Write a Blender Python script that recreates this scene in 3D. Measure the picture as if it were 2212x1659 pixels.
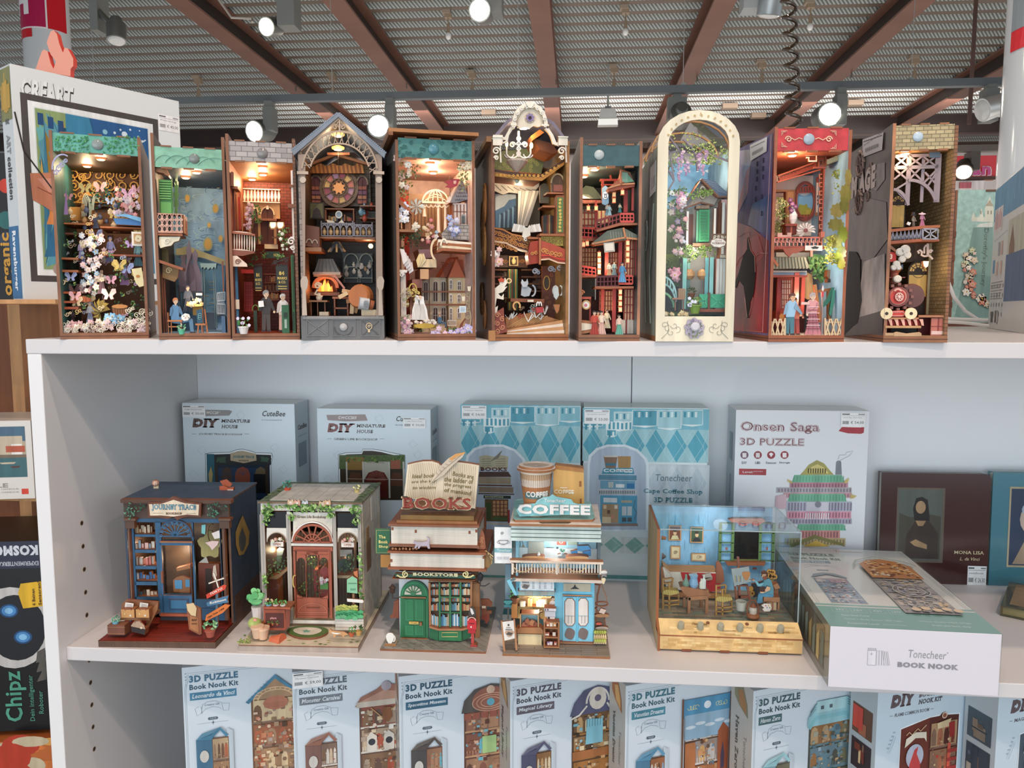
import bpy,math,random
from math import cos,sin,radians
from mathutils import Vector as V,Matrix as MX
PI=math.pi
for o in list(bpy.data.objects):bpy.data.objects.remove(o)
SC=bpy.context.scene;COL=SC.collection
FPX,CP=1665.29,V((0.68139,-0.90166,0.03728))
YAW,PIT=radians(4.826),radians(5.569)
FW=V((-sin(YAW)*cos(PIT),cos(YAW)*cos(PIT),-sin(PIT)))
RT=V((cos(YAW),sin(YAW),0));UP=RT.cross(FW)
cam=bpy.data.cameras.new('camera');co=bpy.data.objects.new('camera',cam);COL.objects.link(co)
co.matrix_world=MX(((RT.x,UP.x,-FW.x,CP.x),(RT.y,UP.y,-FW.y,CP.y),(RT.z,UP.z,-FW.z,CP.z),(0,0,0,1)))
cam.sensor_fit='HORIZONTAL';cam.sensor_width=36;cam.lens=FPX/2212*36;cam.clip_start=.01;cam.clip_end=100
SC.camera=co
SC.view_settings.view_transform='Standard';SC.view_settings.look='None'
SC.view_settings.gamma=1;SC.view_settings.use_curve_mapping=False;SC.view_settings.exposure=0.0
W=bpy.data.worlds.new('world');SC.world=W;W.use_nodes=True
bg=W.node_tree.nodes['Background'];bg.inputs[0].default_value=(.80,.88,.95,1);bg.inputs[1].default_value=.95
def light(kind,name,loc,aim,energy,col,size=.1,size_y=None,spot=None):
 l=bpy.data.lights.new(name,kind);l.energy=energy;l.color=col
 if kind=='AREA':
  l.size=size
  if size_y:l.shape='RECTANGLE';l.size_y=size_y
 elif kind!='SUN':l.shadow_soft_size=size
 if kind=='SPOT' and spot:l.spot_size=radians(spot);l.spot_blend=.5
 o=bpy.data.objects.new(name,l);COL.objects.link(o);o.location=loc
 if aim:o.rotation_euler=(V(aim)-V(loc)).to_track_quat('-Z','Y').to_euler()
 return o
light('SPOT','ceiling_spot_key',(1.2,-1.95,2.4),(.62,0,-.1),112,(1,.77,.62),.045,spot=80)
light('SPOT','ceiling_spot_side',(-.35,-2.2,2.3),(.5,.1,-.1),40,(1,.83,.72),.05,spot=80)
light('SPOT','ceiling_spot_low',(2.6,-2.0,2.2),(1.0,.1,-.3),34,(1,.83,.72),.05,spot=80)
light('SPOT','overhead_fill',(.8,-.75,2.45),(.75,.1,0),92,(1,.80,.66),.05,spot=90)  # added steep fill that brightens the board tops, no fixture of its own
light('AREA','shop_window_daylight',(-.4,-4.6,.0),(.6,0,-.1),98,(.82,.92,1),4.6,2.7)
light('AREA','ceiling_uplight_fill',(1.2,4.2,-1.3),(1.2,4.3,3),200,(1,.96,.91),9,6)  # unseen upward fill added behind the shelving to brighten the ceiling
light('AREA','far_wall_fill',(1.5,8.2,2.2),(1.5,11.8,0),160,(1,.93,.90),9,.3)  # unseen fill strip added to brighten the back wall
def lin(h):
 r=[]
 for i in(0,2,4):
  c=int(h[i:i+2],16)/255;r.append(c/12.92 if c<=.04045 else((c+.055)/1.055)**2.4)
 return(r[0],r[1],r[2],1.0)
MATS={}
def mat(kind):
 if kind in MATS:return MATS[kind]
 m=bpy.data.materials.new(kind);m.use_nodes=True;MATS[kind]=m
 nt=m.node_tree;N=nt.nodes;L=nt.links;b=N['Principled BSDF'];out=N['Material Output']
 at=N.new('ShaderNodeAttribute');at.attribute_name='Col'
 tc=N.new('ShaderNodeTexCoord')
 def noise(scale,vec,lo,hi,det=3):
  mp=N.new('ShaderNodeMapping');mp.inputs['Scale'].default_value=vec;L.new(tc.outputs['Object'],mp.inputs[0])
  n=N.new('ShaderNodeTexNoise');n.inputs['Scale'].default_value=scale;n.inputs['Detail'].default_value=det
  L.new(mp.outputs[0],n.inputs['Vector'])
  r=N.new('ShaderNodeMapRange');r.inputs['From Min'].default_value=.3;r.inputs['From Max'].default_value=.7
  r.inputs['To Min'].default_value=lo;r.inputs['To Max'].default_value=hi;L.new(n.outputs[0],r.inputs[0]);return r.outputs[0]
 def mul(fac):
  x=N.new('ShaderNodeVectorMath');x.operation='SCALE';L.new(at.outputs['Color'],x.inputs[0]);L.new(fac,x.inputs['Scale']);return x.outputs[0]
 b.inputs['Roughness'].default_value=.5
 if kind=='wood':L.new(mul(noise(60,(1,1,.12),.82,1.14)),b.inputs['Base Color']);b.inputs['Roughness'].default_value=.55
 elif kind=='print':L.new(mul(noise(90,(1,1,1),.80,1.18,4)),b.inputs['Base Color']);b.inputs['Roughness'].default_value=.45
 elif kind=='brushed':
  L.new(mul(noise(45,(1,1,.5),.62,1.45,5)),b.inputs['Base Color'])
 elif kind=='cloudy':L.new(mul(noise(22,(1,1,.7),.35,2.0,6)),b.inputs['Base Color']);b.inputs['Roughness'].default_value=.3
 elif kind=='card':L.new(at.outputs['Color'],b.inputs['Base Color']);b.inputs['Roughness'].default_value=.28
 elif kind=='gloss':L.new(at.outputs['Color'],b.inputs['Base Color']);b.inputs['Roughness'].default_value=.12
 elif kind=='laminate':L.new(mul(noise(6,(1,1,1),.985,1.01)),b.inputs['Base Color']);b.inputs['Roughness'].default_value=.42
 elif kind=='metal':L.new(at.outputs['Color'],b.inputs['Base Color']);b.inputs['Metallic'].default_value=.7;b.inputs['Roughness'].default_value=.38
 elif kind=='steel':L.new(mul(noise(3,(1,1,1),.85,1.1)),b.inputs['Base Color']);b.inputs['Roughness'].default_value=.45
 elif kind.startswith('glow'):
  L.new(at.outputs['Color'],b.inputs['Base Color']);L.new(at.outputs['Color'],b.inputs['Emission Color']);b.inputs['Emission Strength'].default_value=float(kind[4:])
 elif kind in('acrylic','wrap'):
  tr=N.new('ShaderNodeBsdfTransparent');gl=N.new('ShaderNodeBsdfGlossy');fr=N.new('ShaderNodeLayerWeight');mx=N.new('ShaderNodeMixShader');pw=N.new('ShaderNodeMath');pw.operation='POWER';ml=N.new('ShaderNodeMath');ml.operation='MULTIPLY_ADD'
  gl.inputs['Roughness'].default_value=.03 if kind=='acrylic' else .12;tr.inputs[0].default_value=(.96,.98,.985,1)
  L.new(fr.outputs['Facing'],pw.inputs[0]);pw.inputs[1].default_value=4;L.new(pw.outputs[0],ml.inputs[0]);ml.inputs[1].default_value=.6;ml.inputs[2].default_value=.025
  L.new(ml.outputs[0],mx.inputs[0]);L.new(tr.outputs[0],mx.inputs[1]);L.new(gl.outputs[0],mx.inputs[2]);L.new(mx.outputs[0],out.inputs[0])
 elif kind=='perforated':
  s=N.new('ShaderNodeSeparateXYZ');L.new(tc.outputs['Object'],s.inputs[0])
  a=N.new('ShaderNodeMath');a.operation='MULTIPLY_ADD';L.new(s.outputs[2],a.inputs[0]);a.inputs[1].default_value=.9;L.new(s.outputs[0],a.inputs[2])
  f=N.new('ShaderNodeMath');f.operation='MULTIPLY';L.new(a.outputs[0],f.inputs[0]);f.inputs[1].default_value=190
  g=N.new('ShaderNodeMath');g.operation='SINE';L.new(f.outputs[0],g.inputs[0])
  r=N.new('ShaderNodeMapRange');r.inputs['From Min'].default_value=-.25;r.inputs['From Max'].default_value=.25
  r.inputs['To Min'].default_value=.34;r.inputs['To Max'].default_value=1;L.new(g.outputs[0],r.inputs[0]);L.new(mul(r.outputs[0]),b.inputs['Base Color'])
 elif kind=='brick' or kind=='stone' or kind=='planks' or kind=='tiles':
  br=N.new('ShaderNodeTexBrick');mp=N.new('ShaderNodeMapping');L.new(tc.outputs['Object'],mp.inputs[0])
  cm=N.new('ShaderNodeSeparateXYZ');cb=N.new('ShaderNodeCombineXYZ');ad=N.new('ShaderNodeMath');L.new(mp.outputs[0],cm.inputs[0])
  L.new(cm.outputs[0],ad.inputs[0]);L.new(cm.outputs[1],ad.inputs[1]);L.new(ad.outputs[0],cb.inputs[0]);L.new(cm.outputs[2],cb.inputs[1])
  if kind=='planks':L.new(mp.outputs[0],br.inputs['Vector'])
  else:L.new(cb.outputs[0],br.inputs['Vector'])
  br.inputs['Scale'].default_value=1;bw,bh={'brick':(.0085,.0042),'stone':(.013,.0062),'planks':(.04,.0055),'tiles':(.004,.003)}[kind]
  br.inputs['Brick Width'].default_value=bw;br.inputs['Row Height'].default_value=bh;br.inputs['Mortar Size'].default_value=.0004
  br.inputs['Color1'].default_value=(1,1,1,1);br.inputs['Color2'].default_value=(.66,.66,.66,1);br.inputs['Mortar'].default_value=(.3,.3,.3,1)
  x=N.new('ShaderNodeVectorMath');x.operation='MULTIPLY';L.new(at.outputs['Color'],x.inputs[0]);L.new(br.outputs[0],x.inputs[1]);L.new(x.outputs[0],b.inputs['Base Color'])
 else:L.new(at.outputs['Color'],b.inputs['Base Color'])
 return m
class Fr:
 def __init__(s,loc=(0,0,0),rz=0,crop=(0,0,1),tilt=0):
  s.M=MX.Translation(V(loc))@MX.Rotation(rz,4,'Z')@MX.Rotation(tilt,4,'X');s.I=s.M.inverted();s.c=crop
 def crop(s,*c):s.c=c;return s
 def ray(s,u,v):
  u=s.c[0]+u/s.c[2];v=s.c[1]+v/s.c[2]
  d=FW+RT*((u-1106)/FPX)+UP*((829.5-v)/FPX)
  return s.I@CP,s.I.to_3x3()@d
 def __call__(s,u,v,y=0,ax=1):
  c,d=s.ray(u,v);return c+d*((y-c[ax])/d[ax])
WF=Fr()
TXT={}
def glyphs(t,bold,slab):
 k=(t,bold,slab)
 if k in TXT:return TXT[k]
 cu=bpy.data.curves.new('t','FONT');cu.body=t;cu.resolution_u=2;cu.offset=bold;cu.space_character=1+bold*2.2
 ob=bpy.data.objects.new('t',cu);me=bpy.data.meshes.new_from_object(ob)
 vs=[(p.co.x,p.co.y)for p in me.vertices];fs=[tuple(p.vertices)for p in me.polygons]
 if slab:
  cnt={}
  for f in fs:
   for i in range(len(f)):
    e=tuple(sorted((f[i],f[i-1])));cnt[e]=cnt.get(e,0)+1
  for(a,b_),n in list(cnt.items()):
   if n!=1:continue
   (xa,ya),(xb,yb)=vs[a],vs[b_]
   if abs(ya-yb)>.002 or abs(xa-xb)<.03 or abs(xa-xb)>.3:continue
   x0,x1=min(xa,xb)-.065,max(xa,xb)+.065;lo=ya<.25
   y0,y1=(ya,ya+.05+bold)if lo else(ya-.05-bold,ya);i=len(vs)
   vs+=[(x0,y0),(x1,y0),(x1,y1),(x0,y1)];fs.append((i,i+1,i+2,i+3))
 bpy.data.objects.remove(ob);bpy.data.curves.remove(cu);bpy.data.meshes.remove(me)
 if not vs:vs=[(0,0),(1,0),(0,1)]
 TXT[k]=(vs,fs);return TXT[k]
EDGE='8f5331';fr=WF
class MB:
 def __init__(s,g=None,ec=EDGE):s.g=g;s.X=None;s.reset();s.ec=ec
 def reset(s):s.v=[];s.fc=[];s.cl=[];s.ec=EDGE
 L=-.0002
 @property
 def f(s):return fr if s.g==1 else s.g or WF
 def add(s,vs,fs,col):
  n=len(s.v)
  if s.X is not None:vs=[s.X@V(p)for p in vs]
  s.v+=[tuple(p)for p in vs]
  for i,f in enumerate(fs):
   s.fc.append([n+k for k in f]);s.cl.append(col if isinstance(col,str)else col[i])
  return s
 def prism(s,P,y,th,col,ec=None):
  a=sum(P[i-1][0]*P[i][1]-P[i][0]*P[i-1][1]for i in range(len(P)))
  if a<0:P=P[::-1]
  n=len(P);vs=[(p[0],y,p[1])for p in P]+[(p[0],y+th,p[1])for p in P]
  fs=[list(range(n)),list(range(2*n-1,n-1,-1))]+[[(i+1)%n,i,n+i,n+(i+1)%n]for i in range(n)]
  return s.add(vs,fs,[col,col]+[ec or s.ec]*n)
 def bx(s,x0,y0,z0,x1,y1,z1,col,ec=None):
  vs=[(x,y,z)for x in(x0,x1)for y in(y0,y1)for z in(z0,z1)];e=ec or col
  return s.add(vs,[[0,4,5,1],[2,3,7,6],[0,1,3,2],[4,6,7,5],[0,2,6,4],[1,5,7,3]],[col,col,e,e,e,e])
 def xz(s,pts,y):return[(q.x,q.z)for q in(s.f(u,v,y)for u,v in pts)]
 def pg(s,pts,y,th,col,ec=None):return s.prism(s.xz(pts,y),y,th,col,ec)
 def rc(s,u0,v0,u1,v1,y,th,col,ec=None):
  a=s.f(u0,v0,y);b=s.f(u1,v1,y)
  return s.prism([(a.x,b.z),(b.x,b.z),(b.x,a.z),(a.x,a.z)],y,th,col,ec)
 def ribbon(s,P,y,w,th,col,ec=None,closed=False):
  n=len(P);L=[];R_=[]
  for i in range(n):
   a=P[i-1]if(i or closed)else P[i];b=P[(i+1)%n]if(i<n-1 or closed)else P[i]
   dx,dz=b[0]-a[0],b[1]-a[1];k=math.hypot(dx,dz)or 1;nx,nz=-dz/k*w/2,dx/k*w/2
   L.append((P[i][0]+nx,P[i][1]+nz));R_.append((P[i][0]-nx,P[i][1]-nz))
  vs=[]
  for p,r in zip(L,R_):vs+=[(p[0],y,p[1]),(r[0],y,r[1]),(r[0],y+th,r[1]),(p[0],y+th,p[1])]
  fs=[];cs=[];e=ec or s.ec
  for i in range(n if closed else n-1):
   a=4*i;b=4*((i+1)%n)
   fs+=[[a,b,b+1,a+1],[a+3,a+2,b+2,b+3],[a+1,b+1,b+2,a+2],[a,a+3,b+3,b]];cs+=[col,col,e,e]
  if not closed:fs+=[[0,1,2,3],[4*n-4,4*n-1,4*n-2,4*n-3]];cs+=[e,e]
  return s.add(vs,fs,cs)
 def st(s,pts,y,w,th,col,ec=None,closed=False):return s.ribbon(s.xz(pts,y),y,w/1000,th,col,ec,closed)
 def ar(s,u,v,ru,rv,a0,a1,y,w,th,col,ec=None,n=10):
  return s.st([(u+ru*cos(radians(a0+(a1-a0)*i/n)),v-rv*sin(radians(a0+(a1-a0)*i/n)))for i in range(n+1)],y,w,th,col,ec)
 def ring(s,u,v,ru,rv,y,w,th,col,ec=None,n=22):
  return s.st([(u+ru*cos(2*PI*i/n),v-rv*sin(2*PI*i/n))for i in range(n)],y,w,th,col,ec,True)
 def el(s,u,v,ru,rv,y,th,col,ec=None,n=16):
  return s.pg([(u+ru*cos(2*PI*i/n),v-rv*sin(2*PI*i/n))for i in range(n)],y,th,col,ec)
 def curl(s,u,v,r,y,w,th,col,ec=None,a=0,turns=1.4,flip=1,n=16):
  return s.st([(u+flip*r*(1-.8*i/n)*cos(a+2*PI*turns*i/n),v-r*(1-.8*i/n)*sin(a+2*PI*turns*i/n))for i in range(n+1)],y,w,th,col,ec)
 def blob(s,u,v,ru,rv,y,th,col,ec=None,n=22,k=5,amp=.18,ph=0):
  return s.pg([(u+ru*(1+amp*sin(k*t+ph))*cos(t),v-rv*(1+amp*sin(k*t+ph))*sin(t))for t in[2*PI*i/n for i in range(n)]],y,th,col,ec)
 def arch(s,u0,v0,u1,v1,y,th,col,ec=None,k=1.0,n=8):
  c=(u0+u1)/2;r=(u1-u0)/2;h=r*k;pts=[(u0,v1),(u0,v0+h)]
  for i in range(1,n):t=PI-PI*i/n;pts.append((c+r*cos(t),v0+h-h*sin(t)))
  return s.pg(pts+[(u1,v0+h),(u1,v1)],y,th,col,ec)
 def tx(s,t,u0,v0,u1,v1,y,col,bold=0,slab=False,sh=0,slope=0,th=.0002,thick=None):
  a=s.f(u0,v0,y);b=s.f(u1,v1,y);return s.tm(t,a.x,b.z,b.x,a.z,y,col,bold,slab,sh,slope,th)
 def tm(s,t,x0,z0,x1,z1,y,col,bold=0,slab=False,sh=0,slope=0,th=.0002):
  vs,fs=glyphs(t,bold,slab);xs=[p[0]for p in vs];ys=[p[1]for p in vs]
  ax,bx_,ay,by=min(xs),max(xs),min(ys),max(ys);kx=(x1-x0)/(bx_-ax);kz=(z1-z0)/(by-ay)
  P=[(x0+(p[0]-ax)*kx+sh*(p[1]-ay)*kz,y,z0+(p[1]-ay)*kz+slope*(p[0]-ax)*kx)for p in vs]
  if th>.0004:
   n=len(P);cnt={}
   for f in fs:
    for i in range(len(f)):cnt.setdefault(tuple(sorted((f[i],f[i-1]))),[]).append((f[i-1],f[i]))
   sd=[[e[0][1],e[0][0],e[0][0]+n,e[0][1]+n]for e in cnt.values()if len(e)==1]
   return s.add(P+[(p[0],y+th,p[2])for p in P],[list(f)for f in fs]+sd,[col]*len(fs)+[s.ec]*len(sd))
  return s.add(P,[list(f)for f in fs],col)
 def cy(s,p0,p1,r0,r1,col,n=14,cap=True):
  p0,p1=V(p0),V(p1);d=(p1-p0).normalized();a=d.orthogonal().normalized();b=d.cross(a)
  vs=[p+(a*cos(2*PI*i/n)+b*sin(2*PI*i/n))*r for p,r in((p0,r0),(p1,r1))for i in range(n)]
  fs=[[i,(i+1)%n,n+(i+1)%n,n+i]for i in range(n)]
  if cap:fs+=[list(range(n-1,-1,-1)),list(range(n,2*n))]
  return s.add(vs,fs,col)
 def lathe(s,c,prof,col,n=20,ax=(0,0,1)):
  q=V((0,0,1)).rotation_difference(V(ax));vs=[];fs=[];cs=[]
  for p in prof:vs+=[V(c)+q@V((p[0]*cos(2*PI*i/n),p[0]*sin(2*PI*i/n),p[1]))for i in range(n)]
  for k in range(len(prof)-1):
   for i in range(n):fs.append([k*n+i,k*n+(i+1)%n,(k+1)*n+(i+1)%n,(k+1)*n+i]);cs.append(prof[k][2]if len(prof[k])>2 else col)
  fs+=[list(range(n-1,-1,-1)),list(range((len(prof)-1)*n,len(prof)*n))];cs+=[col,col]
  return s.add(vs,fs,cs)
 def ball(s,c,r,col,n=10,sq=1):
  return s.lathe(c,[(r*max(sin(PI*k/6),.02),-r*sq*cos(PI*k/6))for k in range(7)],col,n)
 def tube(s,pts,r,col,n=6,closed=False):
  P=[V(p)for p in pts];m=len(P);vs=[];fs=[]
  for i in range(m):
   a=P[max(i-1,0)];b=P[min(i+1,m-1)];d=(b-a).normalized()
   x=d.cross(V((.13,.27,.95))).normalized();z=x.cross(d)
   vs+=[P[i]+(x*cos(2*PI*k/n)+z*sin(2*PI*k/n))*(r if not isinstance(r,list)else r[i])for k in range(n)]
  for i in range(m-1):fs+=[[i*n+k,i*n+(k+1)%n,(i+1)*n+(k+1)%n,(i+1)*n+k]for k in range(n)]
  fs+=[list(range(n-1,-1,-1)),list(range((m-1)*n,m*n))]
  return s.add(vs,fs,col)
 def leaves(s,R,u,v,ru,rv,y0,y1,n,size,cols):
  for _ in range(n):
   a=R.uniform(0,2*PI);k=R.random()**.5;c=s.f(u+ru*k*cos(a),v+rv*k*sin(a),R.uniform(y0,y1))
   t=R.uniform(0,2*PI);L=size/1000*R.uniform(.7,1.3);d=V((cos(t),R.uniform(-.5,.1),sin(t)));e=V((-sin(t),0,cos(t)))
   p=[c-d*L/2,c+e*L*.28+V((0,-.0006,0)),c+d*L/2,c-e*L*.28+V((0,-.0006,0)),c]
   s.add([tuple(q)for q in p]+[(q.x,q.y+.0008,q.z)for q in p],[[0,4,2,1],[0,3,2,4],[5,6,7,9],[5,9,7,8]],[R.choice(cols)]*2+[s.ec]*2)
  return s
 def __call__(s,name,m='wood',**k):return s.o(name,t,m,**k)
 def o(s,name,parent=None,m='wood',**k):
  me=bpy.data.meshes.new(name);me.from_pydata(s.v,[],s.fc);me.materials.append(mat(m))
  ca=me.color_attributes.new('Col','FLOAT_COLOR','CORNER');buf=[];cache={}
  for p,c in zip(me.polygons,s.cl):
   if c not in cache:cache[c]=lin(c)
   buf+=list(cache[c])*p.loop_total
  ca.data.foreach_set('color',buf)
  if m in('metal','gloss','acrylic')or k.pop('smooth',False):
   try:me.shade_smooth();me.set_sharp_from_angle(angle=.6)
   except Exception:pass
  ob=bpy.data.objects.new(name,me);COL.objects.link(ob)
  if parent is not None:ob.parent=parent
  for a,b in k.items():ob[a]=b
  s.reset();return ob
nb=lambda e=EDGE:MB(1,e)
def thing(name,label,cat,fr=None,loc=None,group=None):
 o=bpy.data.objects.new(name,None);COL.objects.link(o);o.empty_display_size=.02
 o.matrix_world=fr.M if fr else MX.Translation(V(loc or(0,0,0)))
 o['label']=label;o['category']=cat
 if group:o['group']=group
 return o
def single(o,label,cat,fr=None,group=None):
 if fr:o.matrix_world=fr.M
 o['label']=label;o['category']=cat
 if group:o['group']=group
 return o
def plight(parent,p,e,col=(1,.72,.42),r=.004):  # point light for the models' lamps and for added fill without a lamp
 l=bpy.data.lights.new('lamp_and_fill_light','POINT');l.energy=e;l.color=col;l.shadow_soft_size=r
 o=bpy.data.objects.new('lamp_and_fill_light',l);COL.objects.link(o);o.parent=parent;o.location=p;return o
# the room
def struct(b,name,m='wood'):o=b.o(name,None,m);o['kind']='structure';return o
b=MB();b.bx(-9,-7,-1.45,11,12,-1.40,'8d7a66');struct(b,'floor','planks')
b=MB();b.bx(-9,11.8,-1.40,11,12,2.6,'e9dcd6');struct(b,'wall_back','laminate')
b=MB();y=-3.0;Z=2.56;prof=[]
while y<11.8:
 prof+=[(y,Z,0),(y+.075,Z,1),(y+.105,Z+.075,2),(y+.19,Z+.075,3)];y+=.225
for i in range(len(prof)-1):
 (ya,za,k),(yb,zb,_)=prof[i],prof[i+1]
 if k==1 or k==3:continue
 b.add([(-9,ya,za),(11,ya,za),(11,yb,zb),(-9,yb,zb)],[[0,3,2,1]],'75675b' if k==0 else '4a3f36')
b.add([(-9,-3,Z+.08),(11,-3,Z+.08),(11,11.8,Z+.08),(-9,11.8,Z+.08)],[[0,3,2,1]],'6e6257')
b.add([(-9,-3,Z+.12),(11,-3,Z+.12),(11,11.8,Z+.12),(-9,11.8,Z+.12)],[[0,1,2,3]],'6e6257')
ceil=struct(b,'ceiling','steel')
b=MB()
for i in range(len(prof)-1):
 (ya,za,k),(yb,zb,_)=prof[i],prof[i+1]
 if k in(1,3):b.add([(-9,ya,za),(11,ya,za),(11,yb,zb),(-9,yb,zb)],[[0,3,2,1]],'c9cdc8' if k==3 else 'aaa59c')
pw=b.o('perforated_web',ceil,'perforated')
def ibeam(x,y0,y1,name='beam',zt=2.56,h=.20,fl=.17):
 b=MB();b.bx(x-fl/2,y0,zt-h,x+fl/2,y1,zt-h+.018,'80594a');b.bx(x-.006,y0,zt-h+.018,x+.006,y1,zt-.018,'2c211c');b.bx(x-fl/2,y0,zt-.018,x+fl/2,y1,zt,'80594a')
 for k in range(5):yy=y0+(y1-y0)*(k+.5)/5;b.bx(x+fl/2-.012,yy,zt-h-.05,x+fl/2+.002,yy+.012,zt-h,'6d625a')
 return b
for i,x in enumerate((-2.36,-1.18,.367,1.78,3.28,4.85)):ob=ibeam(x,-3,11.6).o('trim_%d'%(i+1),None,'steel');ob['kind']='structure'
b=MB();b.bx(-9,9.9,2.32,11,9.92,2.56,'2a1c17');b.bx(-9,9.85,2.30,11,10.02,2.32,'3a2820');struct(b,'trim_7','steel')
def column(u,v,y,r,label):
 p=WF(u,v,y);fr=Fr((p.x,y,-1.4));t=thing('column',label,'column',fr);t['kind']='structure'
 b=MB();b.lathe((0,0,0),[(r,0),(r,3.95)],'d5d8da',40);b.o('shaft',t,'gloss',smooth=True);return t,p,fr
t,p,fr=column(100,60,4.3,.145,'round white column with a red and pink banner high above the box with the framed town picture')
fr.crop(0,0,3.16);R0=.148
def wrap(b,P,r,c):
 n=len(P);return b.add([(r*sin(a/r),-r*cos(a/r),z)for a,z in P],[list(range(n))],c)
def wrect(b,a0,z0,a1,z1,r,c,n=8):
 for i in range(n):x0=a0+(a1-a0)*i/n;x1=a0+(a1-a0)*(i+1)/n;wrap(b,[(x0,z0),(x1,z0),(x1,z1),(x0,z1)],r,c)
zb=fr(320,300,0).z
b=MB();wrect(b,-.23,zb+.06,.23,zb+.9,R0,'d0202b');wrect(b,-.23,zb,.0,zb+.06,R0,'d0202b',5)
wrect(b,-.17,zb+.055,.10,zb+.9,R0+.001,'f3e9ea');wrect(b,-.17,zb+.065,.09,zb+.9,R0+.002,'b5184f')
for x in(-.15,-.055):wrect(b,x,zb+.145,x+.042,zb+.9,R0+.003,'f3eef0',3)
wrect(b,-.15,zb+.215,-.013,zb+.25,R0+.0035,'f3eef0');b.o('banner',t,'card',label='red banner with a white letter H in a magenta field')
t,p,fr=column(2305,300,1.25,.15,'thick white column at the end of the shelf behind the boxes')
z2=WF(2180,50,1.12).z+1.4
b=MB();wrect(b,-.24,z2-.005,.24,z2+.3,.1525,'dc3038',24);wrect(b,-.24,z2-.03,-.13,z2-.005,.1525,'dc3038',6);wrect(b,-.24,z2+.02,.24,z2+.3,.1535,'8f979c',24);b.o('banner',t,'card',label='red and grey edge of a printed banner')
b=MB();A=WF(385,219,3.15)
b.bx(-2.6,3.13,A.z-.018,3.6,3.17,A.z+.018,'63686a')
rail=single(b.o('light_track',None,'steel'),'long grey light track hanging under the beams behind the row of book nooks','light track')
for x in(-1.9,-.6,.37,1.2,2.3,3.2):
 b=MB();b.bx(x-.0015,3.149,A.z+.018,x+.0015,3.151,2.56,'b8b8b4');b.bx(x-.012,3.138,A.z+.016,x+.012,3.162,A.z+.03,'9a9a96');b.o('hanger_wire',rail,'metal')
def spot(label,u,v,y,rlamp,aim,lit=30.,box=None,col='72746f',zt=None,headcol=None,w=.075):
 p=WF(u,v,y);fr=Fr(p);t=thing('track_spotlight',label,'spotlight',fr,group='spotlights on the ceiling tracks')
 d=V(aim).normalized();hc=headcol or col;r=rlamp
 b=MB();b.lathe((0,0,0),[(r,0),(r*1.02,-.004),(r*1.0,-r*1.9),(r*.62,-r*1.95),(r*.62,-r*2.6),(r*.5,-r*2.7)],hc,24,d);b.o('lamp_head',t,'metal',smooth=True)
 b=MB();b.lathe((0,0,0),[(r*.86,.0005),(r*.7,.006),(r*.2,.009)],'fff3e2' if lit else 'c9c8c4',24,d);b.o('lens',t,'glow%g'%lit if lit else 'gloss')
 if box:
  a=WF(box[0],box[1],y+.02)-p;c=WF(box[2],box[3],y+.02)-p
  b=MB();b.bx(a.x,a.y-.02,c.z,c.x,a.y+w-.02,a.z,col);b.o('driver_box',t,'steel')
  b=MB();b.cy(tuple(-d*r*1.2),((a.x+c.x)/2,a.y,(a.z*.45+c.z*.55)),.012,.012,col,8);b.o('bracket',t,'metal')
  b=MB();b.bx((a.x+c.x)/2-.02,a.y-.015,a.z,(a.x+c.x)/2+.02,a.y+.035,(zt if zt else A.z-.018)-p.z,col);b.o('track_adapter',t,'steel')
 return t
Zn=1.22
spot('lit grey spotlight above the pointed cathedral nook, below the left end of the beam',575,58,1.9,.034,(-.25,-1,-.35),40,(600,-40,640,58),zt=Zn)
spot('brightest spotlight, glaring at the top edge above the bridal garden nook',1036,22,1.9,.04,(-.1,-1,-.2),60,(1052,-60,1085,30),zt=Zn)
spot('unlit grey cylinder spotlight beside the red banner column',252,88,1.9,.034,(.12,-.25,-1),0,(196,-40,219,68),zt=Zn)
spot('small lit spotlight hanging from the track over the balcony nooks',549,284,3.1,.058,(-.3,-1,-.28),40,(570,232,592,282))
spot('bright spotlight hanging from the track beside the cathedral gable',817,272,3.1,.06,(0,-1,-.1),60,(833,228,852,285))
spot('bright spotlight on the track above the red panelled nook',1793,247,3.1,.06,(0,-1,-.08),60,(1806,205,1826,270))
spot('pale grey spotlight turned away, cut by the top edge beside the coiled cable',1660,34,1.9,.04,(-.1,.25,-1),0,(1606,-60,1652,20),zt=Zn,col='9ea2a2')
spot('grey track box with hidden lamp head above the arched flower nook',1466,262,3.15,.05,(0,1,-.3),0,(1443,212,1482,258))
spot('white track lamp beside the thick white column',2122,238,3.1,.055,(-1,-.2,-.3),0,(2128,192,2152,262),headcol='e3e3e0')
spot('small dark lamp shining beside the brick railway nook',2082,372,3.1,.04,(-.55,-1,-.7),30,(2095,328,2112,368),col='5a5048',zt=WF(2080,326,3.1).z)
b=MB();p=WF(2050,318,3.1);b.bx(p.x,3.1,p.z-.02,p.x+.6,3.14,p.z+.01,'6a5e55');single(b.o('light_track',None,'steel'),'short brown rail holding the small dark lamp by the brick railway nook','light track')
p=WF(1313,252,7.0);fr=Fr(p);t=thing('ceiling_floodlight','white wedge-shaped floodlight far back, between the tavern nook and the arched nook','floodlight',fr)
b=MB();b.prism([(-.07,.07),(.07,.07),(.1,-.09),(-.1,-.09)],-.04,.09,'d5d5d0','c5c5c0');b.o('lamp_body',t,'steel')
b=MB();b.prism([(-.094,-.03),(.094,-.03),(.098,-.088),(-.098,-.088)],-.045,.005,'f4f1ea','c5c5c0');b.o('lens',t,'glow0.5')
b=MB();b.bx(-.01,0,.07,.01,.02,.5,'a0a09a');b.bx(-.03,-.01,.07,.03,.03,.1,'a0a09a');b.o('mount',t,'steel')
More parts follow.
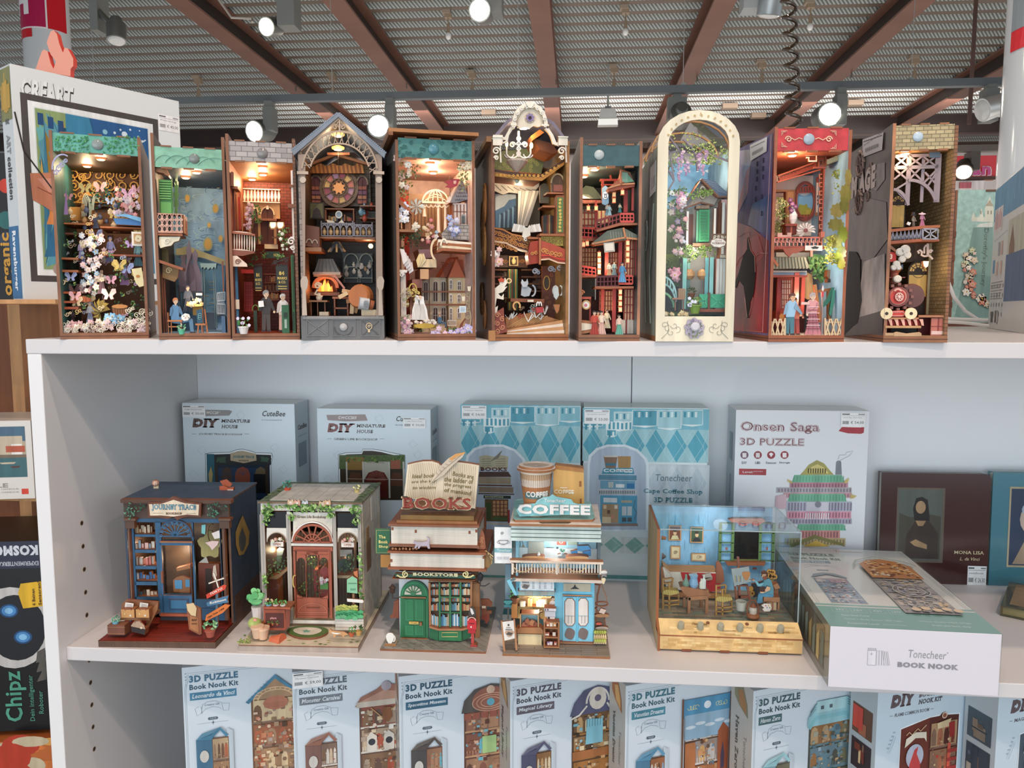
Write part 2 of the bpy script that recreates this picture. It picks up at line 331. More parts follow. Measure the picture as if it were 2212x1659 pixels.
WHERE=['above the box with the framed town picture','above the cathedral gable','above the theatre nook arch','beside the brightest spotlight','at the top edge right of the middle beam','right of the middle beam near the track','left of the coiled cable near the track','beside the coiled cable at the top edge','near the thick white column']
for k,(u,v)in enumerate([(427,172),(718,165),(1020,160),(968,30),(1352,20),(1327,148),(1647,137),(1752,8),(1978,128)]):
 p=WF(u,v-8,2.56,ax=2);s=p.y/6.0;fr=Fr(p);t=thing('pendant_bulb','small unlit bulb under a ceiling box, '+WHERE[k],'light bulb',fr,group='small bulbs under the ceiling')
 b=MB();b.bx(-.05*s,-.03,-.03,.02*s,.05,0,'b09f8c');b.bx(-.03*s,-.02,-.065*s,.03*s,.04,-.03,'a8937c');b.o('ceiling_box',t,'steel')
 b=MB();b.cy((0,0,-.06*s),(0,0,-.13*s),.006*s,.006*s,'a39078',8);b.cy((0,0,-.12*s),(0,0,-.19*s),.014*s,.017*s,'a08b74',10);b.o('socket',t,'steel')
 b=MB();b.ball((0,0,-.215*s),.026*s,'efece6',12,1.3);b.o('bulb',t,'gloss')
for k,(u,v)in enumerate([(1055,236),(1578,222),(1850,215),(1640,243)]):
 p=WF(u,v,2.56,ax=2);b=MB();b.bx(p.x-.09,p.y,2.50,p.x+.09,p.y+.1,2.56,'a08c78')
 single(b.o('junction_box',None,'steel'),'small brown ceiling box '+['above the theatre nook arch','over the arched flower nook','above the bright spotlight over the red nook','just left of the coiled cable'][k],'junction box',group='ceiling boxes without bulbs')
p=WF(1705,0,.62);q=WF(1716,282,.62);b=MB();n=12*9.2;pts=[]
for i in range(int(n*1.5)):
 t_=i/(n*1.5-1);c=(p+V((-.005,0,.04))).lerp(q,t_);a=2*PI*9.6*t_;pts.append(c+V((.0125*cos(a),.0125*sin(a),0)))
b.tube(pts,.0034,'3a2d20',7);single(b.o('coiled_cable',None,'gloss'),'dark glossy coiled cable hanging from the ceiling behind the red nook','cable')
b=MB();b.tube([WF(470,-5,4),WF(500,38,4),WF(545,40,4),WF(545,48,3.9)],.008,'b9aea2',6);single(b.o('lamp_cable',None,'steel'),'thin pale cable bending towards the lit spotlight at the upper edge','cable')
a=WF(2068,330,5.0)
b=MB();q=WF(1500,316,11.7);b.bx(-9,11.7,q.z-.08,11,11.8,q.z,'6b5347');struct(b,'trim_8','laminate')
fr=Fr((a.x,4.8,a.z-.14));t=thing('shop_sign','red sign with pink rounded letters behind the small dark lamp','sign',fr);fr.crop(1820,240,3.2526)
b=MB(fr);b.rc(800,315,1075,462,0,.03,'e8474e','c03040');b.o('sign_board',t,'card')
b=MB(fr);b.tx('Man',800,362,1046,455,-.004,'f6dfe2',.06);b.tx('Man',806,368,1040,449,-.008,'d85a96',.035);b.o('lettering',t,'card',label='pink letters with a pale outline')
b=MB(fr);b.rc(790,462,1075,480,-.01,.05,'5a4038');b.bx(-.02,.02,.3,-.0,.04,2.56-a.z+.14,'5a4038');b.rc(790,490,1000,560,-.02,.05,'f2e6e2');b.rc(825,500,905,540,-.03,.01,'d0707a');b.o('lower_rail',t)
# white shelving unit
W0='d9d5d5'
t=shelf=thing('shelving_unit','white shelving unit with adjustable boards holding the book nooks and kit boxes','shelf',loc=(0,0,-1.4))
def sb(x0,y0,z0,x1,y1,z1,name,c=W0,bev=.0012):
 b=MB();b.bx(x0,y0,z0+1.4,x1,y1,z1+1.4,c);o=b.o(name,shelf,'laminate')
 m=o.modifiers.new('b','BEVEL');m.width=bev;m.segments=3;return o
TH=.0183;MZ=-.40215
sb(0,0,-TH,1.62,.392,0,'top_board')
sb(.0008,.0005,-1.40,.0194,.3914,-TH,'side_panel','ebe9e9');sb(1.60,.0005,-1.40,1.6186,.3914,-TH,'side_panel','ebe9e9')
sb(.0194,.0148,MZ-TH,1.60,.3914,MZ,'shelf_board');sb(.0194,.0148,-.75-TH,1.60,.3914,-.75,'shelf_board');sb(.0194,.0148,-1.33,1.60,.3914,-1.31,'shelf_board')
sb(.0194,.3914,-1.38,.7718,.3964,-TH,'back_panel','edf0f2',.0003);sb(.7735,.3914,-1.38,1.60,.3964,-TH,'back_panel','edf0f2',.0003)
for k in range(-2,12):
 z=-.3135-.032*k
 if abs(z-MZ+.009)<.014:continue
 for yy in(.0599,.33):
  if yy>.3 and k!=-4 and k%4:continue
  b=MB();z_=z+1.4;b.cy((.0188,yy,z_),(.01965,yy,z_),.0027,.0027,'3f3327',10);b.cy((.0190,yy,z_),(.0195,yy,z_),.0036,.0036,'c9a98a',12);b.o('peg_hole',shelf,'wood')
t=thing('back_shelving_unit','second white unit standing back to back, top seen behind the end nook','shelf',loc=(0,.4,-1.4))
b=MB();b.bx(0,0,1.38,1.62,.60,1.3995,'d9d5d5');b.o('top_board',t,'laminate')
for x in(0,1.60):b=MB();b.bx(x,0,0,x+.018,.60,1.38,'e6e3e3');b.o('side_panel',t,'laminate')
b=MB();b.bx(.018,0,0,1.6,.006,1.38,'d5d9dc');b.o('back_panel',t,'laminate')
# brown wooden rack further back with boxes
t=thing('wooden_rack','brown wooden rack with hardboard back, behind the white unit beside the picture box','rack',loc=(-.7,.6,-1.4))
def wb(u0,v0,u1,v1,y,th,c,name,m='wood'):
 a=WF(u0,v0,y);c_=WF(u1,v1,y);b=MB();b.bx(a.x+.7,y-.6,c_.z+1.4,c_.x+.7,y+th-.6,a.z+1.4,c);return b.o(name,t,m)
wb(-120,647,120,656,.47,.62,'d09a66','shelf_board');wb(-120,1072,120,1084,.62,.4,'c89563','shelf_board');wb(-120,1568,140,1590,.62,.4,'b98858','shelf_board')
wb(70,656,81,1700,1.0,.02,'c08d5c','post');wb(-160,620,220,1900,1.04,.02,'7a4420','back_panel')
wb(108,656,118,1900,.9,.3,'8a5428','side_panel')
# shared pieces of the miniature models
def slab(b,x0,y0,z0,x1,y1,z1,F,L=None,R=None,T=None):
 vs=[(x,y,z)for x in(x0,x1)for y in(y0,y1)for z in(z0,z1)]
 return b.add(vs,[[0,4,5,1],[2,3,7,6],[0,1,3,2],[4,6,7,5],[0,2,6,4],[1,5,7,3]],[F,F,L or F,R or F,F,T or F])
SN=[0]
def nook(label,A,rz,w,crop,zl,zr,zc,outer,inl,inr,back,hdr=None,head='8a8a80',d=.165,mats=('print','print','print'),sensor=None,lamps=(),ceil='3a2c28',power=.06,edge='8c5d40',hm='print',front=True):
 fr=Fr((A[0],A[1],0),radians(rz),crop);t=thing('book_nook',label,'book nook',fr,group='book nooks on the top board')
 zl,zr,zc=(fr(p[0],p[1],0).z for p in(zl,zr,zc));B=.0075
 b=MB(fr);slab(b,0,0,0,w,d,B,edge,edge,edge,back);b.bx(-.0004,-.0004,.0033,w+.0004,d,.0041,'5e3420');o=b.o('base',t)
 b=MB(fr);slab(b,0,.0005,B,.0034,d,zl,edge,outer,inl,edge);b.o('side_wall',t,mats[0])
 b=MB(fr);slab(b,w-.0034,.0005,B,w,d,zr,edge,inr,outer,edge);b.o('side_wall',t,mats[1])
 b=MB(fr);b.bx(.0034,d-.004,B,w-.0034,d-.001,max(zc,min(zl,zr))-.012,back);b.o('back_wall',t,mats[2])
 b=MB(fr);slab(b,.0034,.003,zc,w-.0034,d-.004,zc+.003,ceil);b.o('ceiling_board',t,'wood')
 if hdr:
  z1,z0=fr(hdr[0],hdr[1],.003).z,zc;b=MB(fr);b.bx(.0034,.002,z0,w-.0034,.005,z1,head,edge);n=3
  b.o('header_board',t,hm);b=MB(fr)
  for i in range(n):
   x=.004+(w-.008)*(i*2+.5)/(2*n);b.bx(x,.0012,z1-.0002,x+(w-.01)/(2*n),.0052,z1+.0016,edge);b.bx(x,.0012,z0-.0016,x+(w-.01)/(2*n),.0052,z0+.0006,edge)
  b.o('joint_tabs',t,kind='stuff')
  b=MB(fr);slab(b,.0034,.005,z1-.004,w-.0034,d-.004,z1-.001,ceil);b.o('roof_board',t,'wood')
 if sensor:
  u,v,r,c=sensor;p=fr(u,v,.0015);k=r/crop[2]*1.0*(.9/FPX)
  b=MB(fr);b.lathe((p.x,.002,p.z),[(k,0),(k,.0012),(k*.8,.0022),(k*.3,.0028)],c,20,(0,-1,0));b.o('touch_sensor',t,'gloss',smooth=True)
 for u,v in lamps:
  q=fr(u,v,zc-.0005,ax=2);y=min(max(q.y,.012),d-.02)
  if q.y!=y:q=fr(u,v,y);
  b=MB(fr);b.lathe((q.x,y,zc-.0022),[(.0052,0),(.0058,.001),(.0058,.0022)],'6a3a20',16);b.lathe((q.x,y,zc-.0030),[(.0038,0),(.0046,.0009)],'ffd9a0',16)
  b.o('downlight',t,'glow6')
  plight(t,(q.x,y,zc-.008),power*1.7)
 return fr,t
def fret(b,u0,v0,u1,v1,y,w,th,col,R,n=8,r=None,frame=True,ec=None):
 if frame:b.st([(u0,v0),(u1,v0),(u1,v1),(u0,v1)],y,w*1.3,th,col,ec,True)
 r=r or min(u1-u0,v1-v0)*.28;nx=max(1,round((u1-u0)/(2*r)));nz=max(1,round((v1-v0)/(2*r)))
 for i in range(nx):
  for j in range(nz):
   u=u0+(i+.5)*(u1-u0)/nx;v=v0+(j+.5)*(v1-v0)/nz
   b.curl(u,v,r,y,w,th,col,ec,R.uniform(0,6.28),R.uniform(1.1,1.6),R.choice((1,-1)),12)
 return b
def rail(b,pts,h,y,col,n=8,w=1.0,th=.002,ec=None,turned=False,y2=None):
 b.st(pts,y,w*1.5,th,col,ec);lo=[(u,v+h)for u,v in pts];b.st(lo,y,w*1.5,th,col,ec)
 (u0,v0),(u1,v1)=pts[0],pts[-1]
 for i in range(n+1):
  k=i/n;u=u0+(u1-u0)*k;v=v0+(v1-v0)*k
  if len(pts)>2:
   for(a,c),(e,f)in zip(pts,pts[1:]):
    if a<=u<=e:v=c+(f-c)*(u-a)/(e-a+1e-6)
  if turned:b.pg([(u-2,v),(u+2,v),(u+5,v+h*.55),(u+2,v+h),(u-2,v+h),(u-5,v+h*.55)],y+.0002,th,col,ec)
  else:b.st([(u,v),(u,v+h)],y+.0002,w*.8,th,col,ec)
 return b
def lathe_jar(b,fr,u,v,y,r,h,c,prof=None):
 p=fr(u,v,y);b.lathe((p.x,p.y,p.z),[(r*a,h*k)for a,k in(prof or((.5,0),(.9,.25),(1,.5),(.5,.75),(.4,.85),(.6,1)))],c,12);return b
def flower(t,fr,u,v,y,r,cols,name='flower',R=random):
 b=MB(fr,'a8794e');c=R.choice(cols);k=R.choice((5,5,6));b.blob(u,v,r,r,y,.0012,c,k=k,amp=.22,ph=R.uniform(0,6));b.blob(u,v,r*.62,r*.62,y-.0007,.0008,mix(c,'ffffff',.35),k=k,amp=.2,ph=R.uniform(0,6),n=16)
 b.el(u,v,r*.2,r*.2,y-.0012,.0006,'d8a840',n=7);return b.o(name,t)
def mix(a,b,k):
 return ''.join('%02x'%max(0,min(255,round(int(a[i:i+2],16)*(1-k)+int(b[i:i+2],16)*k)))for i in(0,2,4))
def scat(t,fr,R,kind,n,box,y0,y1,size,cols):
 for _ in range(n):
  u=R.uniform(box[0],box[2]);v=R.uniform(box[1],box[3]);y=R.uniform(y0,y1);s=size*R.uniform(.7,1.3);c=R.choice(cols);b=MB(fr,'a06c45' if kind!='sprig' else '7a8a50')
  if kind=='flower':flower(t,fr,u,v,y,s,cols,R=R);continue
  if kind=='scroll':b.curl(u,v,s,y,.8,.0015,c,None,R.uniform(0,6),1.3);b.curl(u+s*1.3,v-s*.5,s*.7,y,.7,.0015,c,None,R.uniform(0,6),1.2,-1);nm='scroll_ornament'
  elif kind=='sprig':b.leaves(R,u,v,s,s,y,y+.003,9,3.0,cols);nm='leaf_sprig'
  elif kind=='book':
   for i in range(3):b.rc(u+i*s*.35,v-s*R.uniform(.8,1),u+(i+1)*s*.35-.5,v,y,.006,R.choice(cols))
   nm='tiny_books'
  elif kind=='wing':
   for sg in(-1,1):
    b.pg([(u,v),(u+sg*s*.5,v-s),(u+sg*s*1.1,v-s*1.05),(u+sg*s*1.2,v-s*.4),(u+sg*s*.6,v+s*.1),(u+sg*s*.8,v+s*.6),(u+sg*s*.3,v+s*.7)],y,.001,c);b.st([(u,v),(u+sg*s*.8,v-s*.8)],y-.0004,.3,.0004,mix(c,'000000',.3))
   nm='butterfly_wings'
  elif kind=='jar':lathe_jar(b,fr,u,v,y,s/3.2*.0006,s/3.2*.0016,c);nm='tiny_jar'
  elif kind=='crystal':
   for k in range(4):a=R.uniform(-.7,.7);L=s*R.uniform(.6,1.1);b.pg([(u-2,v),(u+L*sin(a)-2,v-L*.8*cos(a)),(u+L*sin(a),v-L*cos(a)),(u+3+L*sin(a),v-L*.75*cos(a)),(u+4,v)],y+k*.001,.0015,mix(c,'ffffff',k*.12))
   nm='crystal'
  elif kind=='gear':b.ring(u,v,s,s,y,1,.0015,c);[b.st([(u,v),(u+s*cos(k),v-s*sin(k))],y,.6,.0015,c)for k in(0,1.05,2.1,3.14,4.2,5.2)];nm='gear'
  b.o(nm,t)
def figurine(t,fr,u,v,h,y,hair,top,low,skin='e8c3a2',kind='suit',lean=0,label=None,arm=1,name='figurine'):
 b=MB(fr,'8a5a3a');X=lambda pts:[(u+(x+lean*z*z)*h,v-z*h)for x,z in pts];th=.002
 if kind=='robe':
  b.pg(X([(-.2,0),(.2,0),(.13,.3),(.08,.56),(-.08,.56),(-.12,.3)]),y,th,low);b.pg(X([(-.09,.52),(.09,.52),(.14,.76),(.06,.84),(-.06,.84),(-.14,.76)]),y-.0006,th,top)
  for k in(-.1,0,.1):b.st(X([(k*1.2,.02),(k*.6,.5)]),y-.0004,.3,.0006,mix(low,'000000',.25))
 elif kind=='sit':
  b.pg(X([(-.1,.3),(.08,.28),(.38,.34),(.42,.02),(.52,.02),(.48,.42),(.1,.48),(-.1,.44)]),y,th,low);b.pg(X([(-.12,.36),(.1,.38),(.1,.74),(.03,.82),(-.07,.82),(-.14,.7)]),y-.0006,th,top)
  b.pg(X([(.40,0),(.58,0),(.56,.05),(.42,.06)]),y-.0006,th,'3a2a22')
 else:
  b.pg(X([(-.1,0),(-.01,0),(0,.4),(.02,0),(.11,0),(.1,.5),(-.1,.5)]),y,th,low);b.pg(X([(-.1,.44),(.1,.44),(.14,.76),(.06,.84),(-.06,.84),(-.14,.76)]),y-.0006,th,top)
  b.pg(X([(-.12,0),(-.01,0),(-.01,.04),(-.1,.05)]),y-.0006,th,'2a2020');b.pg(X([(.02,0),(.13,0),(.11,.05),(.02,.04)]),y-.0006,th,'2a2020')
 b.pg(X([(.1,.78),(.15,.72),(.1+arm*.12,.52),(.06+arm*.12,.5),(.07,.66)]),y-.0014,.001,mix(top,'000000',.15));b.pg(X([(-.1,.78),(-.15,.72),(-.17,.5),(-.12,.5),(-.07,.66)]),y-.0014,.001,mix(top,'000000',.12))
 b.el(u+(.08+arm*.12)*h,v-.48*h,.03*h,.03*h,y-.0016,.001,skin,n=8)
 p=X([(0,.92)])[0];b.el(p[0],p[1]+.005*h,.065*h,.08*h,y-.0012,th,skin,n=12);b.rc(p[0]-.025*h,p[1]+.05*h,p[0]+.025*h,p[1]+.12*h,y-.0008,th,skin)
 b.pg([(p[0]-.08*h,p[1]+.03*h),(p[0]-.08*h,p[1]-.05*h),(p[0]-.03*h,p[1]-.095*h),(p[0]+.04*h,p[1]-.09*h),(p[0]+.075*h,p[1]-.03*h),(p[0]+.05*h,p[1]-.03*h),(p[0]-.03*h,p[1]-.03*h)],y-.0018,th,hair)
 for k in(-.025,.028):b.el(p[0]+k*h,p[1]+.005*h,.008*h,.008*h,y-.0022,.0004,'2a1c18',n=5)
 b.st([(p[0]-.015*h,p[1]+.045*h),(p[0]+.02*h,p[1]+.045*h)],y-.0016,.25,.0004,'a05048')
 o=b.o(name,t)
 if label:o['label']=label
 return o
def potplant(t,fr,u,v,y,s,pot='f1ece6',green=('4f8f4a','79b56a','3c7a46'),R=random,bloom=None):
 b=MB(fr);k=s/fr.c[2]*.00056;p=fr(u,v,y);b.lathe((p.x,p.y,p.z),[(k*.28,0),(k*.4,k*.5),(k*.45,k*.52),(k*.45,k*.62),(k*.36,k*.6)],pot,12);q=b.o('plant_pot',t)
 b=MB(fr,'4a6a3a');b.leaves(R,u,v-s*.85,s*.55,s*.42,y-.003,y+.003,20,k*330,green);q=b.o('plant_leaves',t)
 if bloom:
  b=MB(fr,'b0a0a0')
  for _ in range(6):b.blob(u+R.uniform(-.5,.5)*s,v-s*R.uniform(.6,1.3),s*.13,s*.13,y-.005,.001,bloom,n=12)
  b.o('plant_blossoms',t)
def sc(*a):scat(t,fr,R,*a)
def fg(*a,**k):return figurine(t,fr,*a,**k)
def plant(*a):potplant(t,fr,*a)
def pl(u,v,y,*a):return plight(t,tuple(fr(u,v,y)),*a)
rg=range;ch=lambda s:R.choice(s);b=nb();U=lambda a,b:R.uniform(a,b)
rc,st,pg,el,ar,curl,blob,ring,tube,bx,cy,lathe,ball,tx,arch,leaves,ribbon,prism,add=b.rc,b.st,b.pg,b.el,b.ar,b.curl,b.blob,b.ring,b.tube,b.bx,b.cy,b.lathe,b.ball,b.tx,b.arch,b.leaves,b.ribbon,b.prism,b.add
# ten book nooks on the top board
WD='9c6038'
R=random.Random(1)
fr,t=nook('wooden nook crammed with fairy wings, flowers and gold scroll screen under leafy green header',(.048,-.003),26.5,.0992,(0,230,3.19),(335,160),(975,212),(640,322),'6b4630','2f6a70','5a3520','8a6048',(640,200),'63ad9c',sensor=(672,262,38,'8b9694'),lamps=((695,357),(600,405)),mats=('brushed','print','wood'),power=.055)
b.ec='4f9a66'
for i in rg(150):
 u=ch((U(375,610),U(715,965)));leaves(R,u,U(205,318),10,8,.0005,.0012,2,2.2,['6cc07c','58ac6e','7acb8a','4f9f74'])
b('header_foliage')
b.ec='7c80aa';[curl(385+i*22,455-i*28,24-abs(i-1)*4,-.001,1.2,.0016,'a9abd2',a=i)for i in rg(4)];ar(430,420,70,90,190,60,-.001,1.6,.0016,'b3b5da');b('lilac_lace_ornament')
b.ec='8a5a20';rc(640,440,960,700,.150,.001,'5a3018');fret(b,470,435,960,660,.146,1.6,.002,'d9a850',R,r=44);[curl(U(490,940),U(450,640),26,.145,1.2,.002,'e2b45c',a=U(0,6))for _ in rg(12)];b('gold_scroll_screen')
arch(560,590,640,760,.11,.002,'c98f4a',k=1.3);arch(575,610,628,760,.1085,.0015,'3c3a48',k=1.3);rc(480,690,640,790,.112,.003,'d4a05a');b('gold_arch_door')
b.ec='b8c8c8';[ar(590+k*7,720,26-k*3,120-k*9,200,-20,.10,.9,.0015,'d6ece8')for k in rg(4)];[ar(655+k*6,700,22,90-k*8,190,30,.098,.9,.0015,'d6ece8')for k in rg(3)];b('pale_feather_arches')
for n_,(u0,v0,u1,v1,y,th,c)in enumerate([(440,800,650,818,.05,.06,'a86a3c'),(690,825,985,845,.03,.08,'9a5c34'),(445,868,690,890,.06,.06,'7a4a30'),(680,1015,990,1035,.03,.06,'8a4a34'),(415,1040,540,1056,.02,.05,'9a5c34'),(415,1125,540,1142,.02,.05,'9a5c34'),(760,1035,960,1050,.06,.06,'5a6a60'),(420,1275,520,1290,.02,.05,'9c4f30'),(420,1340,520,1355,.02,.05,'9c4f30'),(420,1380,540,1398,.02,.05,'9c4f30')]):
 rc(u0,v0,u1,v1,y,th,c,'8a4f2c');b('ledge')
pg([(780,770),(985,780),(985,822),(800,812)],.02,.03,'3f78b4');pg([(780,750),(860,760),(985,800),(985,770),(870,740)],.018,.002,'78b4dc');b('blue_pond')
rc(905,862,997,962,.004,.002,'f2ecdc');rc(920,876,985,946,.0030,.0012,'c9a06a');[curl(952,910,24,.0022,.7,.001,'f2e6c0',a=k*1.6)for k in rg(4)];b('small_framed_fretwork')
pg([(905,1120),(975,1110),(995,1235),(960,1245),(935,1215)],.004,.002,'f0e2b0');el(950,1170,14,10,.0034,.0006,'c98840');b('cream_paper_star')
for(u,v,h,hr,tp,lw,lb)in[(890,745,150,'f0e8f0','e8dce4','d8a8b4','pale fairy with pink dress'),(660,840,110,'2f3a50','3b4a68','2f3a58','dark blue cloaked figure'),(560,1070,150,'6a6a9a','b8a8d8','8a8ac0','lilac fairy'),(760,1070,170,'8a90c8','9aa0dc','7a80b8','blue-lilac fairy'),(950,1100,170,'a8c8d0','6ea0a8','5c8a98','teal fairy'),(700,1290,160,'d0b0a0','e8c8c0','b890a0','pink fairy'),(860,1230,170,'a080b0','c8a0c8','9a70a8','purple fairy'),(620,1500,150,'c8d0e8','dce4f4','a8b8dc','silver-blue gowned figure'),(500,1490,90,'5a4a58','6a5a68','4a3a4a',None)]:
 fg(u,v,h,U(.02,.06),hr,tp,lw,'ecd0bc','robe',label=lb)
sc('wing',27,(450,560,980,1400),.015,.07,34,['d9a8c0','b8a0d8','c8d8f0','f0e0c0','e0b0b8','98a8d8','d8c070'])
sc('flower',64,(560,880,720,1300),.012,.05,17,['f4e4e4','f0c8cc','dfe8f4','f6ecd0','9cc4e4'])
sc('flower',44,(430,1480,1010,1550),.004,.02,19,['f6efe0','f2d0d4','fbf6ea','e8b8c0'])
sc('flower',23,(760,560,980,760),.02,.06,16,['f4e4f0','e8d0e8','f0e8d0','e89098'])
sc('flower',15,(720,1440,850,1490),.01,.02,20,['6fb0e0','8ac4ec','b8dcf4'])
sc('scroll',57,(430,700,1000,1450),.015,.09,17,['f4e8c8','e8d8b8','d8b878','c8a8c8','b8c8e0','f0e0d0'])
sc('scroll',44,(440,1500,1015,1560),.002,.012,17,['f6f0dc','efe6cc','f4dcd4'])
sc('scroll',17,(870,1380,1015,1520),.003,.02,20,['f6f0dc','efe6cc'])
sc('sprig',57,(430,880,1000,1540),.01,.08,24,['4a7a4a','6a9a58','3a5a3a','8aaa60','3f6a70'])
sc('sprig',20,(640,560,860,720),.06,.12,34,['2f6a60','3a8a6a','244a58','3f78a0'])
sc('jar',17,(470,700,960,860),.03,.08,16,['c0a070','e0d0b0','5a6a8a'])
sc('book',13,(600,740,950,1050),.06,.1,40,['7a4a30','8a3030','3a4a5a','a88050'])
b.ec='6a5a20';[pg([(690,1420),(690+70*cos(a),1400-80*sin(a)),(690+46*cos(a+.5),1400-60*sin(a+.5))],.03+k*.001,.0015,'a89038' if k%2 else '8a7428')for k,a in enumerate([x*.55 for x in rg(9)])];b('golden_leaf_fan')
pg([(770,1380),(880,1380),(870,1440),(785,1440)],.03,.012,'8a5a34');[st([(770+k*18,1380),(778+k*16,1440)],.029,.4,.0004,'5a3418')for k in rg(7)];el(825,1378,56,14,.028,.014,'b88048');b('wicker_basket')
[pg([(505+i*13,1300+i*3),(530+i*13,1296+i*3),(535+i*13,1345),(510+i*13,1350)],.03+.001*i,.004,'b05a3c' if i%2 else 'c87850')for i in rg(8)];b('rust_feather_fan')
[pg([(440+k*6,745-k*10),(455,560+k*20),(470-k*2,745)],.006+.002*k,.001,c)for k,c in enumerate(('7a5a88','9a7aa8','b890b8'))];b('purple_wing')
pl(700,900,.01,.03);pl(700,1300,.0,.03)  # two added fill lights halfway down, no lamps there
R=random.Random(2)
fr,t=nook('open wooden nook with green shutter, balcony, river night backdrop and a seated painter',(.175,-.003),22,.0822,(320,260,3.385),(20,90),(545,122),(330,352),'5a3826','4a3a30','3a5a78','9cc4e4',(330,205),'86bda2',sensor=(337,280,37,'808a86'),lamps=((353,374),(275,412)),mats=('wood','brushed','brushed'),power=.05,ceil='2c3440')
b.ec='6a9a88';[ar(120+k*90,360+k*5,90+k*12,110,150,40,.0008,.5,.0006,'6fa694' if k%2 else 'a3d2ba','6fa694')for k in rg(5)];b('header_waves')
pass
for k in rg(70):
 u=U(215,545);v=U(440,960);ar(u,v,U(18,60),U(10,30),U(0,180),U(200,330),.150-.0001*(k%9),U(.5,1.1),.0003,ch(['8fc0e4','b8dcec','5a8ac0','d0e8f0','4a74ac','7fb0dc']),'5a8ac0')
b('painted_sky','brushed')
for(u,v,r)in[(437,905,34),(493,645,24),(287,570,20),(513,477,15),(446,765,14),(530,865,18)]:el(u,v,r,r*1.5,.1485,.0004,'b9b88a');el(u,v,r*.7,r*1.15,.1478,.0004,'e4b45a')
b('painted_yellow_lights')
pg([(205,940),(290,920),(560,1020),(560,1060),(420,1010),(300,985),(205,985)],.147,.001,'c9bd8c');pg([(200,1000),(560,1070),(560,1420),(200,1420)],.149,.0005,'6c9cbc')
for k in rg(26):u=U(380,530);v=1150+k*11;st([(u-24,v),(u+24,v+U(-4,4))],.1482,.5,.0003,ch(('d9a050','7ba4b4','5a86a0','e0b870')))
b('painted_river','brushed')
b.ec='5a3a2c'
for dx,s in((0,1),(45,.72),(-40,.55)):
 pg([(270+dx,1250),(260+dx,1130),(285+dx,1030),(275+dx,950+100*(1-s)),(300+dx,868+260*(1-s)),(318+dx,980),(312+dx,1040),(345+dx,1130),(350+dx,1250)],.10+abs(dx)*.0002,.003,'8a7e92','6a4030')
for k in rg(7):st([(285+k*9,1230-k*12),(280+k*8,1120-k*10),(296+k*4,1040-k*12)],.0988,.5,.0005,'5a4a60')
b('cypress_cutout')
rc(80,432,182,692,.012,.004,'5a9a50','3f7038');rc(92,596,172,684,.0112,.001,'6fb45e');sh=b('green_shutter')
for i in rg(8):rc(82,440+i*18,168,451+i*18,.0095,.0016,'86c46c','4a8040')
rc(172,420,184,690,.009,.004,'7aba66','4a8040');rc(76,428,86,690,.009,.004,'7aba66','4a8040');b.o('shutter_slats',sh)
b.ec='3f7038';blob(205,560,14,150,.02,.003,'5f8a48',k=13,amp=.3,n=50);b('ivy_strip')
pg([(45,330),(70,275),(90,275),(155,400),(150,412),(110,385),(45,372)],.006,.02,'a8744a');b('awning_bracket')
rc(66,678,244,690,.002,.022,'dba088');rc(66,812,250,826,.002,.022,'dba088');
for i in rg(5):
 for j in rg(3):u=84+i*36;v=705+j*44;ring(u,v,15,20,.0022,.8,.0016,'e8b8a4',n=12);curl(u+18,v+20,9,.002,.7,.0016,'e8b8a4',a=i)
b('balcony_railing')
q0=fr(246,690,.003);q1=fr(246,826,.003);bx(q0.x,.003,q1.z,q0.x+.002,.04,q0.z,'a8643e');[bx(q0.x,.003+.006*k,q1.z,q0.x+.003,.0045+.006*k,q0.z,'b87a50')for k in rg(6)];rc(62,826,252,846,.002,.04,'9c5c38');b('balcony_side')
pg([(80,850),(235,850),(225,880),(190,890),(170,915),(120,925),(90,935),(78,905)],.004,.01,'efe6cc','b09a70');curl(140,885,24,.003,.9,.001,'f8f2de');b('scroll_corbel')
pg([(78,1018),(255,1078),(250,1096),(230,1090),(78,1040)],.002,.03,'9c5a38');rc(85,940,150,1050,.03,.003,'8a7c4a');b('cafe_awning')
pg([(105,1050),(225,1085),(215,1150),(190,1180),(105,1150)],.012,.006,'8a6a3c');curl(150,1100,24,.011,1.2,.001,'d9c08a');b('awning_scroll')
pg([(378,1045),(500,1045),(495,1085),(480,1070),(468,1090),(455,1075),(440,1092),(425,1072),(412,1088),(400,1070),(390,1082)],.05,.02,'8fa8a4','5f7a78');b('kiosk_canopy')
for u in(395,410,480,492):rc(u,1085,u+9,1520,.055,.004,'5f7880','3f565c');b('kiosk_post')
rc(425,1405,495,1530,.06,.01,'4a5a68');rc(500,1260,560,1420,.03,.003,'7f8a96');rail(b,[(505,1262),(562,1255)],60,.028,'9aa4ac',6);rail(b,[(505,1340),(562,1345)],70,.028,'9aa4ac',5);b('iron_gate')
rc(535,1430,568,1560,.01,.03,'4f6a88');b('blue_post');rc(538,1030,556,1250,.01,.004,'8a4c34');b('red_post')
for u in(88,104,120):rc(u,1120,u+11,1560,.01+.004*(u-88)/16,.005,'7a4430','5a3020');b('doorway_plank')
rc(130,1170,215,1540,.1,.004,'1c1a24');rc(215,1205,232,1320,.05,.003,'1c1a24');b('dark_doorway')
rail(b,[(235,1258),(400,1258)],130,.05,'2a2a33',9);b('iron_fence')
fg(200,1560,260,.004,'c87848','5f8aae','5f86a4',kind='sit',label='seated painter in a blue jacket with a red beard')
pg([(242,1430),(270,1410),(300,1418),(308,1440),(290,1462),(262,1466),(245,1455)],.0005,.001,'f0ece4');[el(260+k*12,1432+(k%2)*12,4,4,0,.0005,c,n=6)for k,c in enumerate(('3060a0','c04030','e0b030','406040'))];b('paint_palette')
fg(290,1400,190,.03,'5a5460','4a5468','3a4458',kind='robe',label='dark clothed figure at the cafe table')
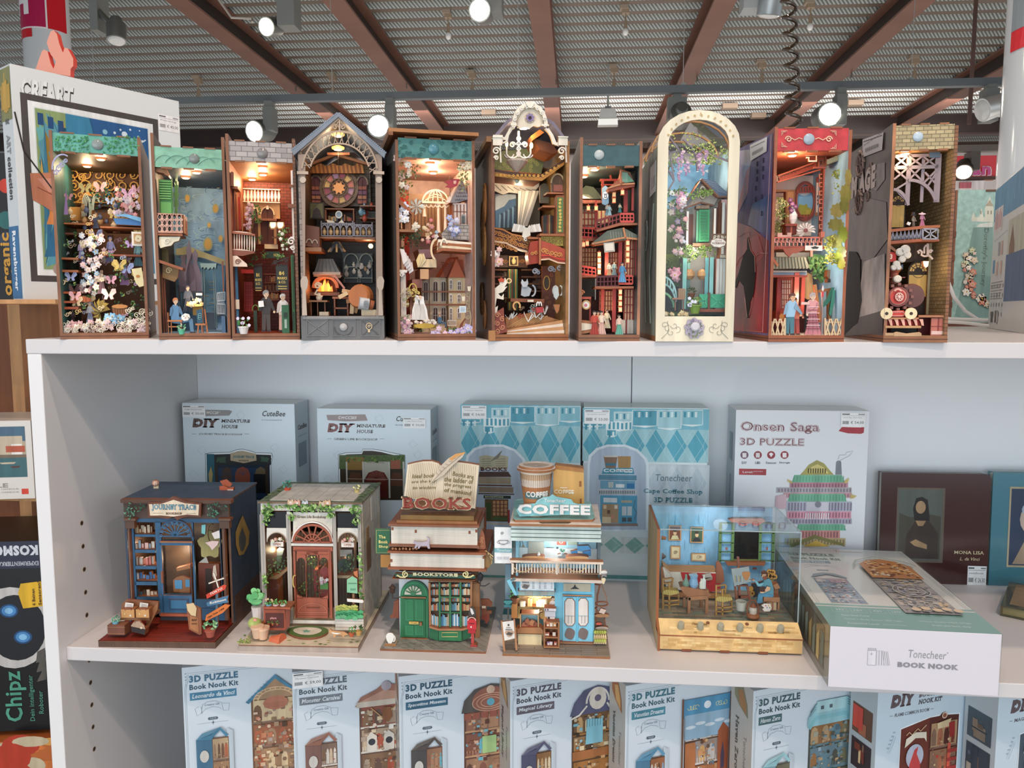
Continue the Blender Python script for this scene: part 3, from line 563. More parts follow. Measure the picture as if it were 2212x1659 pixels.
rc(140,1405,152,1565,.006,.012,'c07844');rc(140,1460,250,1472,.002,.012,'c07844');rc(238,1470,248,1565,.002,.003,'b06c3c');rc(165,1470,175,1565,.002,.003,'b06c3c');rc(150,1505,245,1513,.002,.012,'b06c3c');b('bench')
pg([(352,1390),(392,1378),(400,1480),(360,1486)],.004,.002,'2f5a70');[ar(378,1420+k*14,12,8,0,300,.003,.6,.0006,'8ac0c0')for k in rg(3)];rc(395,1370,408,1560,.006,.002,'b06a3c');pg([(408,1380),(418,1380),(440,1555),(428,1558)],.007,.002,'b06a3c');rc(345,1486,420,1498,.003,.012,'c07c4a');pg([(362,1498),(372,1498),(366,1560),(356,1560)],.003,.002,'b06a3c');rc(388,1498,398,1560,.003,.002,'b06a3c');b('easel')
plant(245,1565,.0,60,'5fbe98',('9cc9a4','5a9a70','e8e0c8'),R)
el(340,1352,62,10,.02,.02,'d8b070');rc(325,1355,400,1425,.03,.01,'c89848');b('cafe_table')
sc('flower',9,(275,1310,395,1350),.012,.03,17,['e8c890','d8b070','f0dcb0'])
rc(350,1262,395,1280,.025,.006,'f0ece4');b('coffee_cups')
pl(400,700,.06,.04,(1,.9,.8));pl(330,1300,.01,.03)  # added fill for the backdrop and street, no lamps there
R=random.Random(3)
fr,t=nook('red brick street nook with white balustrades, arched windows and two dark 84 MARKS & CO. banners',(.267,-.003),18,.0789,(320,260,3.385),(562,95),(1072,133),(820,300),'6b4630','8a4a34','9a4a34','94402c',(820,160),'b8b0ac',sensor=(835,240,39,'868280'),lamps=((838,337),(840,389),(760,424)),mats=('wood','brick','brick'),power=.055,ceil='8a5a34',hm='stone')
rc(690,495,965,510,.10,.02,'f6e8dc','c8a88c');rc(690,590,965,604,.10,.02,'f6e8dc','c8a88c');sh=b('balustrade_rails')
for k in rg(11):b.ec='c8a88c';u=705+k*25;pg([(u-6,508),(u+6,508),(u+4,522),(u+10,560),(u+4,582),(u+6,592),(u-6,592),(u-4,582),(u-10,560),(u-4,522)],.103,.004,'f2e2d4');b.o('baluster',sh)
rc(700,604,965,720,.11,.02,'d9b07a','a87848');rc(735,690,760,905,.112,.01,'e0b880');rc(800,690,825,905,.112,.01,'e0b880');rc(915,690,945,905,.112,.01,'e0b880');b('yellow_facade')
for u0,u1 in((755,800),(828,915)):arch(u0,640,u1,905,.1095,.004,'5a2a1c','3a1a10');ar((u0+u1)/2,690,(u1-u0)/2+6,58,0,180,.106,1.6,.004,'ecd0a4');rc((u0+u1)/2-10,622,(u0+u1)/2+10,650,.104,.004,'f4e4c8');st([((u0+u1)/2,650),((u0+u1)/2,900)],.108,.6,.001,'2a120c');b('arched_window')
rc(780,715,940,735,.10,.02,'8a5a40');rc(850,905,950,940,.09,.03,'d8c8a0');b('window_ledge')
for u in(912,967):
 pg([(u-24,742),(u+24,742),(u+30,770),(u+14,792),(u-16,796),(u-30,772)],.075,.008,'3a2618');pg([(u-20,746),(u+20,746),(u+22,768),(u+10,786),(u-12,788),(u-22,768)],.0745,.0005,'ffd98a');b('street_lantern','glow1.2');pl(u,760,.066,.012)
rc(935,790,945,905,.08,.004,'4a2a18');rc(905,850,960,862,.08,.004,'4a2a18');b('lantern_post')
b.ec='8a5a44';rail(b,[(612,818),(660,816),(720,822),(778,838)],130,.008,'f0dcc8',9,1.3,.003,turned=True);b('curved_balustrade')
pg([(608,945),(778,958),(772,972),(690,992),(608,985)],.004,.03,'8a4a34');pg([(608,812),(780,830),(780,844),(608,826)],.004,.012,'a05a3c');b('balcony_floor')
rc(608,480,655,500,.01,.03,'a86a48');rc(612,500,640,830,.02,.03,'6a3020');rc(640,540,652,800,.03,.02,'a03028');rc(655,560,680,800,.05,.01,'b03830');rc(680,540,692,810,.06,.01,'d8a878');b('red_window_frame')
arch(600,375,626,480,.004,.006,'7a4028',k=.9);b('wall_plaque')
rc(1042,365,1078,620,.004,.01,'e8dccf');rc(1030,470,1082,490,.002,.02,'8a5236');rc(1020,610,1080,640,.002,.02,'8a5236');rc(1050,640,1080,970,.006,.01,'e2d2c0');b('white_pilaster')
curl(1046,885,30,.002,1.6,.003,'f2e8dc');curl(1056,935,18,.002,1.4,.003,'f2e8dc',flip=-1);rc(1040,850,1082,860,.003,.004,'f2e8dc');b('scroll_bracket')
rc(862,958,962,1008,.06,.003,'24402c');tx('N°8',918,972,950,996,.0598,'d9b860',.02);b('green_number_sign')
def banner84(u0,v0,u1,v1,y,sl):
 b=MB(fr,'2a1c14');b.pg([(u0,v0+sl),(u1,v0),(u1+6,v1),(u0+10,v1+sl)],y,.0015,'23261f');w=u1-u0
 b.tx('84',u0+w*.28,v0+44,u0+w*.74,v0+72,y-.0003,'e3c268',.02,True);b.tx('MARKS',u0+w*.14,v0+84,u0+w*.95,v0+104,y-.0003,'e3c268',.015,True);b.tx('& CO.',u0+w*.25,v0+112,u0+w*.85,v0+132,y-.0003,'e3c268',.015,True)
 for k in(0,1):b.rc(u0+w*.2,v0+150+k*18,u0+w*.95,v0+157+k*18,y-.0003,.0002,'c0a458')
 for k in rg(5):b.rc(u0+w*(.1+k*.18),v0-10,u0+w*(.2+k*.18),v0+6,y,.0015,'23261f')
 b.o('shop_banner',t,'wood',label='black banner lettered 84 MARKS & CO.')
banner84(772,1072,832,1235,.045,0);banner84(932,1060,1020,1238,.012,6)
curl(930,1040,18,.011,1.1,.0015,'2a2018');st([(905,1050),(1030,1000)],.011,1.2,.0015,'2a2018');curl(1010,1030,12,.011,.9,.0015,'2a2018');st([(770,1060),(835,1050)],.044,1.1,.0015,'2a2018');b('iron_banner_arm')
rc(1042,985,1080,1560,.004,.012,'2c5a30','1c3c20');rc(1052,1000,1068,1380,.003,.001,'1c3c20');[rc(1056,1400+k*14,1070,1408+k*14,.003,.001,'122414')for k in rg(10)];b('green_pilaster')
pg([(610,990),(650,990),(722,1050),(726,1070),(612,1068)],.004,.004,'f0d6c0');curl(655,1035,22,.003,1.2,.001,'8a5a40');rc(625,1070,668,1560,.02,.01,'4f86ac','335a78');rc(638,1090,655,1540,.0195,.0006,'6fa4c4');rc(640,1310,668,1380,.018,.001,'f0e4cc');b('blue_shopfront')
rc(680,1090,770,1120,.06,.02,'d0302c');rc(700,1180,770,1400,.07,.006,'b0241e');[st([(705+k*18,1185),(705+k*18,1395)],.069,.6,.0006,'d85040')for k in rg(4)];[st([(700,1200+k*38),(770,1200+k*38)],.069,.6,.0006,'d85040')for k in rg(6)];b('red_phone_box')
[rc(850,1120+k*62,960,1130+k*62,.10,.02,'7a4428')for k in rg(4)];b('bookshelf_boards')
for k in rg(3):
 for j in rg(9):u=856+j*11;rc(u,1136+k*62+U(0,12),u+9,1180+k*62,.10,.015,ch(('8a5a38','a86a40','5a3020','c89058','6a2820','9a8060')));b('shelf_book')
rc(960,1000,1040,1560,.12,.003,'96412e');b('brick_pier','brick')
fg(862,1545,300,.012,'8a8a88','3c3430','4a3f3a',label='man in a dark suit and hat holding white papers')
fg(985,1545,275,.02,'f0e4d8','f0e4dc','d8a898',kind='suit',arm=-1.3,label='figure in a white shirt')
pg([(805,1322),(842,1318),(848,1362),(808,1366)],.006,.001,'f4f0ea');b('white_papers')
rc(975,1350,1034,1556,.004,.012,'2f6240','1e4430');rc(990,1405,1018,1440,.0032,.001,'1c3426');rc(996,1455,1016,1520,.0032,.001,'9ab0a0');b('green_counter')
ar(785,1380,22,30,-20,200,.03,1,.002,'5a8a3a');rc(770,1390,800,1550,.03,.01,'2a3c28');b('green_chair')
plant(700,1562,.0,90,'ece4e0',('4f8f4a','79b56a','3c7a46'),R,'e6d8ec')
for(u,v,n_)in((735,640,9),(730,700,9),(715,760,6)):sc('flower',n_,(u-26,v-34,u+30,v+30),.02,.05,12,['e8b0b8','f0d0c8','d898a0'])
sc('sprig',18,(700,620,860,1060),.02,.06,26,['4a6a34','6a8a44','3a5a2c']);sc('sprig',12,(950,800,1030,1000),.01,.03,24,['6a8a4a','8aa868','4a6a34'])
sc('flower',9,(960,810,1020,990),.008,.02,10,['f4efe0','e8e0c8'])
R=random.Random(4)
A=(.354,-.003);fr=Fr((A[0],A[1],0),radians(13),(630,230,3.19));w=.0959;d=.165
t=thing('book_nook','gabled grey cathedral nook with a rose window, hearth fire and planked grey base','book nook',fr,group='book nooks on the top board')
ze=fr(40,290,0).z;za=fr(330,60,0).z;zb=fr(300,1445,0).z
slab(b,-.001,-.001,0,w+.001,d,zb,'6c6c6c','6a6660','6a6660','5a3c2a');b('base')
b.ec='55504e'
for u0,u1 in((105,250),(285,440),(478,610)):st([(u0,1470),(u1,1470),(u1,1580),(u0,1580)],-.0022,1,.0012,'7f7d7c',closed=True)
st([(110,1475),(245,1575)],-.002,.9,.001,'807e7c');st([(245,1475),(110,1575)],-.002,.9,.001,'807e7c');ar(357,1520,62,58,0,-180,-.0022,.8,.0012,'55504e');rc(75,1445,635,1464,-.003,.003,'8a8784');st([(490,1480),(600,1575)],-.002,.5,.001,'5a5656');st([(600,1480),(490,1575)],-.002,.5,.001,'5a5656');b('base_planking')
ring(533,1515,20,22,-.0026,.9,.0012,'e0c8a0');curl(533,1515,12,-.0026,.7,.0012,'e0c8a0');rc(525,1540,541,1556,-.0026,.0012,'e0c8a0');b('bulb_emblem')
p=fr(357,1520,-.003);lathe((p.x,-.002,p.z),[(.0045,0),(.0045,.001),(.003,.0022),(.001,.0026)],'b9b8b6',18,(0,-1,0));b('touch_sensor','gloss',smooth=True)
for x,a,c in((0,'5f5a56','6a4a30'),(w-.0034,'6a4a30','8a6048')):slab(b,x,0,zb,x+.0034,d,ze,'9a8a80',a,c,c);b('side_wall','stone')
prism([(.003,zb),(w-.003,zb),(w-.003,ze),(w/2,za-.012),(.003,ze)],d-.004,.003,'8a7a68');b('back_wall','stone')
for sg in(0,1):
 P=[(-.006,ze-.003),(w/2,za+.002),(w/2,za-.003),(-.004,ze-.009)];P=[(w-x,z)for x,z in P]if sg else P;prism(P,-.005,d+.006,'7f8894','71829a')
for k in rg(30):
 for sg in(0,1):x=-.006+(w/2+.006)*k/30;z=ze-.003+(za-ze+.005)*k/30;x=w-x if sg else x;ball((x,-.0045,z+.0003),.0012,'8f9dae',6)
b('gable_roof')
TR='b39c86';b.ec='6a5040'
st([(60,300),(330,75),(612,300)],-.003,3.2,.003,TR);ar(330,470,262,300,172,8,-.0035,2,.003,TR,n=24);ar(330,470,208,215,165,15,-.003,1.8,.003,TR,n=24)
for k in rg(15):
 a=radians(168-k*11.2);c=(cos(a),sin(a));u0,v0=330+208*c[0],470-215*c[1];u1,v1=330+262*c[0],470-300*c[1];a2=a-.12;st([(u0,v0),(330+262*cos(a2),470-300*sin(a2))],-.0028,1.1,.002,TR);st([(u1,v1),(330+208*cos(a2),470-215*sin(a2))],-.0028,.9,.002,TR)
curl(300,140,20,-.003,1.2,.002,TR);curl(352,140,20,-.003,1.2,.002,TR,flip=-1);st([(330,90),(330,175)],-.0034,2,.003,TR);ring(330,120,16,16,-.003,1,.002,TR);b('arched_bargeboard')
for u0,u1,n_ in((62,88,0),(588,612,1)):
 pg([(u0-18,330),(u1+6,330),(u1+4,1445),(u0+22,1445),(u0+8,700)]if not n_ else[(u0-12,330),(u1+10,330),(u1+14,1445),(u0-4,1445)],-.002,.004,'a08a7a','7a6050');b('front_pillar')
 rc(u0-26,445,u1+26,468,-.005,.008,'c0ad98');el((u0+u1)/2+2,505,22,22,-.004,.005,'c9b8a4');b('pillar_capital')
 pg([(u0-2,1200),(u0+12,1170),(u1+14,1170),(u1+26,1200),(u1+20,1250),(u1+8,1270),(u1+18,1440),(u0+10,1440),(u0+12,1270),(u0,1240)],-.005,.004,'bba998','7a6050');b('turned_post')
ring(325,560,125,128,.11,4,.004,'8a7464');ring(325,560,105,108,.109,1.4,.003,'9a8270')
for k in rg(12):a=k*PI/6;st([(325+48*cos(a),560-50*sin(a)),(325+118*cos(a),560-122*sin(a))],.109,1.4,.003,'8a7464')
ring(325,560,62,64,.109,1.6,.003,'8a7464');ring(325,560,46,48,.1085,1,.003,'9a8270');sh=b('rose_window_tracery')
for k in rg(12):a0,a1=k*PI/6,(k+1)*PI/6;pg([(325+60*cos(a0),560-60*sin(a0)),(325+112*cos(a0),560-115*sin(a0)),(325+112*cos(a1),560-115*sin(a1)),(325+60*cos(a1),560-60*sin(a1))],.114,.001,('c87868','d8b070','a85a68','b88aa0')[k%4])
pg([(325+(52 if k%2 else 30)*cos(k*PI/8),560-(52 if k%2 else 30)*sin(k*PI/8))for k in rg(16)],.113,.001,'f0a868');b.o('rose_window_glass',sh,'glow0.35')
for u0,u1 in((125,205),(450,520)):arch(u0,480,u1,670,.113,.003,'6a3848',k=1.2);ar((u0+u1)/2,540,(u1-u0)/2+4,62,0,180,.11,2,.003,'9a8878');[rc(u0+6,550+k*32,u1-6,574+k*32,.1115,.001,('b86858','8a5a78','c88868')[k%3])for k in rg(4)];rc((u0+u1)/2-3,500,(u0+u1)/2+3,670,.110,.001,'6a5448');b('lancet_window')
rc(110,400,545,690,.125,.004,'a89a84');b('stone_wall_panel','stone')
[st([(130+k*14,402+10*sin(k)),(140+k*14,460)],.10,3,.006,'c98a4a' if k%2 else '8a5028')for k in rg(26)];b('upper_book_row')
for v,y in((205,.03),(298,.05)):p=fr(320,v,y);lathe((p.x,p.y,p.z),[(.004,0),(.0075,.001),(.0078,.003),(.003,.005)],'ffb050',14);lathe((p.x,p.y,p.z-.0007),[(.0045,0),(.0052,.0006)],'ffe0a0',14);b('ring_lamp','glow3');plight(t,(p.x,p.y,p.z-.006),.035)
rc(316,190,324,460,.045,.002,'5a3420');[st([(120,400),(300,330),(540,400)],.08+.03*k,3.4,.005,'7a5238')for k in rg(2)];st([(245,325),(400,325)],.06,3,.004,'6a4028');b('roof_truss')
rc(120,660,225,775,.05,.003,'3a3020','8a6030');rc(128,668,217,767,.0492,.0006,'6a6438');pg([(140,767),(150,715),(172,695),(196,715),(208,767)],.0486,.0005,'33261c');b('small_painting')
rc(228,700,432,712,.06,.03,'8a5a3c');rc(228,712,240,790,.06,.03,'7a4c30');rc(422,712,432,790,.06,.03,'7a4c30');rc(240,712,422,790,.09,.002,'4a2c1c');[rc(240+k*60,745,250+k*60,790,.062,.01,'8a5a3c')for k in(1,2)];b('study_cabinet')
ring(325,745,20,22,.055,1.6,.003,'c8c8c0');el(325,745,16,18,.056,.001,'8aa0b0');b('round_clock')
pg([(240,780),(290,790),(310,815),(250,812)],.05,.003,'e8dcc4');pg([(310,812),(345,780),(362,800),(372,816)],.05,.003,'e4dccc');b('open_papers')
for(u0,v0,u1,v1,n_)in((205,800,422,895,5),(432,810,555,895,3)):
 b.ec='4c484c';rc(u0,v0,u1,v0+16,.03,.004,'77727a');rc(u0,v1-8,u1,v1+2,.03,.004,'77727a')
 for k in rg(n_+1):u=u0+(u1-u0)*k/n_;rc(u-5,v0-(12 if k in(0,n_)else 0),u+5,v1,.029,.004,'77727a');
 for k in rg(n_):u=u0+(u1-u0)*(k+.5)/n_;r=(u1-u0)/n_/2-4;ar(u,v0+40,r,24,0,180,.0295,1,.003,'86828a')
 b('gothic_balustrade')
 for k in rg(n_):u=u0+(u1-u0)*(k+.5)/n_;lathe_jar(b,fr,u,v1-8,.036,.0028,.009,'d8b080');b('tiny_urn')
rc(190,898,435,912,.028,.05,'8a5a3c');rc(435,900,575,918,.028,.05,'8a5a3c');rc(95,970,205,998,.012,.06,'9a6a48');b('gallery_floor')
pg([(92,815),(190,830),(192,972),(96,962)],.02,.03,'6a4030');ar(120,940,18,26,0,180,.0185,1,.0015,'b8a890');ar(160,945,18,26,0,180,.0185,1,.0015,'b8a890');b('side_gallery')
rc(480,690,580,800,.09,.02,'5a6468');rc(470,680,580,690,.03,.05,'8a5a3c');rc(470,765,580,775,.05,.03,'8a5a3c');b('wall_shelves','stone')
sc('jar',9,(480,690,570,800),.04,.08,16,['7aa0b0','c89058','9a4030','d8d0c0']);sc('book',6,(245,790,400,792),.06,.075,32,['8a3828','c8a060','5a6a7a'])
rc(90,912,610,1440,.14,.003,'3c3838');b('hearth_wall','stone')
pg([(185,1050),(285,1050),(345,1170),(335,1182),(150,1172),(150,1160)],.06,.05,'777670','55504c');[st([(195+k*20,1056),(175+k*34,1160)],.0595,.5,.0006,'55544f')for k in rg(5)];rc(146,1140,336,1160,.055,.055,'b5a698');b('chimney_hood')
ar(232,1250,82,78,0,180,.06,4,.03,'8a5a44',n=16);arch(150,1172,314,1300,.095,.003,'5a2010');rc(100,1280,330,1304,.055,.05,'6a4a3a');b('brick_hearth')
b.ec='ff7a20'
for k in rg(7):u=195+k*13;h=(40,62,84,95,76,58,40)[k];pg([(u-12,1275),(u-10,1275-h*.4),(u+(-4 if k%2 else 4),1275-h),(u+9,1275-h*.45),(u+12,1275)],.07+.003*(k%3),.001,('ff5a20','ff8a30','ffb850')[k%3])
b('hearth_fire','glow1.6');pl(232,1240,.055,.05,(1,.42,.16))
rc(350,1010,560,1215,.12,.01,'5a666a');sh=b('glass_cabinet_body')
b.ec='4a5456'
for u0,u1 in((362,458),(468,556)):
 arch(u0+5,1020,u1-5,1210,.1185,.001,'2f3c44',k=1.1);ar((u0+u1)/2,1070,(u1-u0)/2,56,0,180,.115,1.6,.003,'9aa39a');rc(u0,1070,u0+6,1212,.115,.003,'9aa39a');rc(u1-6,1070,u1,1212,.115,.003,'9aa39a');st([(u0,1105),(u1,1105)],.114,1,.003,'b0bab0');st([(u0,1182),(u1,1182)],.114,1,.003,'b0bab0')
b.o('cabinet_doors',sh);sc('jar',16,(370,1100,550,1182),.112,.116,14,['d8d4c8','a8b0b0','c8a880','e8e4d8'])
cy(tuple(fr(310,930,.05)),tuple(fr(310,975,.05)),.002,.009,'4c5458',10);[tube([fr(310+14*cos(a),935,.05),fr(310+46*cos(a),985,.05+.012*sin(a)),fr(310+60*cos(a),1000,.05+.016*sin(a))],.0012,('c8a878','6a7074')[k%2])for k,a in enumerate([x*PI/4 for x in rg(8)])];b('lamp_chandelier')
p=fr(545,962,.05);ball((p.x,p.y,p.z),.003,'ffd080');b('wall_bulb','glow5');plight(t,(p.x-.003,p.y-.004,p.z),.012)
rc(120,1335,245,1347,.02,.03,'9a6a44');[rc(u,1347,u+8,1440,.022,.004,'7a5034')for u in(130,175,225)];b('side_table')
b.ec='b09a78';curl(180,1235,24,.02,2,.003,'d8c0a0');st([(180,1262),(160,1290),(210,1310),(185,1325)],.02,2.4,.003,'d8c0a0');lathe_jar(b,fr,190,1340,.024,.004,.01,'e0d4c0');b('coiled_still')
rc(280,1310,400,1325,.03,.03,'9a5c38');rc(290,1325,302,1440,.03,.03,'7a4428');rc(380,1325,392,1440,.03,.03,'7a4428');rc(290,1385,390,1395,.03,.03,'8a5030');b('workbench')
for k,(u,v,a)in enumerate([(355,1300,.5),(400,1290,-.6),(430,1270,.3),(410,1340,.1),(415,1395,1.5),(445,1390,1.3),(380,1275,-.2),(460,1250,.5)]):
 c,s_=cos(a)*34,sin(a)*34;pg([(u-c-s_*.4,v+s_-c*.4),(u+c-s_*.4,v-s_-c*.4),(u+c+s_*.4,v-s_+c*.4),(u-c+s_*.4,v+s_+c*.4)],.02+.003*k,.004,('e0bc8c','c8945c','d8b080','b87c4c')[k%4]);b('heaped_plank')
p=fr(500,1315,.03);lathe(tuple(p),[(.013,0),(.015,.004),(.015,.012),(.013,.016)],'b87040',20,(-.5,-1,.1));b('barrel')
cy(tuple(fr(465,1355,.01)),tuple(fr(530,1365,.012)),.0075,.0075,'c8ccce',16);cy(tuple(fr(535,1365,.011)),tuple(fr(560,1372,.012)),.006,.006,'a05a38',16);[ring(505+k*9,1362,8,24,.002,.6,.001,'8a9498')for k in rg(3)];b('tin_cylinder','wood')
rc(190,1415,255,1442,.01,.02,'b8a890');rc(480,1400,590,1442,.01,.02,'c8b494');b('floor_books')
pg([(285,1165),(300,1160),(370,1250),(360,1258)],.05,.003,'c88878');b('pink_bellows')
bt=MB();bt.bx(0,0,0,.004,.03,.20,'a83028');bt.bx(0,-.0003,.06,.004,0,.17,'d8c8b8');single(bt.o('thin_book',None,'card'),'thin red and pale spine squeezed in between the cathedral nook and the bridal nook','book',Fr((.452,.10,0),0))
R=random.Random(5)
fr,t=nook('slanted-roof wooden nook with a kissing bridal couple, gazebo, pointed tower and terracotta-roofed manor',(.47,-.003),19,.0938,(630,230,3.19),(700,225),(1250,235),(980,358),'5c524a','b09a92','c8aaa2','c4a49c',(980,228),'4f8a84',sensor=(978,293,36,'5a94a0'),lamps=((953,388),(975,450)),mats=('wood','print','print'),power=.075,ceil='b08880')
z=fr(980,190,-.006).z
bx(-.008,-.008,z,.0968,.17,z+.004,'b07848','a86c40');bx(-.008,-.008,z-.004,-.003,.17,z,'8a5a38');b('roof_lid')
b.ec='3f7670';[curl(U(740,1220),U(240,345),15,.001,.4,.0006,'447c76','447c76',U(0,6))for _ in rg(40)];b('header_leaf_pattern')
for box,n_ in(((725,350,860,600),22),((1150,370,1240,560),12),((730,600,800,800),6)):sc('sprig',n_,box,.006,.03,30,['7a8a58','9aa878','5a6a40','b8b88a','8a7a50'])
sc('flower',12,(725,355,820,560),.003,.02,20,['f2ecd8','e8c8c8','f6f2e4']);sc('flower',8,(1150,375,1240,440),.003,.015,18,['f2ecc8','f6f2e4','e8d898'])
b.ec='b0a898';[pg([(860,690),(860+60*cos(a),690-62*sin(a)),(860+44*cos(a+.45),690-46*sin(a+.45))],.02+.001*k,.0012,('dfe6dc','c8d0c4')[k%2])for k,a in enumerate([x*.75 for x in rg(9)])];b('big_white_blossom')
GZ='f4e2cc';b.ec='b08a60';ar(990,660,88,85,0,180,.05,2,.003,GZ,n=16);ar(990,660,50,82,0,180,.05,1.4,.003,GZ,n=14);ar(990,660,18,82,0,180,.05,1.4,.003,GZ,n=12);rc(898,650,1088,672,.048,.006,GZ);ar(990,668,80,45,0,180,.05,1.1,.003,GZ);ar(990,668,64,62,20,160,.05,1.1,.003,GZ);[ar(915+k*30,672,15,22,0,-180,.048,1.2,.003,GZ)for k in rg(6)];b('gazebo_dome')
for u in(915,1012,1060):p=fr(u,870 if u>1000 else 760,.05);q=fr(u,672,.05);lathe((p.x,p.y,p.z),[(.0028,0),(.0022,.003),(.0016,(q.z-p.z)*.5),(.0016,(q.z-p.z)*.93),(.003,q.z-p.z)],GZ,10);b('gazebo_column')
rc(800,600,1090,900,.13,.003,'8a6a4a');[st([(830+k*22,640),(824+k*24,900)],.128,1,.001,'5a4030')for k in rg(12)];b('woodland_backdrop','print')
pg([(1150,510),(1175,500),(1060,660),(1088,664)],.03,.004,'f2e8dc');pg([(1175,498),(1210,600),(1222,640),(1140,662),(1088,664)],.028,.02,'8a8a90','a06a48')
for k in rg(5):
 for j in rg(k+2):ar(1166+(j-k/2)*16,540+k*24,7,10,180,360,.0274,.5,.0006,'55565e')
b('tower_roof');rc(1110,664,1205,830,.032,.025,'e4d6cc');[rc(1112+k*24,676,1120+k*24,830,.0312,.0008,'8a5a44')for k in rg(4)];rc(1110,720,1205,728,.0312,.0008,'8a5a44');arch(1165,740,1200,805,.0310,.001,'9aa0a0',k=1.3);arch(1172,752,1193,805,.0305,.001,'5a6468',k=1.3);b('tower_body')
pg([(1050,520),(1105,500),(1160,500),(1140,548),(1100,562),(1055,556),(1080,538)],.02,.0015,'a83a44');pg([(1115,512),(1135,510),(1135,528),(1125,536),(1115,530)],.0193,.0006,'e8b8a8');rc(1088,480,1094,620,.022,.001,'8a6a4a');b('red_pennant')
rc(1090,808,1230,922,.022,.02,'b4b2ac');pg([(1090,808),(1130,808),(1130,922),(1040,922),(1030,880)],.024,.004,'a8a49c');b('grey_wall','brick')
for k,c in enumerate(('f0e2cc','a8643c','e8d2b0','9a5634')):pg([(1010,915+k*18),(1060,920+k*18),(1240,938+k*18),(1240,952+k*18),(1040,940+k*18),(1000,960+k*16)],.008,.04,c,'a0683e')
ar(1000,985,38,72,90,250,.007,2.4,.004,'e0c4a0');ar(1050,960,22,46,20,180,.006,2,.004,'f0e0c8');b('open_storybook')
pg([(870,985),(960,985),(985,1040),(890,1050)],.03,.05,'8a6468');rc(870,1050,998,1110,.02,.05,'e4c8a0','a06a44');rc(885,1120,945,1190,.02,.05,'c89a70','8a4a38');rc(830,1190,900,1250,.03,.05,'a86a5a');b('stacked_books')
pg([(735,640),(750,640),(830,730),(828,746),(735,668)],.004,.04,'9a5a38');rc(780,720,822,850,.01,.03,'a87048');rc(735,846,850,866,.002,.06,'9a6844');b('cottage_eave')
RF='a8512f';b.ec='7a3418';pg([(1000,1180),(1090,1040),(1250,1030),(1250,1185)],.10,.02,'8a4028');pg([(1020,1176),(1100,1050),(1195,1060),(1195,1176)],.06,.04,RF)
for k in rg(8):[ar(1040+k*3+j*16,1072+k*14,7,7,180,360,.0592,.7,.0006,'7a3218')for j in rg(int(9-abs(k-8)*.4))]
pg([(1080,1178),(1135,1048),(1195,1178)],.045,.03,'b45a34');b('terracotta_roof')
rc(895,1190,1000,1570,.075,.05,'e6d0ac','b89468');rc(950,1178,1085,1570,.07,.05,'ead6b4','b89468');rc(1080,1178,1210,1570,.05,.06,'d9bf94','a88458');[rc(890,v,1215,v+12,.048,.01,'8a5238')for v in(1270,1360)];b('manor_walls')
for(u0,v0,u1,v1,y)in[(908,1205,942,1340,.0735),(972,1200,1010,1345,.0685),(1028,1200,1066,1345,.0685),(972,1380,1010,1500,.0685),(1028,1380,1066,1500,.0685),(1085,1190,1110,1260,.0485),(1140,1200,1170,1266,.0485),(1140,1290,1168,1350,.0485),(1085,1290,1110,1350,.0485),(1140,1385,1168,1460,.0485),(1085,1385,1110,1470,.0485)]:
 arch(u0,v0,u1,v1,y,.0015,'f4ece0');arch(u0+5,v0+6,u1-5,v1-3,y-.0004,.0006,'5a3a2c');st([((u0+u1)/2,v0+6),((u0+u1)/2,v1-3)],y-.0008,.6,.0005,'f4ece0');st([(u0+4,(v0+v1)/2),(u1-4,(v0+v1)/2)],y-.0008,.5,.0005,'f4ece0');b('manor_window')
rail(b,[(1075,1475),(1135,1475)],34,.04,'f0e4d4',7,.9);b('white_fence')
b.ec='b0a89a';pg([(828,1470),(832,1400),(850,1340),(848,1318),(862,1306),(876,1318),(874,1345),(886,1400),(880,1470)],.012,.002,'f4f0ec');pg([(880,1470),(884,1400),(880,1330),(892,1306),(910,1310),(914,1350),(932,1400),(942,1472)],.013,.002,'fbf8f2')
for k in rg(8):st([(836+k*13,1466),(850+k*8,1360)],.0112,.35,.0006,'cfc8c0')
b('bride_figure',label='kissing bridal pair in white drapery');el(868,1314,10,12,.010,.001,'e8c8a8');el(884,1314,10,12,.0095,.001,'e0b898');ar(860,1345,20,40,20,110,.0095,1.6,.001,'f6f2ee');b('figure_heads')
b.ec='9a7a30';ring(835,1265,26,44,.02,1.6,.003,'d0b058');[curl(800+k*14,1260+12*(k%3),12,.018,1.2,.002,'d8bc68',a=k)for k in rg(6)];[curl(795+(k%2)*60,1320+k*12,14,.018,1.1,.002,'c8a850',a=k)for k in rg(6)];b('gold_arch_ornament')
blob(915,1512,72,18,.004,.012,'b89838',k=17,amp=.1,n=60);rc(840,1500,1000,1528,.008,.012,'9a8430');b('grass_mound')
sc('flower',18,(820,1470,1000,1500),.004,.012,10,['f6ecd8','f0d8d0','fbf6ee'])
sc('flower',22,(755,1440,830,1565),.002,.016,16,['e0a0b0','f0c8d0','c890a8','f4e4e0']);sc('scroll',14,(750,1260,800,1560),.003,.014,14,['b8a888','a8b088','d8c8a8'])
sc('flower',16,(960,1530,1250,1575),.001,.006,15,['e4c0dc','b8a8dc','f0d8e4','c8b8e8']);sc('sprig',14,(830,1535,1250,1575),.001,.008,18,['6a8050','8aa068','4a6040'])
sc('flower',6,(1195,1490,1250,1560),.001,.006,22,['b8b8ec','d0c8f4'])
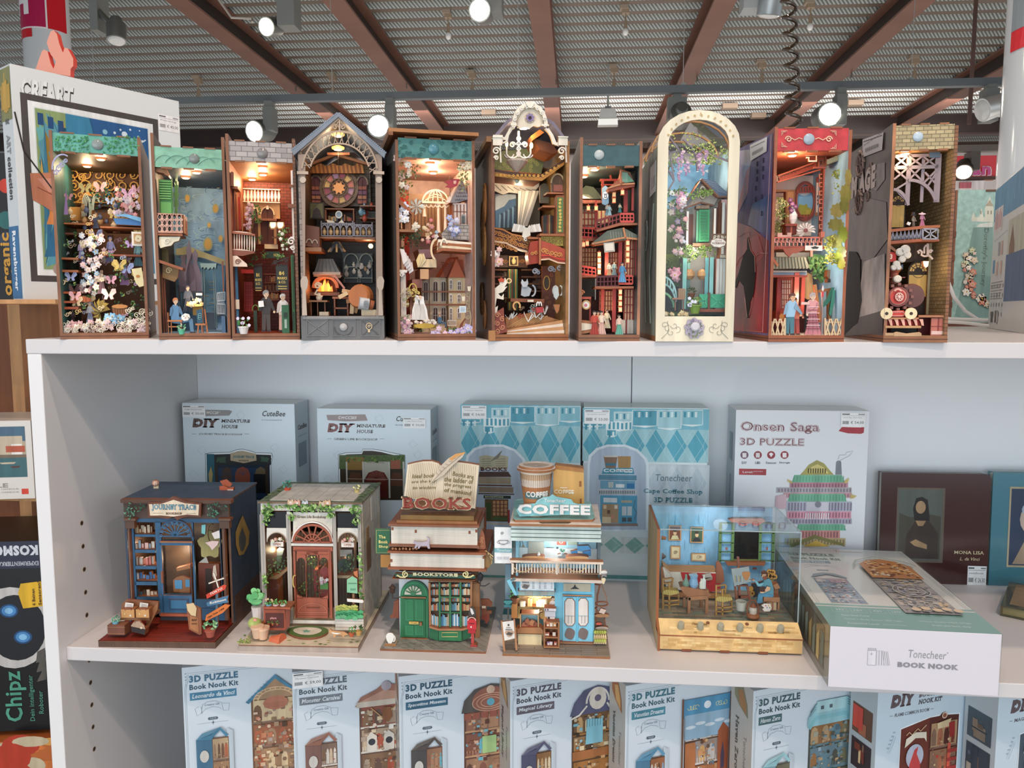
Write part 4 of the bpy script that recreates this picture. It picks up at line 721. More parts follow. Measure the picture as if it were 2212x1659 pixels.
b.ec='8a7a60';st([(1225,1560),(1235,1450),(1222,1380),(1225,1270)],.004,1.6,.002,'a89878');[curl(1215,1300+k*50,16,.004,1,.002,'a89878',a=k)for k in rg(4)];pg([(1210,1240),(1236,1240),(1232,1272),(1214,1272)],.003,.004,'e8dcc4');pg([(1170,1310),(1196,1310),(1192,1340),(1174,1340)],.003,.004,'e8dcc4');st([(1183,1300),(1222,1290)],.004,1.2,.002,'a89878');b('garden_lamp')
rc(1155,1375,1202,1420,.003,.002,'dbe8f0');[st([(1163,1388+k*10),(1194,1388+k*10)],.0026,.4,.0004,'6a90a8')for k in rg(3)];b('blue_notice')
pg([(1150,1545),(1165,1500),(1195,1460),(1200,1466),(1180,1500),(1172,1548)],.006,.003,'7a3a28');b('boat_prow')
fg(1020,1525,92,.02,'a06040','3f6a88','3a5a70',kind='sit',label='small seated figure in blue')
sc('flower',12,(1085,760,1160,890),.008,.018,18,['b8c0e8','98a8d8','d0d4f0']);sc('flower',16,(900,780,1000,940),.02,.05,14,['e07080','e8b8a0','f0e0b0','f4f0e8','88b8d8','d890a0'])
sc('flower',10,(735,680,790,790),.002,.008,22,['dfe4f4','f0f0f4','c8d0e8']);sc('sprig',14,(740,860,900,960),.01,.05,32,['3a5a48','2f4a3a','5a7a50','8a9a60']);sc('flower',8,(820,800,880,850),.008,.02,16,['f6f0e0','f0e4c8'])
b.ec='c0b0a0';[pg([(745+k*14,980+k*24),(775+k*14,985+k*22),(800+k*10,1060+k*18),(770+k*10,1090+k*16)],.008+.002*k,.001,('f4ece8','e8dcd8')[k%2])for k in rg(5)];b('draped_white_figure')
b.ec='b89860';[pg([(880+10*k,1010),(890+12*k,1040+6*k),(870+6*k,1110),(858+8*k,1060)],.015+.001*k,.001,('e8cc90','f0dcb0')[k%2])for k in rg(4)];b('yellow_iris')
rc(742,1125,796,1145,.006,.02,'f0e8dc');rc(750,1145,792,1560,.01,.012,'efe6da');[st([(756+k*9,1150),(756+k*9,1555)],.0094,.6,.0006,'c8bcae')for k in rg(4)];curl(760,1160,16,.005,1.2,.002,'f8f2e8');b('white_column')
R=random.Random(6);A=(.582,-.003);w=.0917;d=.165
fr=Fr((A[0],A[1],0),radians(14),(1020,200,3.016));t=thing('book_nook','ornate nook with a cream baroque arch, crystal chandelier, carved balconies and white curtains','book nook',fr,group='book nooks on the top board')
ze=fr(150,300,0).z;OC='54382a'
slab(b,0,0,0,w,d,.0075,'9a6036','7a4a2c','7a4a2c','5a2c1c');bx(-.0004,-.0004,.0033,w+.0004,d,.0041,'5e3420');b('base')
slab(b,0,.0005,.0075,.0036,d,ze,'7a4c34',OC,'5a3020','9a6a40');b('side_wall','print')
slab(b,w-.0036,.0005,.0075,w,d,ze,'a87848','8a6a40',OC,'9a6a40');b('side_wall','print')
bx(.0036,d-.004,.0075,w-.0036,d-.001,ze,'4a2a1c');b('back_wall','wood')
pass
for sg in(0,1):
 P=[(0,ze),(.018,ze+.022),(w/2,ze+.036),(w/2,ze+.033),(.020,ze+.019),(.004,ze)];P=[(w-x,z)for x,z in P]if sg else P;prism(P,.004,d-.006,'7a7484','5c5a70')
b('roof_shell','print')
b.ec='a88a60';CR='efe6d4'
st([(135,305),(140,282),(195,282),(195,330),(225,318),(232,280),(245,240),(275,225)],-.002,2.6,.004,CR);st([(620,305),(612,300),(565,302),(562,345),(530,330),(520,290),(500,255),(478,232)],-.002,2.6,.004,CR)
st([(165,290),(215,300),(238,262),(262,222)],-.0015,3.6,.004,CR);st([(590,315),(545,335),(520,280),(490,235)],-.0015,3.6,.004,CR)
ar(375,215,106,138,0,180,-.003,4.4,.005,CR,n=18);ar(375,215,88,118,0,180,-.0036,.7,.001,'c8bca0',n=18);pg([(290,215),(300,150),(330,115),(375,100),(420,115),(452,150),(460,215),(430,225),(400,215),(375,235),(345,222),(310,235)],-.0005,.003,'e6dac4');b('baroque_arch')
b.ec='a88a60';[curl(375+103*cos(a),215-128*sin(a),13,-.0042,.9,.0012,'fbf6ea',a=a)for a in[k*PI/9 for k in rg(10)]];blob(378,75,26,22,-.0046,.002,'f6efdf',k=3);rc(250,195,290,215,-.004,.003,CR);rc(450,205,500,218,-.004,.003,CR);b('arch_scrollwork')
el(377,163,34,34,-.0015,.001,'c8b8a0');blob(377,163,26,26,-.0022,.001,'8878a0',k=8,amp=.15,n=40);el(377,163,11,11,-.003,.001,'2a1c28');b('rosette')
for u,v in((165,345),(592,345)):
 b.ec='a88a60';rc(u-30,v-55,u+30,v,-.004,.005,CR);curl(u-8,v+35,26,-.004,1.6,.004,CR);curl(u-8,v+80,16,-.004,1.4,.004,CR,flip=-1);rc(u-32,v-62,u+34,v-52,-.005,.007,'f6efdf');st([(u+18,v),(u+22,v+110)],-.003,1.6,.003,CR);b('corner_capital')
pg([(140,500),(440,540),(560,460),(600,430),(600,465),(450,570),(140,540)],.01,.05,'4a2c1c');pg([(140,515),(300,545),(450,550),(600,450),(600,470),(455,575),(300,565),(140,545)],.008,.003,'b07830');[curl(160+k*27,540 if k<11 else 540-(k-11)*16,9,.007,.7,.001,'e0a84a',a=k)for k in rg(16)];b('gilded_cornice')
pg([(140,400),(200,380),(430,360),(470,440),(450,530),(140,500)],.08,.01,'5a6a4c');[curl(U(150,440),U(400,510),13,.0795,.7,.0005,'8a9a60',a=k)for k in rg(22)];pg([(400,300),(520,330),(560,390),(520,400),(440,370)],.03,.05,'6a3c20');pg([(385,280),(440,240),(470,260),(395,310)],.02,.03,'d88a40');b('vaulted_ceiling')
b.ec='b8b8b8'
CH='f2f0f0';st([(303,250),(303,420)],.02,2.4,.004,CH);[ring(303,300+k*32,12,13,.019,1.2,.003,CH,n=10)for k in rg(4)]
for sg in(-1,1):curl(303+sg*40,340,20,.019,1.6,.003,CH,flip=-sg);ar(303+sg*40,385,40,40,180 if sg>0 else 0,360 if sg>0 else-180,.019,1.5,.003,CH);ar(303+sg*62,400,30,24,180 if sg>0 else 0,350 if sg>0 else-170,.022,1.3,.003,CH);st([(303+sg*78,345),(303+sg*78,392)],.019,1.8,.003,CH);pg([(303+sg*78-8,350),(303+sg*78,320),(303+sg*78+8,350)],.018,.002,'fff0d0')
b('chandelier_arms');p=fr(292,452,.02);lathe((p.x,p.y,p.z),[(.002,-.012),(.008,-.006),(.013,0),(.013,.002),(.002,.003)],'c8b8a8',14);ball((p.x,p.y,p.z-.020),.003,'d8e8d0',10,1.6);b('chandelier_bowl')
for u,v in((225,335),(387,345)):p=fr(u,v,.016);ball(tuple(p),.0018,'ffe0a0',8,2);b('candle_flame','glow5')
p=fr(345,225,.006);lathe((p.x,p.y+.01,p.z),[(.004,0),(.0075,.002)],'ffe8c0',14);b('arch_lamp','glow6');plight(t,(p.x,p.y+.012,p.z-.006),.10);pl(300,1080,.05,.04);pl(300,640,.07,.05)
rc(140,570,440,900,.12,.003,'6a6a60');rc(150,660,285,880,.118,.001,'cfe0ee');pg([(150,770),(210,740),(240,700),(285,690),(285,880),(150,880)],.117,.001,'4a78a8');[pg([(170+k*14,880),(175+k*14,790-k*8),(190+k*14,800-k*8),(192+k*14,880)],.116,.0005,'2f4a6a' if k%2 else '7aa4c8')for k in rg(8)];b('stage_window')
b.ec='8a8a88';CU='b9b7b2'
pg([(145,572),(435,575),(435,610),(400,650),(360,640),(320,660),(280,655),(240,650),(200,665),(145,640)],.10,.004,CU);[st([(150+k*40,600+k*5),(190+k*40,640)],.099,.7,.001,'7a7874')for k in rg(7)];b('curtain_pelmet')
for k in rg(6):b.ec='8a8a88';pg([(300+k*24,640),(326+k*22,640),(330+k*10-20,870),(310+k*8-14,870)],.095-.003*k,.003,('d6d2ca','a9a7a4')[k%2]);b('curtain_fold')
b.ec='a8a090'
for sg in(-1,1):[pg([(355,890),(355+sg*(20+k*16),860-k*2),(355+sg*(34+k*16),905),(355+sg*10,915)],.03+.001*k,.0012,('f4efe6','ddd6ca')[k%2])for k in rg(5)]
pg([(335,880),(375,880),(380,930),(345,950),(325,940)],.028,.003,'efe8da');curl(350,955,16,.026,1.4,.002,'efe8da');b('white_winged_sculpture')
pg([(138,880),(200,890),(260,920),(330,935),(380,940),(380,1045),(300,1020),(220,980),(138,968)],.03,.003,'5a2c1c');[curl(150+(k%9)*27,915+(k//9)*34+(k%9)*7,16,.029,1.1,.0012,'c8843c',a=k,flip=(-1)**k)for k in rg(24)];st([(138,882),(200,892),(260,924),(330,938),(380,940)],.0285,2,.004,'c07a3c');st([(138,968),(220,980),(300,1020),(380,1042)],.0285,2,.004,'e0c0a0');b('carved_gallery')
b.ec='8a3020';pg([(378,975),(440,960),(440,1110),(372,1120),(362,1060)],.02,.02,'a8402c');pg([(440,960),(520,985),(605,1020),(605,1110),(560,1105),(500,1080),(440,1085)],.006,.004,'b04a34');[curl(465+k*26,1030+k*7,17,.005,1.1,.001,'d8924c',a=k*1.4)for k in rg(5)];[curl(392+k*26,1050-k*6,13,.019,1,.001,'d8924c',a=k)for k in rg(3)];st([(440,1090),(500,1084),(560,1108),(605,1112)],.0045,1.6,.003,'e8c8a8');st([(440,1064),(500,1060),(560,1084),(605,1090)],.0045,1.2,.003,'d84030');rc(436,945,448,1120,.004,.004,'a86a40');b('red_carved_balcony')
rc(448,935,600,1000,.016,.002,'a88a3c');fret(b,452,942,596,994,.015,.8,.001,'d8c060',R,r=13);rc(440,918,606,936,.008,.02,'a0623c');rc(360,940,442,956,.02,.03,'a0623c');b('gold_panel')
rc(547,668,600,930,.010,.012,'8a5030');rc(555,682,592,912,.0095,.001,'5a7a4a','d0a040');[curl(573,700+k*22,9,.009,.9,.0006,'e0c060',a=k)for k in rg(10)];b('green_gold_pilaster')
[rc(u0,v,u1,v+14,.015,.03,'b06a42')for u0,u1,v in((488,606,648),(460,545,735))];b('corbel_shelf')
arch(515,535,600,650,.02,.003,'6a4a34',k=1.1);ar(557,590,42,60,0,180,.018,2,.003,'c8a878');rc(530,600,590,645,.0185,.001,'9a5a4a');arch(440,590,500,720,.04,.003,'7a6a50',k=1.1);b('wall_arches')
for k in rg(7):u=462+k*12;rc(u,790+U(0,12),u+10,925,.03,.01,ch(('8a6a40','5a3020','a88050','3a3a34','7a3a2a')));b('tall_book')
rc(140,1060,360,1140,.09,.004,'4a2c1c');[curl(165+k*27,1100,15,.0885,1,.001,'a8703c',a=k,flip=(-1)**k)for k in rg(7)];rc(240,1065,300,1130,.085,.003,'c8b080');rc(248,1073,292,1122,.084,.001,'3a2c24');lathe_jar(b,fr,270,1118,.08,.003,.009,'e8d090');b('frieze_panel')
for k in rg(8):u=232+k*8;rc(u,1150,u+7,1420,.07,.01,('2f5a3c','b8903c','3f7a50','7a3828','244430')[k%5]);b('tall_green_book')
[rc(145+k*0,1150+k*46,235,1160+k*46,.075,.02,'6a4028')for k in rg(5)];[rc(320,1150+k*46,450,1160+k*46,.09,.02,'5a3824')for k in rg(4)];b('bookcase_boards');sc('book',12,(150,1200,215,1380),.078,.09,40,['5a3a2a','8a6a48','3a2a24','a88a60']);sc('book',10,(325,1200,430,1300),.095,.1,40,['5a3a2a','7a5a40','3a2a24'])
rc(455,1130,600,1480,.06,.004,'6a3828');[curl(490+U(-20,60),1160+k*30,14,.0595,.8,.001,'9a6038',a=k)for k in rg(9)];ring(485,1240,20,44,.058,1.4,.002,'b8904a');el(485,1240,14,36,.0585,.001,'4a4034');b('carved_wall')
for u,v in((512,1150),(570,1145),(410,1165)):b.ec='6a6a70';curl(u,v,20,.03,1.6,.002,'b8b6bc');curl(u+20,v+8,14,.031,1.2,.002,'a8a6b0',flip=-1);b('silver_scroll')
b.ec='8a8a90';pg([(325,1240),(318,1320),(340,1330),(372,1325),(388,1280),(362,1262),(345,1262)],.03,.003,'b4bac0');pg([(318,1240),(325,1215),(338,1232),(352,1230),(360,1212),(366,1245),(355,1268),(330,1268)],.028,.003,'c4cad0');ar(388,1290,24,36,-90,80,.031,1.8,.002,'b4bac0');b('silver_cat')
pg([(250,1340),(470,1345),(470,1370),(250,1362)],.03,.03,'8a5030');rc(270,1362,285,1420,.032,.004,'7a4428');rc(452,1368,466,1440,.032,.004,'7a4428');ar(290,1390,22,26,-30,250,.028,2,.003,'e0b070');rc(360,1350,400,1364,.025,.01,'e8dcc8');b('writing_desk')
b.ec='9a9a94';EW='eeeae0';ring(543,1290,16,30,.02,1.6,.003,EW);pg([(528,1270),(560,1265),(566,1320),(548,1350),(532,1330)],.019,.004,'dce4e2');ar(572,1290,16,32,-80,90,.02,1.4,.003,EW);pg([(530,1380),(572,1380),(565,1420),(552,1440),(540,1415)],.02,.003,'b87848');b('white_ewer')
b.ec='9a8060';OR='f0e6d4';pg([(142,1280),(180,1250),(175,1215),(200,1225),(215,1205),(228,1240),(210,1268),(230,1262),(200,1300),(170,1310),(190,1330),(206,1310),(205,1350),(160,1340),(150,1400),(168,1390),(160,1440),(142,1440)],.004,.003,OR);ring(240,1226,14,14,.004,1.4,.002,'e8c890');blob(190,1222,20,14,.003,.001,'c85030');b('white_heraldic_sculpture')
pg([(140,1440),(205,1400),(210,1480),(230,1560),(140,1580)],.004,.003,'8a4030');[curl(165+(k%2)*32,1450+k*26,18,.003,1.2,.001,'c8805c',a=k)for k in rg(5)];b('red_scroll_fence')
b.ec='b08a60';pg([(142,1110),(160,1040),(185,1010),(180,1060),(160,1100)],.006,.002,'f2dcd8');sc('flower',5,(142,1020,180,1120),.002,.006,20,['f4e8e0','e8b0a8']);b('pale_orchid')
for k in rg(5):pg([(225,1545-k*4+k*12),(600,1490+k*22-10),(600,1512+k*22-10),(225,1562+k*8)],.012-.003*k+.004,.03,('c89868','e6d6c4')[k%2],'a06a40');b('slanted_floor_step')
pg([(215,1470),(400,1430),(560,1480),(590,1500),(225,1545)],.03,.03,'b07a4a');[st([(230+k*24,1530-k*4),(330+k*20,1470-k*2)],.0295,.8,.001,'d8a868')for k in rg(9)];b('parquet_floor')
sc('crystal',7,(225,1440,480,1500),.012,.026,52,['e4e4e0','d0d8d8','f0ece4']);sc('scroll',10,(260,1380,470,1470),.02,.04,13,['e8dcc0','c8a070','b04a3a','8aa0a8'])
pg([(415,1400),(460,1395),(466,1430),(420,1438)],.018,.006,'b83a3c');[ar(428+k*16,1390,8,26,0,180,.016,1.3,.002,'f0ece8')for k in rg(2)];b('rabbit_figure')
for(y0,z0,r,c)in((.055,.165,.014,'a86a38'),(.075,.14,.018,'8a5a34'),(.06,.115,.014,'b07840'),(.09,.05,.012,'7a5030'),(.06,.03,.01,'8a5a34')):
 for k in rg(3):pts=[(-.0012,y0+r*(1-k*.28)*cos(a),z0+1.7*r*(1-k*.28)*sin(a))for a in[x*.35 for x in rg(19)]];tube(pts,.0011,c,5)
b('side_relief')
bx(-.004,-.001,0,.004,.004,.012,'b07a48');bx(-.006,-.002,ze-.004,.0,d,ze+.002,'8a6038');b('side_moulding')
R=random.Random(7)
fr,t=nook('narrow red tavern nook with tiled pagoda roofs, balconies of robed figures and hanging lanterns',(.683,-.003),4.2,.0708,(1020,200,3.016),(705,290),(1098,315),(860,478),'6a4a3a','3a2a2c','3a4a54','2a2c34',(860,345),'35585c',sensor=(827,406,31,'b8c0c0'),lamps=((797,491),(725,540)),mats=('print','cloudy','wood'),power=.05,ceil='34464a')
RD='a83a34';pg([(705,640),(740,605),(790,615),(820,650),(850,690),(705,700)],.14,.002,'7a8a78');pg([(705,660),(760,665),(790,690),(705,700)],.135,.001,'c8d0c0');b('painted_hill','brushed')
def roof(pts,y,th,c,tiles=None,und='a05a3c',name='tiled_roof'):
 b=MB(fr,und);b.pg(pts,y,th,c);
 if tiles:(u0,v0),(u1,v1),h,n=tiles;[b.st([(u0+(u1-u0)*k/n,v0+(v1-v0)*k/n),(u0+(u1-u0)*(k+.5)/n-4,v0+h+(v1-v0)*k/n)],y-.0006,1.1,.0012,mix(c,'ffffff',.18))for k in rg(n+1)]
 return b.o(name,t)
roof([(880,625),(1058,588),(1058,612),(890,645)],.014,.02,'b05a3c');roof([(888,620),(960,560),(975,502),(990,505),(1030,520),(1058,590),(1040,600)],.018,.02,'8a5a40');roof([(975,515),(1005,520),(1055,580),(990,590)],.012,.02,'5f8a72',((978,520),(1010,522),62,6));st([(972,600),(968,540),(972,502)],.011,2.4,.004,'b06a48');st([(885,622),(965,598),(1060,592)],.011,1.8,.003,'c88a60');b('roof_ridge')
roof([(780,980),(880,900),(985,880),(1080,930),(1078,952),(1000,960),(800,992)],.010,.03,'5a6254',((900,905),(1040,915),46,8));st([(780,985),(990,945),(1080,955)],.008,2,.004,'c08458');st([(985,880),(1000,950)],.008,2.2,.004,'b87a50');b('eave_board')
roof([(705,700),(850,700),(850,715),(830,722),(705,724)],.07,.02,'8a4434',((710,702),(840,702),16,12));roof([(705,660),(770,690),(705,692)],.08,.02,'d8d8d0')
rc(835,562,952,575,.06,.01,RD);rc(845,575,858,700,.06,.006,RD);rc(925,575,938,640,.06,.006,RD);st([(840,600),(945,600)],.06,1.6,.004,RD);st([(900,530),(905,562)],.06,2,.004,RD);b('gate_frame')
pg([(846,622),(868,605),(888,622),(890,720),(868,735),(846,725)],.03,.002,'6a90b0');el(868,670,18,24,.0294,.0006,'e8ecec');st([(856,660),(880,660)],.0288,.7,.0004,'244a78');rc(860,666,877,684,.0288,.0004,'244a78');rc(864,670,873,680,.0284,.0004,'e8ecec');b('wine_sign',label='blue hanging sign with a white roundel')
for u0,v0,u1,v1,y in((990,600,1012,780,.03),(1040,600,1052,770,.02),(955,970,975,1250,.02),(865,1030,885,1190,.03),(915,1275,935,1560,.02),(840,1280,858,1560,.05),(706,720,716,960,.06),(800,700,812,900,.05),(1065,960,1078,1190,.015)):
 rc(u0,v0,u1,v1,y,.004,RD,'7a241f');b('red_column')
def rrail(pts,h,y,n,c=RD):b=MB(fr,'6a1f1c');rail(b,pts,h,y,c,n,1.6,.0025);(u0,v0),(u1,v1)=pts[0],pts[-1];b.st([(u,v+h*.5)for u,v in pts],y,1.2,.002,c);b('red_railing')
rrail([(812,835),(965,790)],62,.012,6,'7a2a28');rrail([(965,790),(1052,790)],50,.010,4,'c04a40');rrail([(812,1200),(955,1195)],66,.012,6,'5a2024');rrail([(955,1195),(1045,1195)],50,.010,4,'c04a40');rrail([(706,1130),(805,1145)],50,.03,4,'b84038');rrail([(706,880),(860,890)],60,.05,6,'a83a34')
pg([(808,895),(965,848),(1088,850),(1085,862),(965,866),(812,908)],.008,.04,'9a5a3c');b('balcony_floor');rc(800,1262,1052,1276,.008,.04,'9a5a3c');rc(700,1190,822,1204,.028,.04,'8a4a34');rc(702,950,840,966,.045,.03,'9a5a3c');b('balcony_floor')
rc(705,760,800,880,.09,.002,'d8c8a8');[rc(706+k*24,760,712+k*24,880,.088,.002,RD)for k in rg(5)];[rc(705,780+k*40,850,786+k*40,.088,.002,RD)for k in rg(3)];rc(810,770,900,850,.07,.002,'f0d8a8');[rc(812+k*26,770,818+k*26,850,.069,.002,RD)for k in rg(4)];b('paper_windows')
for(u0,v0,u1,v1,y)in((990,960,1085,1200,.03),(990,1280,1085,1480,.03),(830,1290,920,1420,.06),(880,1040,960,1180,.05),(716,1010,810,1130,.1)):
 rc(u0,v0,u1,v1,y,.002,'d9b088');n=5
 for k in rg(n+1):rc(u0+(u1-u0)*k/n-2,v0,u0+(u1-u0)*k/n+3,v1,y-.001,.002,'8a2a24')
 for k in rg(4):rc(u0,v0+(v1-v0)*k/4,u1,v0+(v1-v0)*k/4+5,y-.001,.002,'8a2a24')
 b('lattice_screen')
rc(930,1480,1085,1570,.03,.004,'d8ccc0');rc(1000,1480,1008,1570,.029,.002,'8a2a24');b('plaster_panel');rc(705,1205,805,1330,.1,.004,'1c1618');rc(800,1205,806,1350,.098,.002,'e8f0ff');rc(705,1010,960,1560,.13,.003,'5a1c1c');b('ground_floor_wall')
pg([(855,980),(925,975),(930,1035),(862,1042)],.008,.003,'b8b4a8');pg([(862,988),(918,983),(922,1027),(868,1033)],.0074,.0006,'d8d0c0');b('name_board')
for(u,v0,n_,y)in((1014,965,4,.006),(966,1285,4,.006),(828,1040,4,.03),(725,975,1,.03),(750,968,1,.03),(980,635,1,.006),(757,738,1,.04),(808,738,1,.04),(925,650,2,.03)):
 for k in rg(n_):v=v0+k*38;rc(u-10,v,u+10,v+28,y,.005,'f4c890');rc(u-12,v-3,u+12,v+1,y-.0005,.006,'c85a38');rc(u-12,v+27,u+12,v+31,y-.0005,.006,'c85a38');rc(u-2,v-12,u+2,v,y+.002,.001,'c85a38');b('paper_lantern','glow0.5')
for(u,v,h,y,hr,tp,lw)in((893,1200,68*1.4,.02,'2a2420','f0e0c8','d8b080'),(925,1190,90,.03,'2a2420','9ac0c8','7aa0b0'),(978,1235,128,.008,'2a2420','4a8ab8','5a9ac8'),(895,800,70,.03,'3a3028','8ab8c8','9ac8d8'),(962,780,60,.025,'2a2420','e8d8b8','3a9a9a'),(880,800,80,.035,'3a3028','e8dcc8','7aa8b8'),(797,1578,155,.004,'2a2420','c84a34','b03828'),(843,1575,150,.008,'2a2420','f0d8c0','e8b8a8'),(878,1535,120,.02,'2a2420','e4dcc0','d8d0b0'),(958,1578,130,.004,'2a2420','f0ccb8','6ab8a0'),(820,1565,140,.012,'2a2420','e8a880','d88a70')):
 fg(u,v,h,y,hr,tp,lw,kind='robe')
rc(703,1330,775,1345,.01,.02,'b04a38');rc(706,1345,714,1570,.012,.004,'8a2a24');rc(764,1345,772,1500,.012,.004,'8a2a24');pg([(703,1480),(790,1490),(790,1560),(703,1575)],.008,.01,'a86a40');pg([(710,1500),(780,1508),(780,1540),(710,1552)],.0075,.001,'e8d8c0');curl(712,1305,20,.01,1.4,.002,'c87848');b('tavern_stall')
ring(743,1383,25,27,.006,1.4,.002,'c8a060');el(743,1383,21,23,.0065,.001,'f0e8dc');blob(740,1385,10,10,.006,.0006,'d07080',k=5);b('round_fan')
pl(860,1120,.02,.03);pl(850,1400,.02,.03)
R=random.Random(8);A=(.771,-.003);w=.088;d=.165
fr=Fr((A[0],A[1],0),radians(1.8),(1370,220,3.129));t=thing('book_nook','cream arched nook with wisteria, pink cottage and a CLOS NORMAND sign behind clear film','book nook',fr,group='book nooks on the top board')
CRM='ece2c8';out=[(142,1615),(205,270),(222,190),(262,125),(325,75),(405,57),(500,62),(575,90),(640,148),(684,218),(706,290),(665,1618)]
a0=fr(142,1615,0).x;zs=fr(180,280,0).z;zt=fr(450,57,0).z;zi=fr(400,1450,0).z
cx=w/2;b.ec='c09a68';n=12;top=[(cx+(w/2+.0015)*cos(PI*k/n),zs+(zt-zs)*sin(PI*k/n))for k in rg(n+1)];ins=[(cx+(w/2-.0105)*cos(PI*k/n),zs+(zt-zs-.0105)*sin(PI*k/n))for k in rg(n+1)]
O=[(w+.0,.0)]+top+[(0,0)];I=[(w-.010,zi)]+ins+[(.010,zi)];m=len(O)
vs=[(x,-.002,z)for x,z in O]+[(x,-.002,z)for x,z in I]+[(x,.0012,z)for x,z in O]+[(x,.0012,z)for x,z in I]
fs=[];
for i in rg(m):
 j=(i+1)%m;fs+=[[i,j,m+j,m+i],[2*m+i,3*m+i,3*m+j,2*m+j],[m+i,m+j,3*m+j,3*m+i],[j,i,2*m+i,2*m+j]]
add(vs,fs,sum([[CRM,CRM,'b98a58','b98a58']for _ in rg(m)],[]));b('front_frame')
b.ec='c8a070';[curl(*(lambda P:P)((450+235*cos(a),305-215*sin(a))),9,-.0026,.5,.0005,'d8bc80',a=a*3)for a in[.35+k*.2 for k in rg(13)]];st([(445,88),(450,70),(458,88)],-.0026,.7,.0005,'d8bc80');b('gilt_pattern')
b.ec='8a8474'
for sg,u in((1,235),(-1,585)):[curl(u+sg*(k*22-30),1530+(k%3)*24-20,26,-.0026,.35,.0004,'9a9484',a=k*1.1,flip=sg,turns=.9)for k in rg(5)];st([(u-sg*10,1480),(u,1550),(u-sg*50,1600)],-.0026,.4,.0004,'9a9484')
b('line_drawn_flowers');b.ec='7a6a50';blob(407,1530,66,68,-.0035,.0015,'b8aebc',k=9,amp=.08,n=44);leaves(R,407,1530,58,58,-.0055,-.0038,46,3,['a89ab8','8a9a60','c8c0d0','7a8a78']);b('flower_wreath')
p=fr(412,1520,-.005);lathe((p.x,p.y,p.z),[(.0052,0),(.0052,.0012),(.0035,.0024)],'d5d2d8',18,(0,-1,0));b('touch_sensor','gloss',smooth=True)
slab(b,0,.0012,0,w,d,.006,'a86a3c','a86a3c','a86a3c','6a5a40');b('base')
slab(b,0,.0012,.006,.003,d,zs,'b98a58','9ba494','8aa0a8','b98a58');b('side_wall','brushed')
slab(b,w-.003,.0012,.006,w,d,zs,'b98a58','9fc0d0','7a8a80','b98a58');b('side_wall','brushed')
bx(.003,d-.004,.006,w-.003,d-.001,zs+.01,'6f9a5a');b('back_wall','brushed')
rc(200,420,660,720,d-.012,.003,'7ab4d8');[blob(U(230,600),U(470,640),U(30,60),18,d-.0125-.0003*k,.0002,'e8f0f4',k=3)for k in rg(7)];rc(200,690,400,1060,d-.0115,.003,'6a7a48');rc(200,1030,420,1120,d-.012,.003,'8aa040');b('painted_sky','print')
vs=[(x,.0012,z)for x,z in top]+[(x,d,z)for x,z in top];k=len(top);add(vs,[[i,i+1,k+i+1,k+i]for i in rg(k-1)],'ffffff');b('clear_vault','acrylic')
[ribbon(top,y,.002,.003,'b98a58')for y in(.05,.11,d-.004)];b('vault_ribs')
a_=fr(650,1440,.0014);c_=fr(200,300,.0014);add([(.009,.0014,zi),(w-.009,.0014,zi),(w-.009,.0014,zs),(.009,.0014,zs)],[[0,1,2,3]],'ffffff');b('clear_window','acrylic')
for(box,n_,y0,y1,cs)in(((240,220,560,400),26,.01,.09,['b8c46a','d0dc90','8a9a50','c8d080']),((470,300,650,420),14,.02,.06,['c0cc70','8a9a50','d8e090']),((210,380,300,480),5,.02,.06,['a8a8b8','8a9a60']),((200,590,340,700),12,.01,.05,['6a8a4a','8aaa58','4a6a3a']),((255,690,345,900),16,.012,.04,['6a8a4a','9ab868','4a6a3a']),((290,980,550,1060),26,.012,.03,['7a9a48','a0b858','5a7a3a']),((380,600,510,650),8,.02,.03,['9aba58','7a9a48']),((200,1080,320,1260),14,.03,.08,['4a6a3a','6a8a4a'])):
 sc('sprig',n_,box,y0,y1,30,cs)
for(u,v,n_)in((325,335,9),(300,380,7),(440,355,9),(485,335,6),(370,410,6),(350,430,6),(305,470,6),(465,430,6)):
 b.ec='b88a9a';[blob(u+U(-9,9)*(1-k/n_*.6),v+k*12,13*(1-k/n_*.55),9,.02+.001*(k%3),.002,ch(('e0b0cc','d098c0','f0c8d8','b890c0')),k=4,n=14)for k in rg(n_)];b('wisteria_cluster')
b.ec='7a6a70';[st(P,.03,1.8,.003,'9a8a94')for P in([(215,350),(300,330),(400,370),(470,320),(560,370),(640,400)],[(330,250),(390,300),(420,380),(430,470)],[(210,450),(240,470),(270,530),(230,600)],[(240,240),(300,320),(350,400),(400,420)])];st([(205,300),(240,340),(270,520)],.03,1.4,.002,'a898a4');b('wisteria_branches')
PK='e8b8b4';pg([(350,730),(455,690),(570,640),(640,690),(640,1440),(350,1440)],.05,.05,'a8a49c','c89090');rc(590,660,642,1400,.03,.05,PK);rc(555,1060,628,1400,.025,.03,'f0c8c0');[rc(u,v0,u+9,v1,.024,.006,'f2ece4')for u,v0,v1 in((596,680,1030),(560,1060,1400),(580,1060,1400),(600,1060,1400),(540,720,960),(355,740,1000))];rc(580,1035,640,1055,.022,.02,'d8c8b4');b('pink_cottage_walls')
pg([(345,715),(400,600),(460,525),(470,520),(570,640),(540,700),(455,680)],.046,.003,'c8beb0');b('gable_board')
pg([(455,518),(545,535),(645,630),(640,640),(570,638)],.03,.04,'5f7088');[st([(470+k*18,530+k*14),(560+k*14,552+k*14)],.0295,.7,.0008,'8a9cb0')for k in rg(6)];pg([(400,610),(455,522),(462,528),(425,600),(350,712),(338,720)],.04,.04,'4a6070');st([(452,520),(572,642),(646,642)],.028,2,.004,'8a5a3c');st([(340,720),(452,680),(535,700)],.042,2,.004,'8a5a3c');b('slate_roof')
ring(463,612,18,40,.042,1.8,.003,'e8dcc8');el(463,612,13,33,.0425,.001,'6a5848');b('oval_window')
